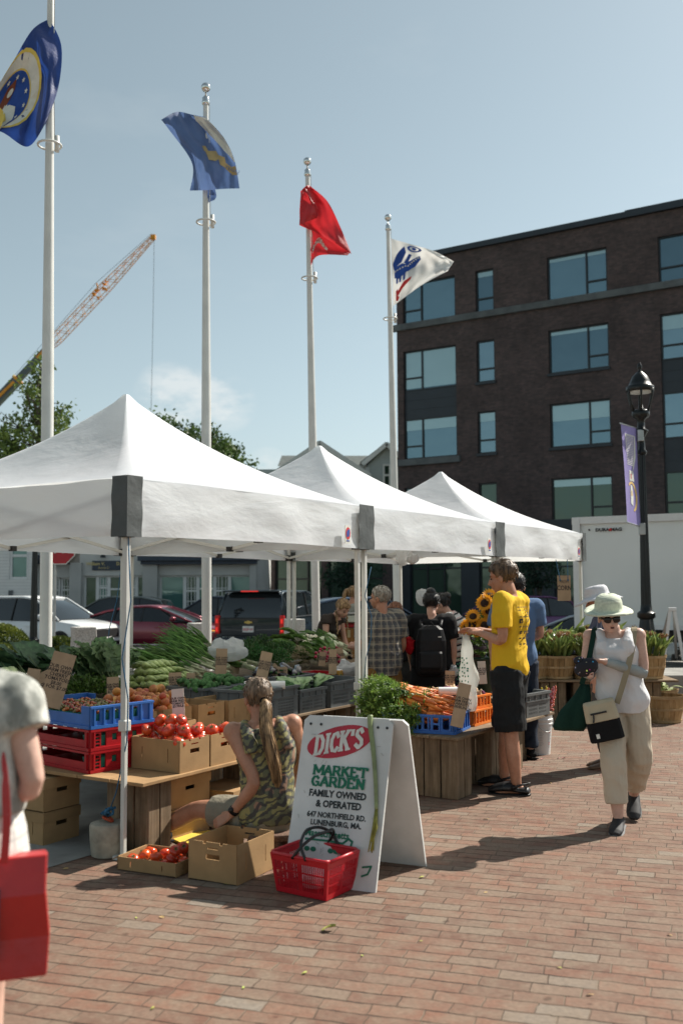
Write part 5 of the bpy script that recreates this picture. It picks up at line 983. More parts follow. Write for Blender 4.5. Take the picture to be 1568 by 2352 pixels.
# carrot table out in the sun
board('low wooden table board carrying the carrot crate', 2.52, -1.02, 0.48, 1.12, 0.75)
wooden_crate('weathered plank crate holding up the near corner of the carrot table', 2.56, -0.99, h=0.456, du=0.26, db=0.44); wooden_crate('weathered plank crate holding up the far corner of the carrot table', 3.18, -0.99, h=0.456, du=0.34, db=0.42)
ca = gp(1043, 1689, 0.48); cz = math.atan2(0.93, 0.40); crate('blue plastic crate of carrots on the low table', ca, cz, 0.42, 0.60, 0.15, M_bluep, 'tray')
crate('lower orange crate behind the carrots', F(3.14, -0.86, 0.48), AU, 0.40, 0.5, 0.13, M_orangep, 'tray'); crate('upper orange crate of onions behind the carrots', F(3.12, -0.82, 0.611), AU - 0.1, 0.38, 0.5, 0.11, M_orangep, 'tray')
board('low table board behind the man in yellow', 3.75, -0.98, 0.44, 0.95, 0.8); wooden_crate('plank crate under the flower table', 3.85, -0.9, h=0.416, du=0.24); wooden_crate('plank crate under the flower table, far side', 4.4, -0.75, h=0.416, du=0.24)
crate('grey crate on the low table behind the man in yellow', F(4.12, -0.93, 0.44), AU - 0.15, 0.42, 0.36, 0.22, M_greyp); crate('black ventilated crate on the bricks behind the carrot table', F(3.6, -0.72, 0), AU, 0.5, 0.36, 0.24, M_black, 'grey')
# ground boxes
q = gp(405, 2018); e = gp(269, 1999) - q; ty = math.atan2(e.y, e.x) - R(90); carton('shallow cardboard tray of tomatoes on the bricks', q + Vector((0, 0, 0.003)), ty, 0.30, e.length, 0.075, '', group='cardboard boxes on the bricks', notch=False)
q = gp(545, 2037); e = gp(625, 1998) - q; gy = math.atan2(e.y, e.x); carton('empty open cardboard box on the bricks beside the red basket', q + Vector((0, 0, 0.003)), gy, e.length + 0.02, 0.33, 0.215, 'y', group='cardboard boxes on the bricks')
tag(MB().box((0, 0, 0.01), (0.3, 0.22, 0.015)).build('yellow_folder', mat('yellow_card', (0.75, 0.55, 0.08), 0.6), loc=gp(415, 1962) + Vector((0.05, 0.35, 0)), rz=0.6), 'yellow card lying on the bricks behind the tomato tray', 'card')
# red shopping basket
nb, lb, rb = gp(749, 2073), gp(635, 2048), gp(812, 2043); bxv, byv = rb - nb, lb - nb
o = thing('shopping_basket', 'red plastic shopping basket with black handles in front of the signboard', 'basket', nb + Vector((0, 0, 0.004)), 0); o_h = 0.205
M_redb = mat('basket_red_plastic', (0.52, 0.010, 0.020), 0.35, 0.08, 5, spec=0.5)
ctr = (bxv + byv) / 2; Bp = lambda a, b, z: ctr + (bxv * (a - 0.5) + byv * (b - 0.5)) * (1 + 0.17 * z / o_h) + Vector((0, 0, z))
m = MB()
for (f, n) in ((lambda a: (a, 0), 22), (lambda a: (1, a), 24), (lambda a: (1 - a, 1), 22), (lambda a: (0, 1 - a), 24)):
 def wl_(a0, a1, z0, z1, th=0.004):
  p = [Bp(*f(a0), z0), Bp(*f(a1), z0), Bp(*f(a1), z1), Bp(*f(a0), z1)]; nn = (p[1] - p[0]).cross(p[3] - p[0]).normalized() * th; m.add(p + [x - nn for x in p], [(0, 1, 2, 3), (7, 6, 5, 4), (0, 4, 5, 1), (1, 5, 6, 2), (2, 6, 7, 3), (3, 7, 4, 0)])
 wl_(0, 1, 0, 0.028); wl_(0, 1, 0.168, o_h); wl_(0, 0.06, 0.028, 0.168); wl_(0.94, 1, 0.028, 0.168); wl_(0.46, 0.54, 0.028, 0.168); wl_(0.06, 0.94, 0.07, 0.078); wl_(0.06, 0.94, 0.118, 0.126)
 for i in range(n + 1):
  a = 0.06 + 0.88 * i / n; wl_(a - 0.0065, a + 0.0065, 0.028, 0.168)
m.box(ctr + Vector((0, 0, 0.006)), (0.001, 0.001, 0.001)); m.add([Bp(0.01, 0.01, 0.008), Bp(0.99, 0.01, 0.008), Bp(0.99, 0.99, 0.008), Bp(0.01, 0.99, 0.008)], [(0, 1, 2, 3)]); m.build('basket_body', M_redb, o)
rim = []
for (a, b) in ((0, 0), (1, 0), (1, 1), (0, 1)):
 for k in range(4): t_ = (k + 0.5) / 4 * 0.16; rim.append(Bp(a, b, o_h) + (ctr + Vector((0, 0, o_h)) - Bp(a, b, o_h)) * 0.03)
rim = [Bp(0.07, 0, o_h), Bp(0.93, 0, o_h), Bp(1, 0.07, o_h), Bp(1, 0.93, o_h), Bp(0.93, 1, o_h), Bp(0.07, 1, o_h), Bp(0, 0.93, o_h), Bp(0, 0.07, o_h), Bp(0.07, 0, o_h)]
MB().tube(rim, 0.010, 8).build('rim', M_redb, o, smooth=True)
for k, (b, lean) in enumerate(((0.36, 0.22), (0.60, -0.30))):
 pts = [Bp(-0.02, b, o_h - 0.01), Bp(0.04, b + lean * 0.5, o_h + 0.06), Bp(0.25, b + lean * 0.8, o_h + 0.105), Bp(0.5, b + lean, o_h + 0.115), Bp(0.75, b + lean * 0.8, o_h + 0.105), Bp(0.96, b + lean * 0.5, o_h + 0.06), Bp(1.02, b, o_h - 0.01)]
 MB().tube([cr4(pts, i / 24) for i in range(25)], 0.0085, 8).build('handle', M_black, o, smooth=True)
M_clearbag = mat('thin_plastic_film', (0.78, 0.8, 0.8), 0.25, 0.06, 20, 0.6, 30, alpha=0.5, transl=0.2, bd=0.01)
def crumple(name, label, loc, r, m_, cat='bag', seed=0, amp=0.35):
 m = MB(); m.ell((0, 0, r[2]), r, 22, 16); m.v = [tuple(Vector(p) * (1 + amp * noise.noise(Vector(p) * (0.55 / max(r)) * 3 + Vector((seed, 0, 0))) + amp * 0.4 * noise.noise(Vector(p) * (1 / max(r)) * 4 + Vector((seed, 5, 0))))) for p in m.v]
 return tag(m.build(name, m_, loc=loc, angle=25), label, cat)
crumple('plastic_bag', 'crumpled white plastic bag inside the red basket', nb + ctr + Vector((0, 0, 0.012)), (0.10, 0.08, 0.05), mat('white_bag_plastic', (0.75, 0.72, 0.72), 0.35, 0.05, 10, transl=0.3), seed=3)
# lettered signboard
brb, vecw, vecd = gp(862, 2052), gp(649, 2024) - gp(862, 2052), gp(980, 1990) - gp(862, 2052)
HS = 0.885; top_r = brb + vecd * 0.5 + Vector((0, 0, HS)); sw = vecw.length
o = thing('sandwich_board', 'white A frame market garden signboard with red oval standing on the bricks', 'sign', brb); M_sign = mat('scuffed_white_board', (0.66, 0.67, 0.64), 0.55, 0.12, 3, col2=(0.72, 0.72, 0.70)); M_dirt = mat('scuff_marks', (0.40, 0.38, 0.35), 0.8)
def panel(name, p, q):
 d = q - p; yv = d.normalized(); Mf = frame(p, -vecw, yv); Wd, Hd = sw, d.length
 r = 0.03; out = [(-Wd, 0), (0, 0), (0, Hd - r), (-r, Hd), (-Wd + r, Hd), (-Wd, Hd - r)]
 return Mf, Wd, Hd, out
Mf, Wd, Hd, out = panel('front', Vector((0, 0, 0)), vecd * 0.49 + Vector((0, 0, HS)))
MB().prism(out, -0.016, 0, Mf).build('front_panel', M_sign, o)
Mb, _, Hb, outb = panel('back', vecd, vecd * 0.52 + Vector((0, 0, HS))); MB().prism(outb, 0.016, 0, Mb).build('back_panel', M_sign, o)
V2 = lambda u, v: (-Wd + u * Wd, Hd - v * Hd)
def flat(name, polys, m_, dz=0.0015, parent=o, M_=None):
 b = MB()
 for i, p in enumerate(polys): b.prism(p, 0.0012, 0, (M_ or Mf) @ Matrix.Translation((0, 0, dz + i * 0.00012)))
 return b.build(name, m_, parent)
M_sred = mat('sign_red', (0.50, 0.022, 0.045), 0.5, 0.12, 8); M_sgreen = mat('sign_green', (0.0, 0.15, 0.075), 0.5, 0.1, 8); M_sblack = mat('sign_black', (0.014, 0.018, 0.018), 0.5)
ocx, ocy = V2(0.43, 0.155); oa = R(15)
flat('red_oval', [[(ocx + 0.205 * math.cos(t * 0.1571) * math.cos(oa) - 0.088 * math.sin(t * 0.1571) * math.sin(oa), ocy + 0.205 * math.cos(t * 0.1571) * math.sin(oa) + 0.088 * math.sin(t * 0.1571) * math.cos(oa)) for t in range(40)]], M_sred)
# slab-serif letters from strokes
STROKES = {'M': [(0, 0, 0, 1), (0, 1, .5, .25), (.5, .25, 1, 1), (1, 1, 1, 0)], 'A': [(0, 0, .5, 1), (.5, 1, 1, 0), (.2, .34, .8, .34)], 'R': [(.1, 0, .1, 1), (.1, 1, .7, .97), (.7, .97, .85, .75), (.85, .75, .7, .52), (.7, .52, .1, .48), (.5, .5, .95, 0)], 'K': [(.1, 0, .1, 1), (.1, .42, .85, 1), (.38, .6, .95, 0)], 'E': [(.1, 0, .1, 1), (.1, 1, .85, 1), (.1, .52, .65, .52), (.1, 0, .9, 0), (.85, 1, .85, .8), (.9, 0, .9, .22)], 'T': [(.5, 0, .5, 1), (0, 1, 1, 1), (0, 1, 0, .78), (1, 1, 1, .78)], 'G': [(.88, .78, .6, 1), (.6, 1, .3, .95), (.3, .95, .08, .65), (.08, .65, .08, .35), (.08, .35, .3, .05), (.3, .05, .62, 0), (.62, 0, .88, .12), (.88, .12, .88, .42), (.88, .42, .55, .42)], 'D': [(.1, 0, .1, 1), (.1, 1, .55, .98), (.55, .98, .88, .7), (.88, .7, .88, .3), (.88, .3, .55, .02), (.55, .02, .1, 0)], 'N': [(.1, 0, .1, 1), (.1, 1, .9, 0), (.9, 0, .9, 1)], 'I': [(.5, 0, .5, 1)], 'C': [(.88, .75, .62, 1), (.62, 1, .3, .95), (.3, .95, .08, .65), (.08, .65, .08, .35), (.08, .35, .3, .05), (.3, .05, .62, 0), (.62, 0, .9, .2)], 'S': [(.85, .78, .6, 1), (.6, 1, .25, .93), (.25, .93, .15, .7), (.15, .7, .8, .38), (.8, .38, .85, .15), (.85, .15, .5, 0), (.5, 0, .1, .2)], "'": [(.5, .72, .55, 1)]}
SERIF = {'M': [(0, 0), (1, 0), (0, 1), (1, 1)], 'A': [(0, 0), (1, 0)], 'R': [(.1, 0), (.95, 0), (.1, 1)], 'K': [(.1, 0), (.95, 0), (.1, 1), (.85, 1)], 'E': [(.1, 0), (.1, 1)], 'T': [(.5, 0)], 'D': [(.1, 0), (.1, 1)], 'N': [(.1, 0), (.1, 1), (.9, 1)], 'I': [(.5, 0), (.5, 1)]}
def slab(word, x, y, h, w, th, gap, ang=0.0, shear=0.0, serif=0.16):
 polys = []; cx_ = 0; ws = [w * (0.35 if c in "'" else 0.5 if c == 'I' else 1.2 if c == 'M' else 1) for c in word]; tot = sum(ws) + gap * (len(word) - 1); cx_ = -tot / 2
 ca_, sa_ = math.cos(ang), math.sin(ang)
 def X(px, py): px += shear * py; return (x + px * ca_ - py * sa_, y + px * sa_ + py * ca_)
 for c, wi in zip(word, ws):
  for (a, b, c2, d) in STROKES[c]:
   p, q = Vector((cx_ + a * wi, b * h - h / 2)), Vector((cx_ + c2 * wi, d * h - h / 2)); dr = (q - p).normalized(); t2 = th * (1.0 if abs(dr.y) > 0.5 else 0.62); n = Vector((-dr.y, dr.x)) * t2 / 2; p -= dr * th * 0.18; q += dr * th * 0.18
   polys.append([X(*(p - n)), X(*(q - n)), X(*(q + n)), X(*(p + n))])
  for (a, b) in SERIF.get(c, []) if serif else []:
   sx_, sy = cx_ + a * wi, b * h - h / 2; sw_ = serif * h * 1.25; polys.append([X(sx_ - sw_, sy - h * 0.05), X(sx_ + sw_, sy - h * 0.05), X(sx_ + sw_, sy + h * 0.06), X(sx_ - sw_, sy + h * 0.06)])
  cx_ += wi + gap
 return polys
flat('lettering', slab("DICK'S", ocx + 0.002, ocy, 0.105, 0.052, 0.021, 0.010, R(12), 0.22, 0.12), M_ew, 0.0032)
flat('lettering', slab('MARKET', *V2(0.485, 0.335), 0.052, 0.045, 0.0155, 0.010), M_sgreen); flat('lettering', slab('GARDEN', *V2(0.47, 0.402), 0.052, 0.046, 0.0155, 0.010), M_sgreen)
def st(s, u, v, size, b, m_=M_sblack, xs=1.0, al='CENTER'): text(s, size, m_, o, Mf @ Matrix.Translation((*V2(u, v), 0.002)), al, b, xs=xs)
st('FAMILY OWNED', 0.48, 0.475, 0.052, 0.0022, xs=0.92); st('& OPERATED', 0.505, 0.535, 0.052, 0.0022, xs=0.92); st('647 NORTHFIELD RD.', 0.495, 0.60, 0.041, 0.0016, xs=0.92); st('LUNENBURG, MA.', 0.50, 0.646, 0.041, 0.0016, xs=0.95); st('Massachusetts', 0.42, 0.708, 0.052, 0.0018, M_sgreen, xs=0.9)
mline = [(0.19, 0.745), (0.47, 0.745), (0.60, 0.752), (0.66, 0.722), (0.70, 0.735), (0.69, 0.765), (0.64, 0.80), (0.66, 0.83)]
def polyline(pts, w): 
 out_ = []
 for p, q in zip(pts, pts[1:]):
  p, q = Vector(V2(*p)), Vector(V2(*q)); d = (q - p).normalized(); n = Vector((-d.y, d.x)) * w / 2; out_.append([tuple(p - n - d * w * .3), tuple(q - n + d * w * .3), tuple(q + n + d * w * .3), tuple(p + n - d * w * .3)])
 return out_
flat('state_outline', polyline(mline, 0.012) + polyline([(0.84, 0.87), (0.93, 0.86), (0.90, 0.905), (0.84, 0.92)], 0.010), M_sgreen)
flat('grower_emblem', [[(V2(u, 0.80)[0] + 0.018 * math.cos(i), V2(u, 0.80)[1] + 0.014 * math.sin(i)) for i in [k * 0.7 for k in range(9)]] for u in (0.22, 0.29, 0.48, 0.54, 0.60)], M_sgreen)
flat('scuff_mark', [[(x, y), (x + l * math.cos(a), y + l * math.sin(a)), (x + l * math.cos(a) + 0.002, y + l * math.sin(a) + 0.002), (x + 0.001, y + 0.003)] for x, y, l, a in [(-rnd(0.02, Wd - 0.03), rnd(0.03, Hd - 0.06), rnd(0.008, 0.03), rnd(0, 3)) for _ in range(46)]], M_dirt, 0.0008)['kind'] = 'stuff'
b = MB()
for u in (0.08, 0.20, 0.84, 0.94):
 x, y = V2(u, 0.055); b.prism([(x + 0.008 * math.cos(i * 0.785), y + 0.008 * math.sin(i * 0.785)) for i in range(8)], 0.004, 0, Mf @ Matrix.Translation((0, 0, 0.001)))
b.build('hinge_bolt', M_dtrim, o)
pts = [V2(0.745, -0.015), V2(0.765, 0.06), V2(0.825, 0.2), V2(0.885, 0.38), V2(0.925, 0.54), V2(0.94, 0.64), V2(0.93, 0.77)]
lk = thing('leek', 'long limp scallion stalk hanging over the front of the signboard', 'vegetable', (0, 0, 0)); lk.location = brb
Q = [Mf @ Vector((x, y, 0.012)) for x, y in pts]; M_stalk = mat('pale_stalk', (0.30, 0.36, 0.17), 0.5, 0.3, 12, transl=0.2); M_wilt = mat('wilted_leaf', (0.34, 0.32, 0.06), 0.6, 0.3, 20, transl=0.2)
MB().tube([cr4(Q[:5], i / 20) for i in range(21)], [0.016 - 0.006 * i / 20 for i in range(21)], 8).build('stalk', M_stalk, lk, smooth=True)
m = MB()
for k in range(5): m.tube([Q[4], Q[5] + Mf.to_3x3() @ Vector((rnd(-0.012, 0.012), 0, 0.004 * k)), Q[6] + Mf.to_3x3() @ Vector((rnd(-0.02, 0.02), rnd(-0.02, 0.02), 0.003 * k))], [0.009, 0.008, 0.003], 5)
m.build('wilted_tip', M_wilt, lk, smooth=True)
# price cards
def card(px, py, w, h, Y, lean, body, size, label, white=False, yaw=0.0, torn=False, al=None, tilt=12):
 p = at(px, py, Y); o = thing('price_sign', label, 'sign', p, yaw, 'hand written price cards'); Mc = Matrix.Rotation(R(lean), 4, 'Y') @ Matrix.Rotation(R(90 - tilt), 4, 'X')
 poly = [(-w / 2, -h / 2), (w / 2, -h / 2), (w / 2, h / 2), (-w / 2, h / 2)] if not torn else [(-w / 2, -h / 2), (w / 2, -h / 2), (w / 2, h * .2), (w * .4, h * .32), (w * .1, h * .26), (-w * .2, h * .3), (-w * .38, h * .5), (-w / 2, h * .45)]
 MB().prism(poly, -0.004, 0, Mc).build('card', M_signwhite if white else M_signcard, o)
 if body: text(body, size, M_ink, o, Mc @ Matrix.Translation((0, h * 0.05, 0.0012)), bold=0.0006, lead=0.85)
 return o
own = 'OUR OWN\nFARM FRESH\n'
card(131, 1562, 0.155, 0.37, 6.75, 14, 'OUR OWN\nFARM FRESH\nCHERRY\nTOMATOES\n$8.00\n2 FOR $7.00', 0.033, 'tall brown card lettered cherry tomatoes leaning in the blue crate')
card(73, 1565, 0.09, 0.18, 7.2, 8, '', 0.02, 'dark brown price card in shadow by the left shoulder'); card(92, 1572, 0.2, 0.16, 7.6, -25, '', 0.02, 'crooked piece of brown cardboard behind the dark card'); card(93, 1580, 0.13, 0.12, 7.0, 3, 'OUR OWN\nBEETS', 0.03, 'brown price card lettered beets, left of the cherry tomato card')
card(259, 1584, 0.095, 0.20, 8.0, -4, own + 'PEACH\n$3.99/LB', 0.022, 'brown price card among the apricots left of the white tent leg')
card(409, 1617, 0.085, 0.205, 6.92, -5, own + 'TOMATO\n$3.99/LB', 0.021, 'pale price card standing behind the heaped tomatoes', True)
card(402, 1567, 0.11, 0.165, 8.7, -3, own + 'PEACHES\n$3.99/LB', 0.024, 'brown price card left of the pair behind the peach boxes'); card(437, 1567, 0.075, 0.16, 8.8, 2, own + 'PLUM', 0.022, 'brown price card right of the pair behind the peach boxes')
card(508, 1522, 0.105, 0.26, 9.3, 1, own + 'SCALLIONS\n$4.00/BUNCH', 0.024, 'brown price card lettered scallions in front of the plastic bag'); card(606, 1532, 0.105, 0.275, 9.1, 12, own + 'BROCCOLI\n$3.99/LB', 0.025, 'brown price card lettered broccoli leaning over the grey crate')
card(643, 1542, 0.14, 0.15, 9.5, 3, 'SQUASH', 0.03, 'torn brown cardboard card between the grey crates', torn=True); card(540, 1530, 0.09, 0.15, 9.9, 6, own + 'LEEKS', 0.02, 'small brown price card in shade beside the scallion card')
card(740, 1514, 0.07, 0.15, 10.6, 5, own + 'RADISH', 0.018, 'dark price card standing by the radishes'); card(764, 1520, 0.075, 0.24, 9.7, 1, own + 'EGGPLANT\n$3.99/LB', 0.019, 'brown price card lettered eggplant above the yellow cans'); card(783, 1508, 0.07, 0.19, 10.9, -12, own, 0.018, 'brown price card leaning beside the wooden scale box'); card(655, 1505, 0.09, 0.10, 10.8, 5, '', 0.02, 'small dark card half buried in the turnip roots')
card(1058, 1620, 0.10, 0.34, 7.80, 14, own + 'CARROTS\n$4.00/BUNCH', 0.028, 'brown price card lettered carrots standing in the carrot crate')
card(1033, 1562, 0.085, 0.16, 8.9, 3, own + 'ONIONS\n$3.99', 0.022, 'brown price card behind the carrots, left of the pale cards'); card(1077, 1541, 0.085, 0.26, 9.2, -5, own + 'ONIONS\n$3.99/LB', 0.020, 'taller pale price card behind the onions', True); card(1107, 1545, 0.075, 0.21, 9.3, -2, own + 'GARLIC\n$1.00', 0.02, 'shorter pale price card nearest the man in yellow', True)
pc = at(1295, 1351, 12.6); o = thing('price_sign', 'cardboard corn sign hanging from the tent edge on blue cord', 'sign', pc, 0.1, 'hand written price cards'); w, h = 0.17, 0.32
MB().box((0, 0, 0), (w, 0.006, h)).build('card', M_signcard, o); text('FRESH', 0.05, M_ink, o, frame((0, -0.005, 0.08), (1, 0, 0), (0, 0, 1)), xs=0.85); text('CORN', 0.085, M_ink, o, frame((0, -0.005, -0.0), (1, 0, 0), (0, 0, 1)), xs=0.75, bold=0.0015)
MB().tube([(-0.05, -0.004, 0.10), (-0.10, 0, 0.36)], 0.005, 5).tube([(0.05, -0.004, 0.10), (0.05, 0, 0.36)], 0.005, 5).ell((-0.05, -0.006, 0.10), 0.012, 8, 6).ell((0.05, -0.006, 0.10), 0.012, 8, 6).build('cord', M_rope, o)
# ---------------------------------------------------------------- produce
random.seed(33)
M_tom = mat('tomato_skin', (0.64, 0.075, 0.02), 0.22, 0.15, 18, spec=0.5, orand=0.3, hrand=0.014, coat=0.2); M_stem = mat('tomato_stem', (0.08, 0.12, 0.03), 0.7)
def tomato():
 o = MB(); n = 18; rings = []
 for j in range(1, 11):
  a = math.pi * j / 11; r = []
  for i in range(n):
   b = 2 * math.pi * i / n; k = 0.038 * (1 + 0.05 * math.cos(5 * b) * math.sin(a)); r.append(Vector((k * math.sin(a) * math.cos(b), k * math.sin(a) * math.sin(b), 0.031 * math.cos(a) - 0.006 * math.exp(-(a / 0.45) ** 2))))
  rings.append(r)
 o.loft(rings); t = tag(o.build('tomato', M_tom, smooth=True), 'red tomato', 'tomato')
 s = MB()
 for k in range(5): a = k * 1.257; s.add([(0, 0, 0.0265), (0.007 * math.cos(a + 0.5), 0.007 * math.sin(a + 0.5), 0.029), (0.02 * math.cos(a), 0.02 * math.sin(a), 0.031), (0.007 * math.cos(a - 0.5), 0.007 * math.sin(a - 0.5), 0.029)], [(0, 1, 2, 3)])
 s.cyl((0, 0, 0.025), (0.003, 0, 0.037), 0.003, 0.002, 6); s.build('stem', M_stem, t); return t
TOM = Spawn(tomato())
def rrot(): return Euler((rnd(-0.9, 0.9), rnd(-0.9, 0.9), rnd(0, 6.3)))
def LF(base, rz, x, y, z): c, s = math.cos(rz), math.sin(rz); return base + Vector((x * c - y * s, x * s + y * c, z))
def heap(base, rz, dx, dy, z0, n, r, mound, fn, label, group, k=1.0):
 """layers of round things in a box, a mound in the middle"""
 cnt = 0; lay = 0; pts = []
 while cnt < n and lay < 5:
  ins = r + lay * mound; w, d = dx - 2 * ins, dy - 2 * ins
  if w < 0 or d < 0: break
  ny_, nx_ = max(1, int(d / (1.95 * r)) + 1), max(1, int(w / (1.95 * r)) + 1)
  for j in range(ny_):
   for i in range(nx_):
    if cnt >= n: break
    x = ins + (w * (i + 0.5 * ((j + lay) % 2) * 0.6) / max(1, nx_ - 1) if nx_ > 1 else w / 2); y = ins + (d * j / max(1, ny_ - 1) if ny_ > 1 else d / 2)
    x = min(max(x + rnd(-0.25, 0.25) * r, r), dx - r); y = min(max(y + rnd(-0.25, 0.25) * r, r), dy - r)
    fn(LF(base, rz, x, y, z0 + r * 0.8 + lay * r * 1.5 + rnd(-0.15, 0.2) * r), rrot(), label, rnd(0.86, 1.12) * k, group); cnt += 1
  lay += 1
heap(F(0.40, -0.09, T1Z), AU, 0.29, 0.42, 0.145, 34, 0.043, 0.035, TOM, 'red tomato heaped in the open box nearest the tent leg', 'tomatoes in the full box', 1.18)
heap(F(0.705, -0.09, T1Z), AU, 0.30, 0.42, 0.12, 18, 0.042, 0.05, TOM, 'red tomato in the open box behind the ponytailed person', 'tomatoes in the half empty box', 1.15)
q = gp(405, 2018); heap(q, ty, 0.30, 0.40, 0.01, 14, 0.042, 0.06, TOM, 'red tomato lying in the shallow tray on the bricks', 'tomatoes in the ground tray')
for k in range(4): TOM(LF(F(1.45, -0.52), AU, 0.08 + 0.07 * (k % 2), 0.08 + 0.08 * (k // 2), 0.19), rrot(), 'red tomato in the open box behind the signboard', 1.1, 'tomatoes in the box behind the sign')
# cherry tomatoes in green punnets, in the blue crate
M_cher = mat('cherry_tomato_skin', (0.42, 0.085, 0.018), 0.25, 0.2, 40, spec=0.5, orand=0.6, hrand=0.06, coat=0.2); M_cherg = mat('green_brown_cherry_skin', (0.16, 0.13, 0.025), 0.3, 0.3, 40, orand=0.5, hrand=0.06)
CH = Spawn(tag(MB().ell((0, 0, 0), (0.0135, 0.0135, 0.0125), 12, 8).build('cherry_tomato', M_cher, smooth=True), 'cherry tomato', 'tomato')); CG = Spawn(tag(MB().ell((0, 0, 0), (0.0145, 0.0145, 0.0135), 12, 8).build('cherry_tomato', M_cherg, smooth=True), 'cherry tomato', 'tomato'))
M_punnet = mat('green_punnet', (0.01, 0.16, 0.12), 0.5)
bb0 = cl + Vector((0, 0, 0.278))
def punnet():
 m = MB(); b, t_ = [(-0.048, -0.048), (0.048, -0.048), (0.048, 0.048), (-0.048, 0.048)], [(-0.058, -0.058), (0.058, -0.058), (0.058, 0.058), (-0.058, 0.058)]
 m.loft([[Vector((*p, 0)) for p in b], [Vector((*p, 0.075)) for p in t_], [Vector((p[0] * 0.96, p[1] * 0.96, 0.075)) for p in t_], [Vector((p[0] * 0.96, p[1] * 0.96, 0.004)) for p in b]]); return tag(m.build('punnet', M_punnet), 'green punnet', 'punnet')
PU = Spawn(punnet())
for j in range(6):
 for i in range(4):
  x, y = 0.065 + i * 0.122, 0.07 + j * 0.124; PU(LF(bb0, cy, x, y, 0.018), cy + rnd(-0.05, 0.05), 'green pulp punnet of cherry tomatoes in the blue crate', 1.0, 'cherry tomato punnets')
  for k in range(11):
   f = CG if (i + j * 2) % 5 in (1,) or rnd(0, 1) < 0.25 else CH
   a = k * 2.4; rr = 0.045 * math.sqrt((k + 0.5) / 11); f(LF(bb0, cy, x + rr * math.cos(a), y + rr * math.sin(a), 0.018 + 0.078 + 0.022 * (1 - rr / 0.045) + rnd(-0.003, 0.004)), rrot(), 'small cherry tomato heaped in a punnet in the blue crate', rnd(0.85, 1.15), 'cherry tomatoes')
for k, (cz_, lb_) in enumerate(((0, 'lower'), (0.139, 'upper'))):
 for i in range(3): PU(LF(cl + Vector((0, 0, cz_)), cy, 0.09 + i * 0.14, 0.07, 0.018), cy, 'green pulp punnet inside the %s red crate' % lb_, 1.0, 'punnets in the red crates')
# apricots and peaches
M_apr = mat('apricot_skin', (0.62, 0.24, 0.045), 0.5, 0.3, 9, orand=0.35, hrand=0.05, col2=(0.50, 0.12, 0.03)); M_pch = mat('peach_skin', (0.42, 0.06, 0.035), 0.6, 0.4, 10, orand=0.35, hrand=0.05, col2=(0.55, 0.25, 0.08))
AP = Spawn(tag(MB().ell((0, 0, 0), (0.033, 0.033, 0.031), 14, 10).build('apricot', M_apr, smooth=True), 'apricot', 'apricot')); PE = Spawn(tag(MB().ell((0, 0, 0), (0.036, 0.036, 0.034), 14, 10).build('peach', M_pch, smooth=True), 'peach', 'peach'))
for s, n, lab in ((0.62, 40, 'orange apricot heaped in the box behind the blue crate'), (1.0, 34, 'orange apricot heaped in the box behind the tomato card')): heap(F(s, 0.60, Z2), AU, 0.31, 0.36, 0.17, n, 0.033, 0.03, AP, lab, 'apricots')
heap(F(1.36, 0.58, Z2), AU, 0.31, 0.36, 0.10, 12, 0.036, 0.05, AP, 'orange apricot low in the third box from the left', 'apricots'); heap(F(1.62, 1.30, Z2), AU, 0.31, 0.36, 0.17, 22, 0.036, 0.04, PE, 'red peach heaped in the box behind the slotted boxes', 'peaches')
heap(F(1.0, 0.95, Z2), AU, 0.31, 0.30, 0.2, 14, 0.036, 0.04, PE, 'red peach behind the apricots beside the price card', 'peaches'); carton('open cardboard box of red peaches behind the apricot boxes', F(1.0, 0.965, Z2), AU, 0.31, 0.32, 0.21, 'x')
# leafy things
def gmat(name, c, c2, transl=0.3, sc=14, rough=0.5): return mat(name, c, rough, 0.25, sc, 0.4, 40, col2=c2, transl=transl, orand=0.35, hrand=0.02, bd=0.005, spec=0.35)
M_kale = gmat('kale_leaf', (0.07, 0.14, 0.06), (0.15, 0.24, 0.10)); M_chard = gmat('collard_leaf', (0.035, 0.085, 0.045), (0.075, 0.145, 0.07)); M_parsley = gmat('parsley_leaf', (0.05, 0.12, 0.02), (0.12, 0.21, 0.04)); M_dill = gmat('dark_herb_leaf', (0.025, 0.085, 0.02), (0.055, 0.14, 0.035))
M_kstem = gmat('kale_stem', (0.16, 0.22, 0.09), (0.26, 0.32, 0.15)); M_lgreen = gmat('leek_green', (0.06, 0.15, 0.035), (0.15, 0.28, 0.06)); M_lwhite = gmat('leek_white', (0.36, 0.42, 0.2), (0.62, 0.62, 0.45), 0.15, 5); M_root = mat('root_hairs', (0.42, 0.34, 0.21), 0.8, 0.3, 20)
M_tgreen = gmat('turnip_leaf', (0.05, 0.12, 0.02), (0.13, 0.22, 0.05)); M_turnip = mat('turnip_skin', (0.72, 0.66, 0.5), 0.4, 0.1, 15, orand=0.15); M_radish = mat('radish_skin', (0.36, 0.012, 0.05), 0.35, 0.2, 20, orand=0.4); M_carrotleaf = gmat('carrot_leaf', (0.085, 0.165, 0.028), (0.21, 0.31, 0.06), 0.35)
def bigleaf(mb, p, d, up, L, W, ruf=0.02, bend=0.5, nu=4, nv=7, stem=0.3):
 d = d.normalized(); x = d.cross(up).normalized(); n = x.cross(d).normalized(); sd = rnd(0, 50)
 def fn(u, v):
  a = u * 2 - 1; w = W / 2 * (math.sin(math.pi * min(1, v * 0.92 + 0.08)) ** 0.6); e = abs(a)
  q = p + d * (L * v) + x * (a * w) + n * (-bend * L * v * v * 0.5 + 0.25 * w * e) + n * (ruf * e * math.sin(v * 34 + sd + a * 2)) + d * (ruf * e * math.sin(v * 23 + sd * 2))
  return q
 mb.grid(fn, nu, nv)
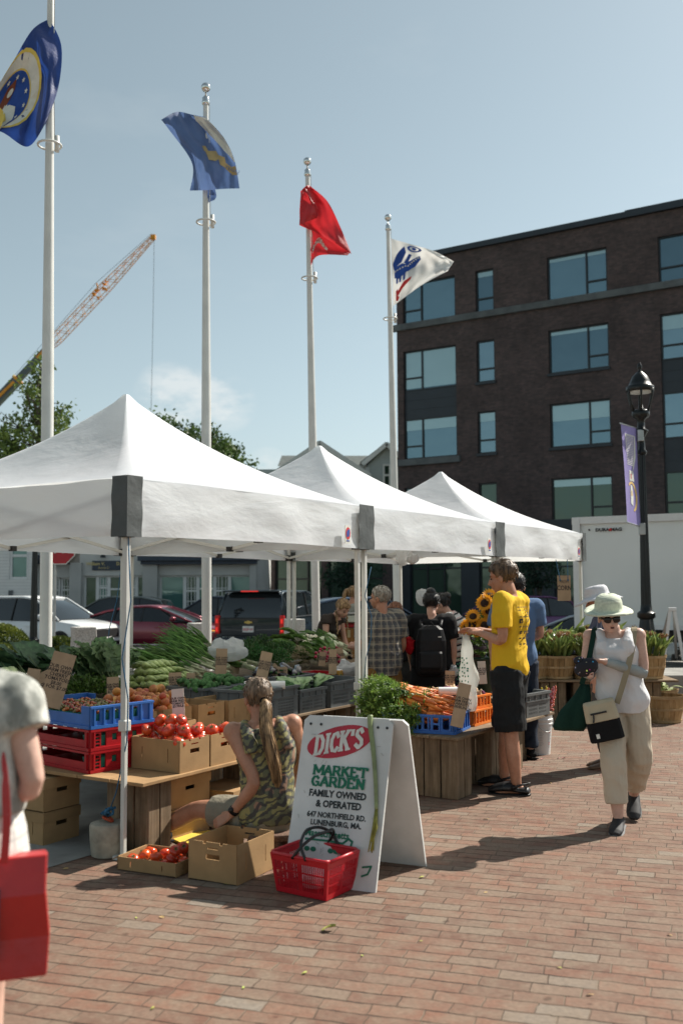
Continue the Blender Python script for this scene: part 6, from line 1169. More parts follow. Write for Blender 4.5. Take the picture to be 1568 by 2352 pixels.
def bunch(name, label, cat, n, L, W, spread, m_leaf, m_st, group, ruf=0.02, bend=0.5, stemL=0.12, jit=0.03, nv=9, up=0.35):
 o = thing(name, label, cat, (0, 0, 0), 0, group); lf, st_ = MB(), MB()
 for k in range(n):
  a, b = rnd(-spread, spread), rnd(-spread * 0.5, spread) * up * 2; d = Vector((math.cos(a) * math.cos(b), math.sin(a) * math.cos(b), math.sin(b) + up * 0.3)); p0 = Vector((rnd(-0.02, 0.02), rnd(-jit, jit), rnd(0, jit)))
  l = L * rnd(0.7, 1.1); st_.tube([p0, p0 + d * stemL, p0 + d * (stemL + l * 0.5)], [0.006, 0.005, 0.002], 5); bigleaf(lf, p0 + d * stemL, d, (Vector((0, 0, 1)) + rdir() * 0.5).normalized(), l, W * rnd(0.7, 1.15), ruf, bend * rnd(0.4, 1.4), 4, nv)
 lf.build('leaves', m_leaf, o, smooth=True); st_.build('stems', m_st, o, smooth=True); return Spawn(o)
KALE = bunch('kale_bunch', 'kale', 'kale', 18, 0.30, 0.15, 0.6, M_kale, M_kstem, 'kale bunches', 0.018, 0.5, 0.14, nv=16); COLL = bunch('collard_bunch', 'collards', 'greens', 11, 0.30, 0.20, 0.6, M_chard, M_kstem, 'collard bunches', 0.008, 0.5)
def T2(s, t, z=0.0): return F(s, t, Z3 + z)
lab = 'ruffled green kale bunch heaped right of the tall cherry tomato card'
for k, (px, py, Y, rz, sc) in enumerate(((252, 1583, 8.35, 2.3, 1.05), (248, 1572, 8.6, 1.8, 1.0), (228, 1578, 8.5, 2.7, 0.95), (236, 1562, 8.8, 2.15, 1.05), (215, 1585, 8.35, 2.9, 0.9), (222, 1560, 8.9, 2.0, 0.9), (250, 1560, 8.85, 1.5, 0.85))): KALE(at(px, py, Y), Euler((rnd(-0.2, 0.2), rnd(-0.75, -0.45), rz)), lab, sc)
lab = 'dark collard bunch left of and behind the tall cherry tomato card'
for k, (px, py, Y, rz) in enumerate(((150, 1560, 8.4, 2.6), (120, 1550, 8.4, 2.4), (170, 1545, 8.8, 2.0), (100, 1555, 8.2, 3.0), (60, 1560, 8.0, 2.8), (30, 1565, 7.9, 2.5), (180, 1580, 8.2, 3.0), (5, 1560, 7.9, 2.9))): COLL(at(px, py, Y), Euler((rnd(-0.3, 0.3), rnd(-0.6, -0.2), rz)), lab, rnd(0.8, 1.05))
def herb(name, label, n, R_, m_leaf, m_st, group, size=0.03, h=0.14, cat='herbs'):
 o = thing(name, label, cat, (0, 0, 0), 0, group); lf, st_ = MB(), MB()
 for k in range(26): d = (rdir() + Vector((0, 0, 0.8))).normalized(); st_.tube([(0, 0, 0), d * R_ * 0.5, d * R_ * 0.9 + Vector((0, 0, h * 0.3))], [0.003, 0.002, 0.001], 4)
 for k in range(n): d = rdir(); p = Vector((d.x * R_, d.y * R_, abs(d.z) * h)) * rnd(0.55, 1.05); leaf(lf, p, (d + rdir() * 0.8).normalized(), rdir(), size * rnd(0.6, 1.3), size * rnd(0.5, 0.9))
 lf.build('leaves', m_leaf, o); st_.build('stems', m_st, o); return Spawn(o)
PARS = herb('parsley_bunch', 'parsley', 420, 0.12, M_parsley, M_kstem, 'parsley bunches'); HERB = herb('herb_bunch', 'herbs', 420, 0.14, M_dill, M_kstem, 'dark herb bunches')
for k, (px, py, Y) in enumerate(((200, 1590, 8.25), (170, 1592, 8.2), (228, 1590, 8.3), (150, 1588, 8.3), (186, 1572, 8.6), (258, 1592, 8.35))): PARS(at(px, py, Y), rnd(0, 6), 'frilly green parsley bunch under the kale, above the blue crate', rnd(0.8, 1.1))
for k, (px, py, Y) in enumerate(((575, 1500, 10.6), (600, 1490, 10.9), (625, 1505, 10.6), (640, 1520, 10.4), (590, 1515, 10.3), (615, 1528, 10.2), (650, 1500, 10.8), (565, 1520, 10.2))): HERB(at(px, py, Y), rnd(0, 6), 'dark green herb bunch between the plastic bag and the turnips', rnd(0.9, 1.15))
# pale green squash in a stack
M_sq = mat('pale_squash_skin', (0.30, 0.40, 0.11), 0.4, 0.25, 25, col2=(0.46, 0.54, 0.22), orand=0.3); M_cuc = mat('pale_cucumber_skin', (0.38, 0.42, 0.22), 0.4, 0.2, 12, orand=0.2)
sqp = MB().lathe([(0.004, -0.062), (0.02, -0.058), (0.031, -0.04), (0.033, -0.015), (0.028, 0.015), (0.020, 0.04), (0.012, 0.058), (0.007, 0.066), (0.006, 0.08)], 14); SQ = Spawn(tag(sqp.build('squash', M_sq, smooth=True), 'squash', 'squash'))
for lay in range(4):
 for j in range(3 - (lay > 1)):
  n = 9 - lay
  for i in range(n): 
   s = 2.12 + 0.066 * i + 0.033 * lay + rnd(-0.01, 0.01); t = 1.75 + 0.115 * j + 0.06 * lay + rnd(-0.02, 0.02)
   SQ(F(s, t, Z3 + 0.033 + lay * 0.054 + rnd(-0.004, 0.008)), Euler((R(90) + rnd(-0.25, 0.25), rnd(-0.3, 0.3), AU + rnd(-0.25, 0.25))), 'pale green squash stacked in the heap behind the apricots', rnd(0.85, 1.1), 'pale green squash')
for k in range(9): SQ(at(12 + 5 * k % 45, 1548 + (k // 4) * 14, 7.5 + 0.05 * k), Euler((R(90) + rnd(-0.2, 0.2), rnd(-0.3, 0.3), 0.4)), 'pale squash lying at the far left above the shoulder', rnd(1.2, 1.5), 'pale squash at the left edge')
# leeks / scallions
def stalks(name, label, cat, n, L, r, group, spread=0.16, roots=True, white=0.35, flop=0.35):
 o = thing(name, label, cat, (0, 0, 0), 0, group); w, g, rt = MB(), MB(), MB()
 for k in range(n):
  y0, z0 = rnd(-0.045, 0.045), rnd(0, 0.06); a = rnd(-spread, spread); d = Vector((math.cos(a), math.sin(a), rnd(0, 0.2))); l = L * rnd(0.85, 1.1); p0 = Vector((rnd(-0.03, 0.03), y0, z0)); pw = p0 + d * l * white
  w.tube([p0, p0 + d * l * 0.04, p0 + d * l * 0.12, pw], [r * 0.8, r * 1.35, r, r * 0.95], 8)
  for q in range(3):
   e = d + Vector((0, rnd(-0.25, 0.25), rnd(-0.1, 0.35))); m1 = pw + e * l * 0.3; m2 = m1 + (e + Vector((0, rnd(-0.15, 0.15), -flop * rnd(0.2, 1.4)))) * l * 0.33; g.tube([pw - d * 0.02, pw + e * l * 0.12, m1, m2], [r * 0.85, r * 0.8, r * 0.7, r * 0.15], 5)
  if roots:
   for q in range(8): e = (rdir() * 0.7 - d).normalized(); rt.tube([p0, p0 + e * 0.02 + rdir() * 0.006, p0 + e * 0.045 + rdir() * 0.012], 0.0012, 3)
 w.build('white_stalks', M_lwhite, o, smooth=True); g.build('green_tops', M_lgreen, o, smooth=True)
 if roots: rt.build('roots', M_root, o)
 return Spawn(o)
SCAL = stalks('scallion_bunch', 'scallions', 'scallions', 11, 0.52, 0.0095, 'scallion bunches'); LEEK = stalks('leek_bunch', 'leeks', 'leeks', 4, 0.55, 0.02, 'leek bunches', 0.08)
lab = 'scallion bunch with white roots and green tops, heaped left of the scallion card'
for k, (px, py, Y, rz, pit) in enumerate(((455, 1545, 9.5, 2.9, -0.25), (468, 1528, 9.7, 2.8, -0.32), (480, 1512, 9.9, 2.9, -0.3), (495, 1540, 9.55, 2.95, -0.22), (445, 1560, 9.4, 3.0, -0.12), (510, 1525, 9.8, 3.0, -0.3), (500, 1505, 10.1, 2.7, -0.35), (470, 1555, 9.45, 2.8, -0.15), (525, 1545, 9.6, 2.9, -0.2), (460, 1500, 10.2, 2.7, -0.32), (485, 1497, 10.3, 2.9, -0.25))): SCAL(at(px, py, Y), Euler((rnd(-0.2, 0.2), pit, rz)), lab, rnd(0.9, 1.1))
lab = 'thick leek bunch with pale root end lying at the left of the scallions'
for k, (px, py, Y, rz) in enumerate(((412, 1540, 9.5, 3.0), (430, 1530, 9.7, 2.9), (400, 1550, 9.4, 3.1))): LEEK(at(px, py, Y), Euler((0, -0.1, rz)), lab, 1.0)
lab = 'leek bunch with pale stems pointing at the broccoli card'
for k, (px, py, Y, rz) in enumerate(((590, 1545, 9.8, 2.8), (570, 1535, 10.0, 2.7), (600, 1535, 10.0, 2.9))): LEEK(at(px, py, Y), Euler((0, -0.05, rz)), lab, 0.85, 'leek bunches at the right')
lab = 'scallion bunch drooping in front of the wooden scale box'
for k, (px, py, Y, rz) in enumerate(((790, 1490, 12.0, 2.6), (775, 1485, 12.1, 2.2), (800, 1495, 11.9, 2.9))): SCAL(at(px, py, Y), Euler((rnd(-0.3, 0.3), -0.2, rz)), lab, 0.9, 'scallion bunches by the scale')
crumple('plastic_bag', 'clear plastic bag draped over the scallions behind the scallion card', at(525, 1520, 9.75), (0.20, 0.16, 0.11), M_clearbag, seed=8, amp=0.3)
# turnips and radishes
def roots(name, label, cat, n, r, m_root, group, part_name):
 o = thing(name, label, cat, (0, 0, 0), 0, group); lf, st_, hr = MB(), MB(), MB()
 for k in range(n):
  p = Vector((rnd(-0.02, 0.05), 0.075 * (k / (n - 1) - 0.5) * 2, rnd(0, 0.07))); MB().lathe([(0.001, -r * 1.2), (r * 0.5, -r * 0.9), (r * 0.95, -r * 0.3), (r, r * 0.2), (r * 0.7, r * 0.75), (r * 0.2, r * 0.95)], 12, p, M=Matrix.Rotation(R(-90), 3, 'Y')).build(part_name, m_root, o, smooth=True)
  hr.tube([p + Vector((r, 0, 0)), p + Vector((r * 2.2, rnd(-0.02, 0.02), rnd(-0.02, 0.02))), p + Vector((r * 4, rnd(-0.05, 0.05), rnd(-0.03, 0.03)))], [0.003, 0.0015, 0.0006], 4)
 for k in range(16):
  a = rnd(-0.5, 0.5); d = Vector((-math.cos(a), math.sin(a), rnd(0.05, 0.45))); st_.tube([(0, 0, 0.03), d * 0.1, d * 0.22], [0.004, 0.003, 0.002], 4); bigleaf(lf, d * 0.13, d, Vector((0, 0, 1)) + rdir() * 0.5, rnd(0.14, 0.22), rnd(0.05, 0.08), 0.008, 0.6, 2, 6)
 lf.build('leaves', M_tgreen, o, smooth=True); st_.build('stems', M_kstem, o); hr.build('root_hairs', M_root, o); return Spawn(o)
TURN = roots('turnip_bunch', 'turnips', 'turnips', 7, 0.027, M_turnip, 'turnip bunches', 'turnip'); RAD = roots('radish_bunch', 'radishes', 'radishes', 8, 0.017, M_radish, 'radish bunches', 'radish')
lab = 'bunch of white turnips with stringy roots heaped before the granite post'
for k, (px, py, Y, rz) in enumerate(((715, 1475, 11.6, -0.6), (725, 1490, 11.4, -0.8), (705, 1488, 11.5, -0.5), (728, 1508, 11.2, -0.9), (715, 1518, 11.1, -0.7), (732, 1525, 11.0, -0.9), (690, 1500, 11.3, -0.5), (700, 1472, 11.8, -0.4), (685, 1480, 11.6, -0.4))): TURN(at(px, py, Y), Euler((rnd(-0.3, 0.3), rnd(-0.1, 0.3), rz)), lab, rnd(0.9, 1.15))
m = MB()
for k in range(330):
 p = at(rnd(640, 712), rnd(1488, 1530), rnd(10.85, 11.2)); q = p + Vector((rnd(-0.07, 0.07), rnd(-0.05, 0.05), rnd(-0.05, 0.05))); m.tube([p, (p + q) / 2 + rdir() * 0.025, q, q + rdir() * 0.04], [0.0024, 0.002, 0.0015, 0.001], 3)
tag(m.build('turnip_roots', M_root), 'tangle of stringy tan turnip roots between the herbs and turnips', 'roots', kind='stuff')
lab = 'bunch of red radishes heaped right of the turnips'
for k, (px, py, Y, rz) in enumerate(((745, 1505, 11.0, -0.8), (760, 1500, 11.2, -0.9), (735, 1512, 10.9, -0.9), (755, 1515, 10.9, -1.0), (768, 1508, 11.0, -0.8), (745, 1520, 10.8, -0.7), (762, 1520, 10.85, -1.1))): RAD(at(px, py, Y), Euler((rnd(-0.3, 0.3), rnd(0, 0.4), rz)), lab, rnd(1.0, 1.2))
FEN = roots('fennel_bunch', 'fennel', 'fennel', 4, 0.04, mat('fennel_bulb', (0.58, 0.62, 0.42), 0.4, 0.1, 8), 'fennel bunches', 'fennel_bulb')
for k, (px, py, Y) in enumerate(((740, 1480, 11.9), (765, 1490, 11.7), (752, 1472, 12.1), (780, 1512, 11.2))): FEN(at(px, py, Y), Euler((0, 0.1, -0.6 + 0.2 * k)), 'pale green fennel bunch behind the radishes', 1.1)
# eggplants, broccoli, squash, greens in the grey crates
M_egg = mat('eggplant_skin', (0.012, 0.005, 0.014), 0.15, 0.2, 4, spec=0.6, coat=0.4)
eg = thing('eggplant', 'eggplant', 'eggplant'); MB().tube([(0, 0, 0), (0.05, 0, 0.004), (0.10, 0.004, 0.006), (0.16, 0.01, 0.004), (0.20, 0.014, 0.002), (0.215, 0.015, 0)], [0.012, 0.028, 0.034, 0.04, 0.03, 0.006], 14).build('fruit', M_egg, eg, smooth=True)
MB().tube([(-0.035, 0, 0), (-0.012, 0, 0), (0.012, 0, 0)], [0.007, 0.008, 0.018], 8).build('calyx', M_dill, eg, smooth=True); EGG = Spawn(eg)
for k in range(16): EGG(F(3.02 + 0.075 * (k % 7), 1.08 + 0.1 * (k // 7), Z2 + 0.24 + 0.04 * (k // 7 % 2) + rnd(0, 0.02)), Euler((0, rnd(-0.2, 0.2), rnd(-0.6, 0.6) + AU + 0.9)), 'glossy dark eggplant in the grey crate behind the cans', rnd(0.85, 1.1), 'eggplants')
bro = thing('broccoli_head', 'broccoli', 'broccoli'); m = MB(); m.tube([(0, 0, -0.08), (0, 0, 0)], [0.02, 0.025], 8)
for k in range(9): a = k * 0.7; m.tube([(0, 0, -0.02), (0.05 * math.cos(a), 0.05 * math.sin(a), 0.03)], [0.012, 0.008], 6)
m.build('stem', M_kstem, bro, smooth=True); m = MB()
for k in range(22): d = rdir(); d.z = abs(d.z); m.ell(Vector((d.x * 0.06, d.y * 0.06, 0.02 + d.z * 0.035)), rnd(0.018, 0.028), 8, 6)
m.build('florets', mat('broccoli_floret', (0.05, 0.13, 0.035), 0.85, 0.3, 60, 0.8, 120, orand=0.3, bd=0.006), bro, smooth=True); BRO = Spawn(bro)
for k in range(11): BRO(F(2.06 + 0.12 * (k % 5), 1.13 + 0.11 * (k // 5), Z2 + 0.22 + rnd(0, 0.04)), Euler((rnd(-0.5, 0.5), rnd(-0.5, 0.5), rnd(0, 6))), 'green broccoli head in the dark crate below the scallion card', rnd(0.9, 1.2), 'broccoli heads')
for k in range(10): BRO(F(2.06 + 0.12 * (k % 5), 0.62 + 0.14 * (k // 5), Z2 + 0.19 + rnd(0, 0.02)), Euler((rnd(-0.5, 0.5), rnd(-0.5, 0.5), rnd(0, 6))), 'green broccoli head low in the large round holed crate', rnd(0.9, 1.2), 'broccoli heads')
tag(MB().tube([(0, 0, 0), (0.34, 0, 0)], 0.035, 12).box((0.17, 0.05, -0.02), (0.34, 0.14, 0.006)).build('paper_roll', M_white, loc=F(2.18, 0.78, Z2 + 0.27), rz=AU - 0.9, smooth=False), 'white paper sheet roll lying on the big grey crate', 'paper roll')
M_zuc = mat('bok_choy_leaf', (0.05, 0.13, 0.04), 0.4, 0.4, 12, col2=(0.2, 0.3, 0.12), orand=0.3)
ok_ = thing('green_stalk_bunch', 'greens', 'vegetable'); m = MB()
for k in range(7): a = rnd(-0.5, 0.5); m.tube([(0, 0, 0), (0.06 * math.cos(a), 0.06 * math.sin(a), 0.01), (0.16 * math.cos(a), 0.16 * math.sin(a), rnd(0, 0.04))], [0.014, 0.012, 0.009], 7)
m.build('stalks', M_zuc, ok_, smooth=True); m = MB()
for k in range(6): a = rnd(-0.6, 0.6); bigleaf(m, Vector((0.08 * math.cos(a), 0.08 * math.sin(a), 0.02)), Vector((math.cos(a), math.sin(a), 0.3)), Vector((0, 0, 1)), 0.15, 0.08, 0.006, 0.6, 2, 6)
m.build('leaves', M_zuc, ok_, smooth=True); BOK = Spawn(ok_)
for k in range(10): BOK(F(2.72 + 0.07 * (k % 5), 0.62 + 0.1 * (k // 5), Z2 + 0.17 + 0.025 * (k % 3)), Euler((rnd(-0.2, 0.2), rnd(-0.5, 0), rnd(1.2, 2.8))), 'bunch of green stalks sticking out of the middle grey crate', rnd(0.8, 1.1), 'green stalk bunches')
can = thing('drink_can', 'can', 'can'); MB().lathe([(0.024, 0), (0.031, 0.006), (0.0325, 0.012), (0.0325, 0.118), (0.030, 0.128)], 20).build('can_body', mat('yellow_can', (0.68, 0.36, 0.06), 0.35, 0.1, 10), can, smooth=True); MB().lathe([(0.030, 0.126), (0.0285, 0.134), (0.027, 0.134), (0.026, 0.131), (0.001, 0.131)], 20).build('can_top', M_chrome, can, smooth=True)
m = MB()
for k in range(5): a = k * 1.25; m.ell((0.033 * math.cos(a), 0.033 * math.sin(a), 0.05 + 0.02 * (k % 2)), (0.004, 0.010, 0.013), 8, 6, M=Matrix.Rotation(a, 3, 'Z')); m.ell((0.033 * math.cos(a + 0.5), 0.033 * math.sin(a + 0.5), 0.085), (0.003, 0.008, 0.008), 8, 6, M=Matrix.Rotation(a + 0.5, 3, 'Z'))
m.build('leaf_print', M_sgreen, can); CAN = Spawn(can)
for k, w in enumerate(('leftmost of the three on the grey crate', 'middle of the three on the grey crate', 'rightmost of the three on the grey crate')):
 p = gp((763, 780, 796)[k], (1571, 1570, 1565)[k], Z2 + 0.14); CAN(p, rnd(0, 6), 'yellow drink can with green leaf print, ' + w, 1.0, 'yellow cans')
tag(MB().box((0.11, 0.2, 0.0), (0.42, 0.26, 0.02)).build('crate_liner', M_greyp, loc=F(3.2, 0.56, Z2 + 0.13), rz=AU), 'grey tray inside the crate holding the yellow cans', 'tray')
crumple('plastic_bag', 'white plastic bag bundled behind the yellow cans', at(800, 1562, 10.1), (0.15, 0.12, 0.085), mat('milky_bag_plastic', (0.72, 0.72, 0.72), 0.35, 0.08, 12, 0.5, 25, transl=0.35, bd=0.01), seed=12, amp=0.4)
PEP = Spawn(tag(MB().tube([(0, 0, 0), (0.02, 0, 0), (0.06, 0, 0.004), (0.11, 0.01, 0.003), (0.13, 0.012, 0)], [0.004, 0.02, 0.023, 0.017, 0.004], 10).build('green_pepper', mat('green_pepper_skin', (0.03, 0.09, 0.02), 0.25, 0.3, 8, orand=0.5), smooth=True), 'pepper', 'pepper'))
for k in range(30): PEP(F(4.40 + 0.08 * (k % 6), 1.04 + 0.075 * (k // 6), Z2 + 0.165 + rnd(0, 0.03)), Euler((0, rnd(-0.4, 0.4), rnd(0, 6))), 'dark green pepper in the crate beside the plaid shirted man', rnd(0.9, 1.2), 'green peppers')
# wooden box with scale
wbx = at(806, 1521, 12.6); o = thing('wooden_box', 'upright orange brown wooden box carrying the shop scale', 'box', wbx + Vector((0, 0, 0)), 0.25); M_ply = wood_mat('orange_plywood', (0.34, 0.17, 0.055), (0.44, 0.24, 0.09))
m = MB(); holes_wall(m, -0.28, 0.28, 0, 0.42, 0.02, [(-0.20, -0.16, 0.18, 0.34)]); m.box((0, 0.22, 0.2), (0.55, 0.4, 0.41)); m.build('box_body', M_ply, o)
MB().box((0, 0.1, -(wbx.z) / 2 - 0.005), (0.5, 0.35, wbx.z - 0.03)).build('stand', M_wood, o)
sc_ = thing('shop_scale', 'grey green shop scale on the wooden box', 'scale', wbx + Vector((0, 0.18, 0.425)), 0.25); M_scale = mat('scale_enamel', (0.36, 0.38, 0.31), 0.35, 0.1, 4)
MB().box((0, 0, 0.03), (0.42, 0.26, 0.055)).build('display', M_redb, sc_, bevel=0.01); m = MB(); m.loft([[Vector((x * w, y * w * 0.6, z)) for x, y in circ(1, 24)] for w, z in ((0.27, 0.06), (0.36, 0.075), (0.30, 0.12), (0.24, 0.16))]); m.build('housing', M_scale, sc_, smooth=False, bevel=0.01); MB().box((0.03, 0, 0.18), (0.44, 0.3, 0.018)).build('pan', M_steel, sc_, bevel=0.006)
# carrots
M_car = mat('carrot_skin', (0.68, 0.185, 0.03), 0.5, 0.2, 30, 0.25, 60, orand=0.3, hrand=0.02, bd=0.003)
def carrots():
 o = thing('carrot_bunch', 'bunch of carrots', 'carrots'); 
 for k in range(8):
  y, z = (k % 4 - 1.5) * 0.026, (k // 4) * 0.028; a = (k % 4 - 1.5) * 0.1 + rnd(-0.28, 0.28); L = rnd(0.12, 0.23); d = Vector((math.cos(a), math.sin(a), rnd(-0.12, 0.06))); p = Vector((rnd(-0.02, 0.02), y, z)); n = Vector((-d.y, d.x, 0)) * rnd(-0.012, 0.012)
  MB().tube([p - d * 0.004, p + d * 0.006, p + d * L * 0.25, p + d * L * 0.6 + n, p + d * L * 0.9 + n * 0.5, p + d * L], [0.008, 0.0165, 0.0185, 0.0135, 0.006, 0.001], 9).build('carrot', M_car, o, smooth=True)
 lf, st_ = MB(), MB()
 for k in range(26):
  a, b = rnd(-0.75, 0.75), rnd(-0.3, 0.32); d = Vector((-math.cos(a) * math.cos(b), math.sin(a) * math.cos(b), math.sin(b))); l = rnd(0.18, 0.31); P = [Vector((0, rnd(-0.02, 0.02), 0.02)), d * l * 0.35 + Vector((0, 0, 0.02)), d * l * 0.7 + Vector((0, 0, 0.0)), d * l + Vector((0, 0, -0.06))]; st_.tube(P, [0.0022, 0.002, 0.0014, 0.0006], 4)
  for j in range(34):
   t_ = rnd(0.3, 1.0); p = cr4(P, t_); e = (d + rdir() * 1.3).normalized(); leaf(lf, p + rdir() * 0.012, e, rdir(), rnd(0.018, 0.05), rnd(0.006, 0.014))
 lf.build('leaves', M_carrotleaf, o); st_.build('stems', M_lgreen, o); return Spawn(o)
CAR = carrots(); cu = Vector((-0.93, 0.37, 0)); cv_ = Vector((0.37, 0.93, 0))
lab = 'bunch of orange carrots with feathery tops heaped in the blue crate'; k = 0
for lay, n in enumerate((7, 7, 6, 4)):
 for i in range(n):
  u, v = 0.35 + 0.13 * (i % 2) + 0.02 * lay + rnd(-0.02, 0.03), 0.07 + 0.29 * (i + 0.5) / n + 0.015 * lay + rnd(-0.015, 0.015)
  CAR(ca + cu * u + cv_ * v + Vector((0, 0, 0.10 + 0.06 * lay + 0.02 * (i % 2))), Euler((rnd(-0.25, 0.25), rnd(-0.02, 0.16) + 0.04 * lay, math.atan2(-cu.y, -cu.x) + rnd(-0.6, 0.4) + 0.2)), lab, rnd(1.0, 1.25), 'carrot bunches')
for i in range(9): CAR(ca + cu * (0.24 + rnd(-0.04, 0.03)) + cv_ * (0.06 + 0.038 * i) + Vector((0, 0, 0.12 + 0.05 * (i % 3))), Euler((rnd(-0.25, 0.25), rnd(-0.1, 0.2), math.atan2(-cu.y, -cu.x) + rnd(-0.5, 0.5))), lab, rnd(0.95, 1.15), 'carrot bunches')
for u, v, z in ((0.50, 0.42, 0.20), (0.55, 0.28, 0.16), (0.52, 0.14, 0.13), (0.60, 0.36, 0.14), (0.46, 0.46, 0.24)): CAR(ca + cu * u + cv_ * v + Vector((0, 0, z)), Euler((rnd(-0.3, 0.3), -0.1, math.atan2(-cu.y, -cu.x) + rnd(-0.3, 0.3))), lab, 1.15, 'carrot bunches')
# onions and the bag roll
ON = Spawn(tag(MB().lathe([(0.001, -0.033), (0.02, -0.03), (0.035, -0.012), (0.037, 0.006), (0.026, 0.026), (0.01, 0.036), (0.005, 0.052)], 14).build('onion', mat('red_onion_skin', (0.13, 0.012, 0.05), 0.3, 0.3, 12, orand=0.4), smooth=True), 'onion', 'onion')); OY = Spawn(tag(MB().lathe([(0.001, -0.033), (0.02, -0.03), (0.037, -0.012), (0.039, 0.006), (0.026, 0.026), (0.01, 0.036), (0.005, 0.06)], 14).build('onion', mat('white_onion_skin', (0.62, 0.44, 0.26), 0.4, 0.2, 12, orand=0.3), smooth=True), 'onion', 'onion'))
ob = F(3.12, -0.82, 0.611); oz = AU - 0.1
for k in range(26): (ON if k % 3 else OY)(LF(ob, oz, 0.05 + 0.07 * (k % 5) + rnd(-0.01, 0.01), 0.06 + 0.078 * (k // 5), 0.10 + rnd(0, 0.03)), rrot(), 'red onion in the upper orange crate' if k % 3 else 'pale onion in the upper orange crate', rnd(0.9, 1.15), 'onions')
pr = gp(1083, 1588, 0.76); o = thing('bag_roll', 'roll of clear produce bags lying on the orange crate', 'roll', pr, R(170) + 0.2); m = MB(); n = 20
m.loft([[Vector((x, r * math.cos(a * 2 * math.pi / n), r * math.sin(a * 2 * math.pi / n))) for a in range(n)] for x, r in ((0, 0.017), (0, 0.036), (0.28, 0.036), (0.28, 0.017), (0, 0.017))], cap=False); M_roll = mat('white_film_roll', (0.74, 0.75, 0.76), 0.3, 0.05, 10); m.build('film', M_roll, o, smooth=False, angle=40); m = MB().tube([(0.002, 0, 0), (0.278, 0, 0)], 0.017, 16); m.build('core', M_card, o)
# corn stall
ZC = 0.49; cs0 = F(5.65, 0.05); 
def cboard(px, py, z): return gp(px, py, z)
fl_, fr_ = gp(1232, 1563, ZC), gp(1530, 1563, ZC); vv = (fr_ - fl_); ca_ = math.atan2(vv.y, vv.x)
m = MB()
for i in range(3): m.box((vv.length / 2, 0.15 + 0.28 * i, -0.012), (vv.length + 0.3, 0.27, 0.024))
tag(m.build('table_board', M_woodx, loc=fl_, rz=ca_, bevel=0.003), 'low wooden board carrying the corn baskets at the right', 'table', 'display tables')
for k, x in enumerate((0.06, 0.45, vv.length - 0.35)): 
 o = wooden_crate('plank crate under the %s of the corn table' % ('left end', 'middle', 'right end')[k], 0, 0, h=ZC - 0.028, du=0.30, db=0.5); o.location = Vector((0, 0, 0)) + fl_ + vv.normalized() * x + Vector((-vv.normalized().y, vv.normalized().x, 0)) * 0.06 - Vector((0, 0, ZC)); o.rotation_euler = (0, 0, ca_)
M_bask = wood_mat('basket_slats', (0.40, 0.26, 0.12), (0.55, 0.39, 0.21), (14, 14, 1.5)); M_hoop = wood_mat('basket_hoop', (0.46, 0.33, 0.18), (0.58, 0.44, 0.26), (3, 3, 14))
def basket():
 o = thing('bushel_basket', 'basket', 'basket'); n = 20; r0, r1, h = 0.165, 0.215, 0.285; m = MB()
 for i in range(n):
  a0, a1 = 2 * math.pi * (i + 0.04) / n, 2 * math.pi * (i + 0.96) / n; jr = 0.003 if i % 2 else 0.0; jz = rnd(-0.004, 0.004)
  def pt(a, r, z): return Vector((r * math.cos(a), r * math.sin(a), z))
  rings = [[pt(a0, r0 + jr, 0.0), pt(a1, r0 + jr, 0.0), pt(a1, r0 + jr - 0.004, 0.0), pt(a0, r0 + jr - 0.004, 0)], [pt(a0, (r0 + r1) / 2 + 0.010 + jr, h / 2), pt(a1, (r0 + r1) / 2 + 0.010 + jr, h / 2), pt(a1, (r0 + r1) / 2 + 0.006 + jr, h / 2), pt(a0, (r0 + r1) / 2 + 0.006 + jr, h / 2)], [pt(a0, r1 + jr, h + jz), pt(a1, r1 + jr, h + jz), pt(a1, r1 + jr - 0.004, h + jz), pt(a0, r1 + jr - 0.004, h + jz)]]
  m.loft(rings)
 m.lathe([(r0 - 0.006, 0.006), (r0 - 0.006, 0.014)], 24); m.build('slats', M_bask, o)
 for z, hh in ((0.012, 0.022), (0.135, 0.024), (h - 0.028, 0.032)):
  r = r0 + (r1 - r0) * z / h + (0.012 if 0.05 < z < 0.2 else 0.007); rb = r + (r1 - r0) * hh / h; MB().lathe([(r, z), (r + 0.005, z), (rb + 0.005, z + hh), (rb, z + hh)], 32, cap=False).build('hoop', M_hoop, o)
 return Spawn(o)
BAS = basket()
M_husk = mat('corn_husk', (0.07, 0.13, 0.025), 0.6, 0.35, 16, 0.4, 40, col2=(0.26, 0.33, 0.09), orand=0.35, transl=0.2, stretch=(1, 1, 0.15), bd=0.004); M_silk = mat('corn_silk', (0.26, 0.13, 0.04), 0.8, 0.4, 60)
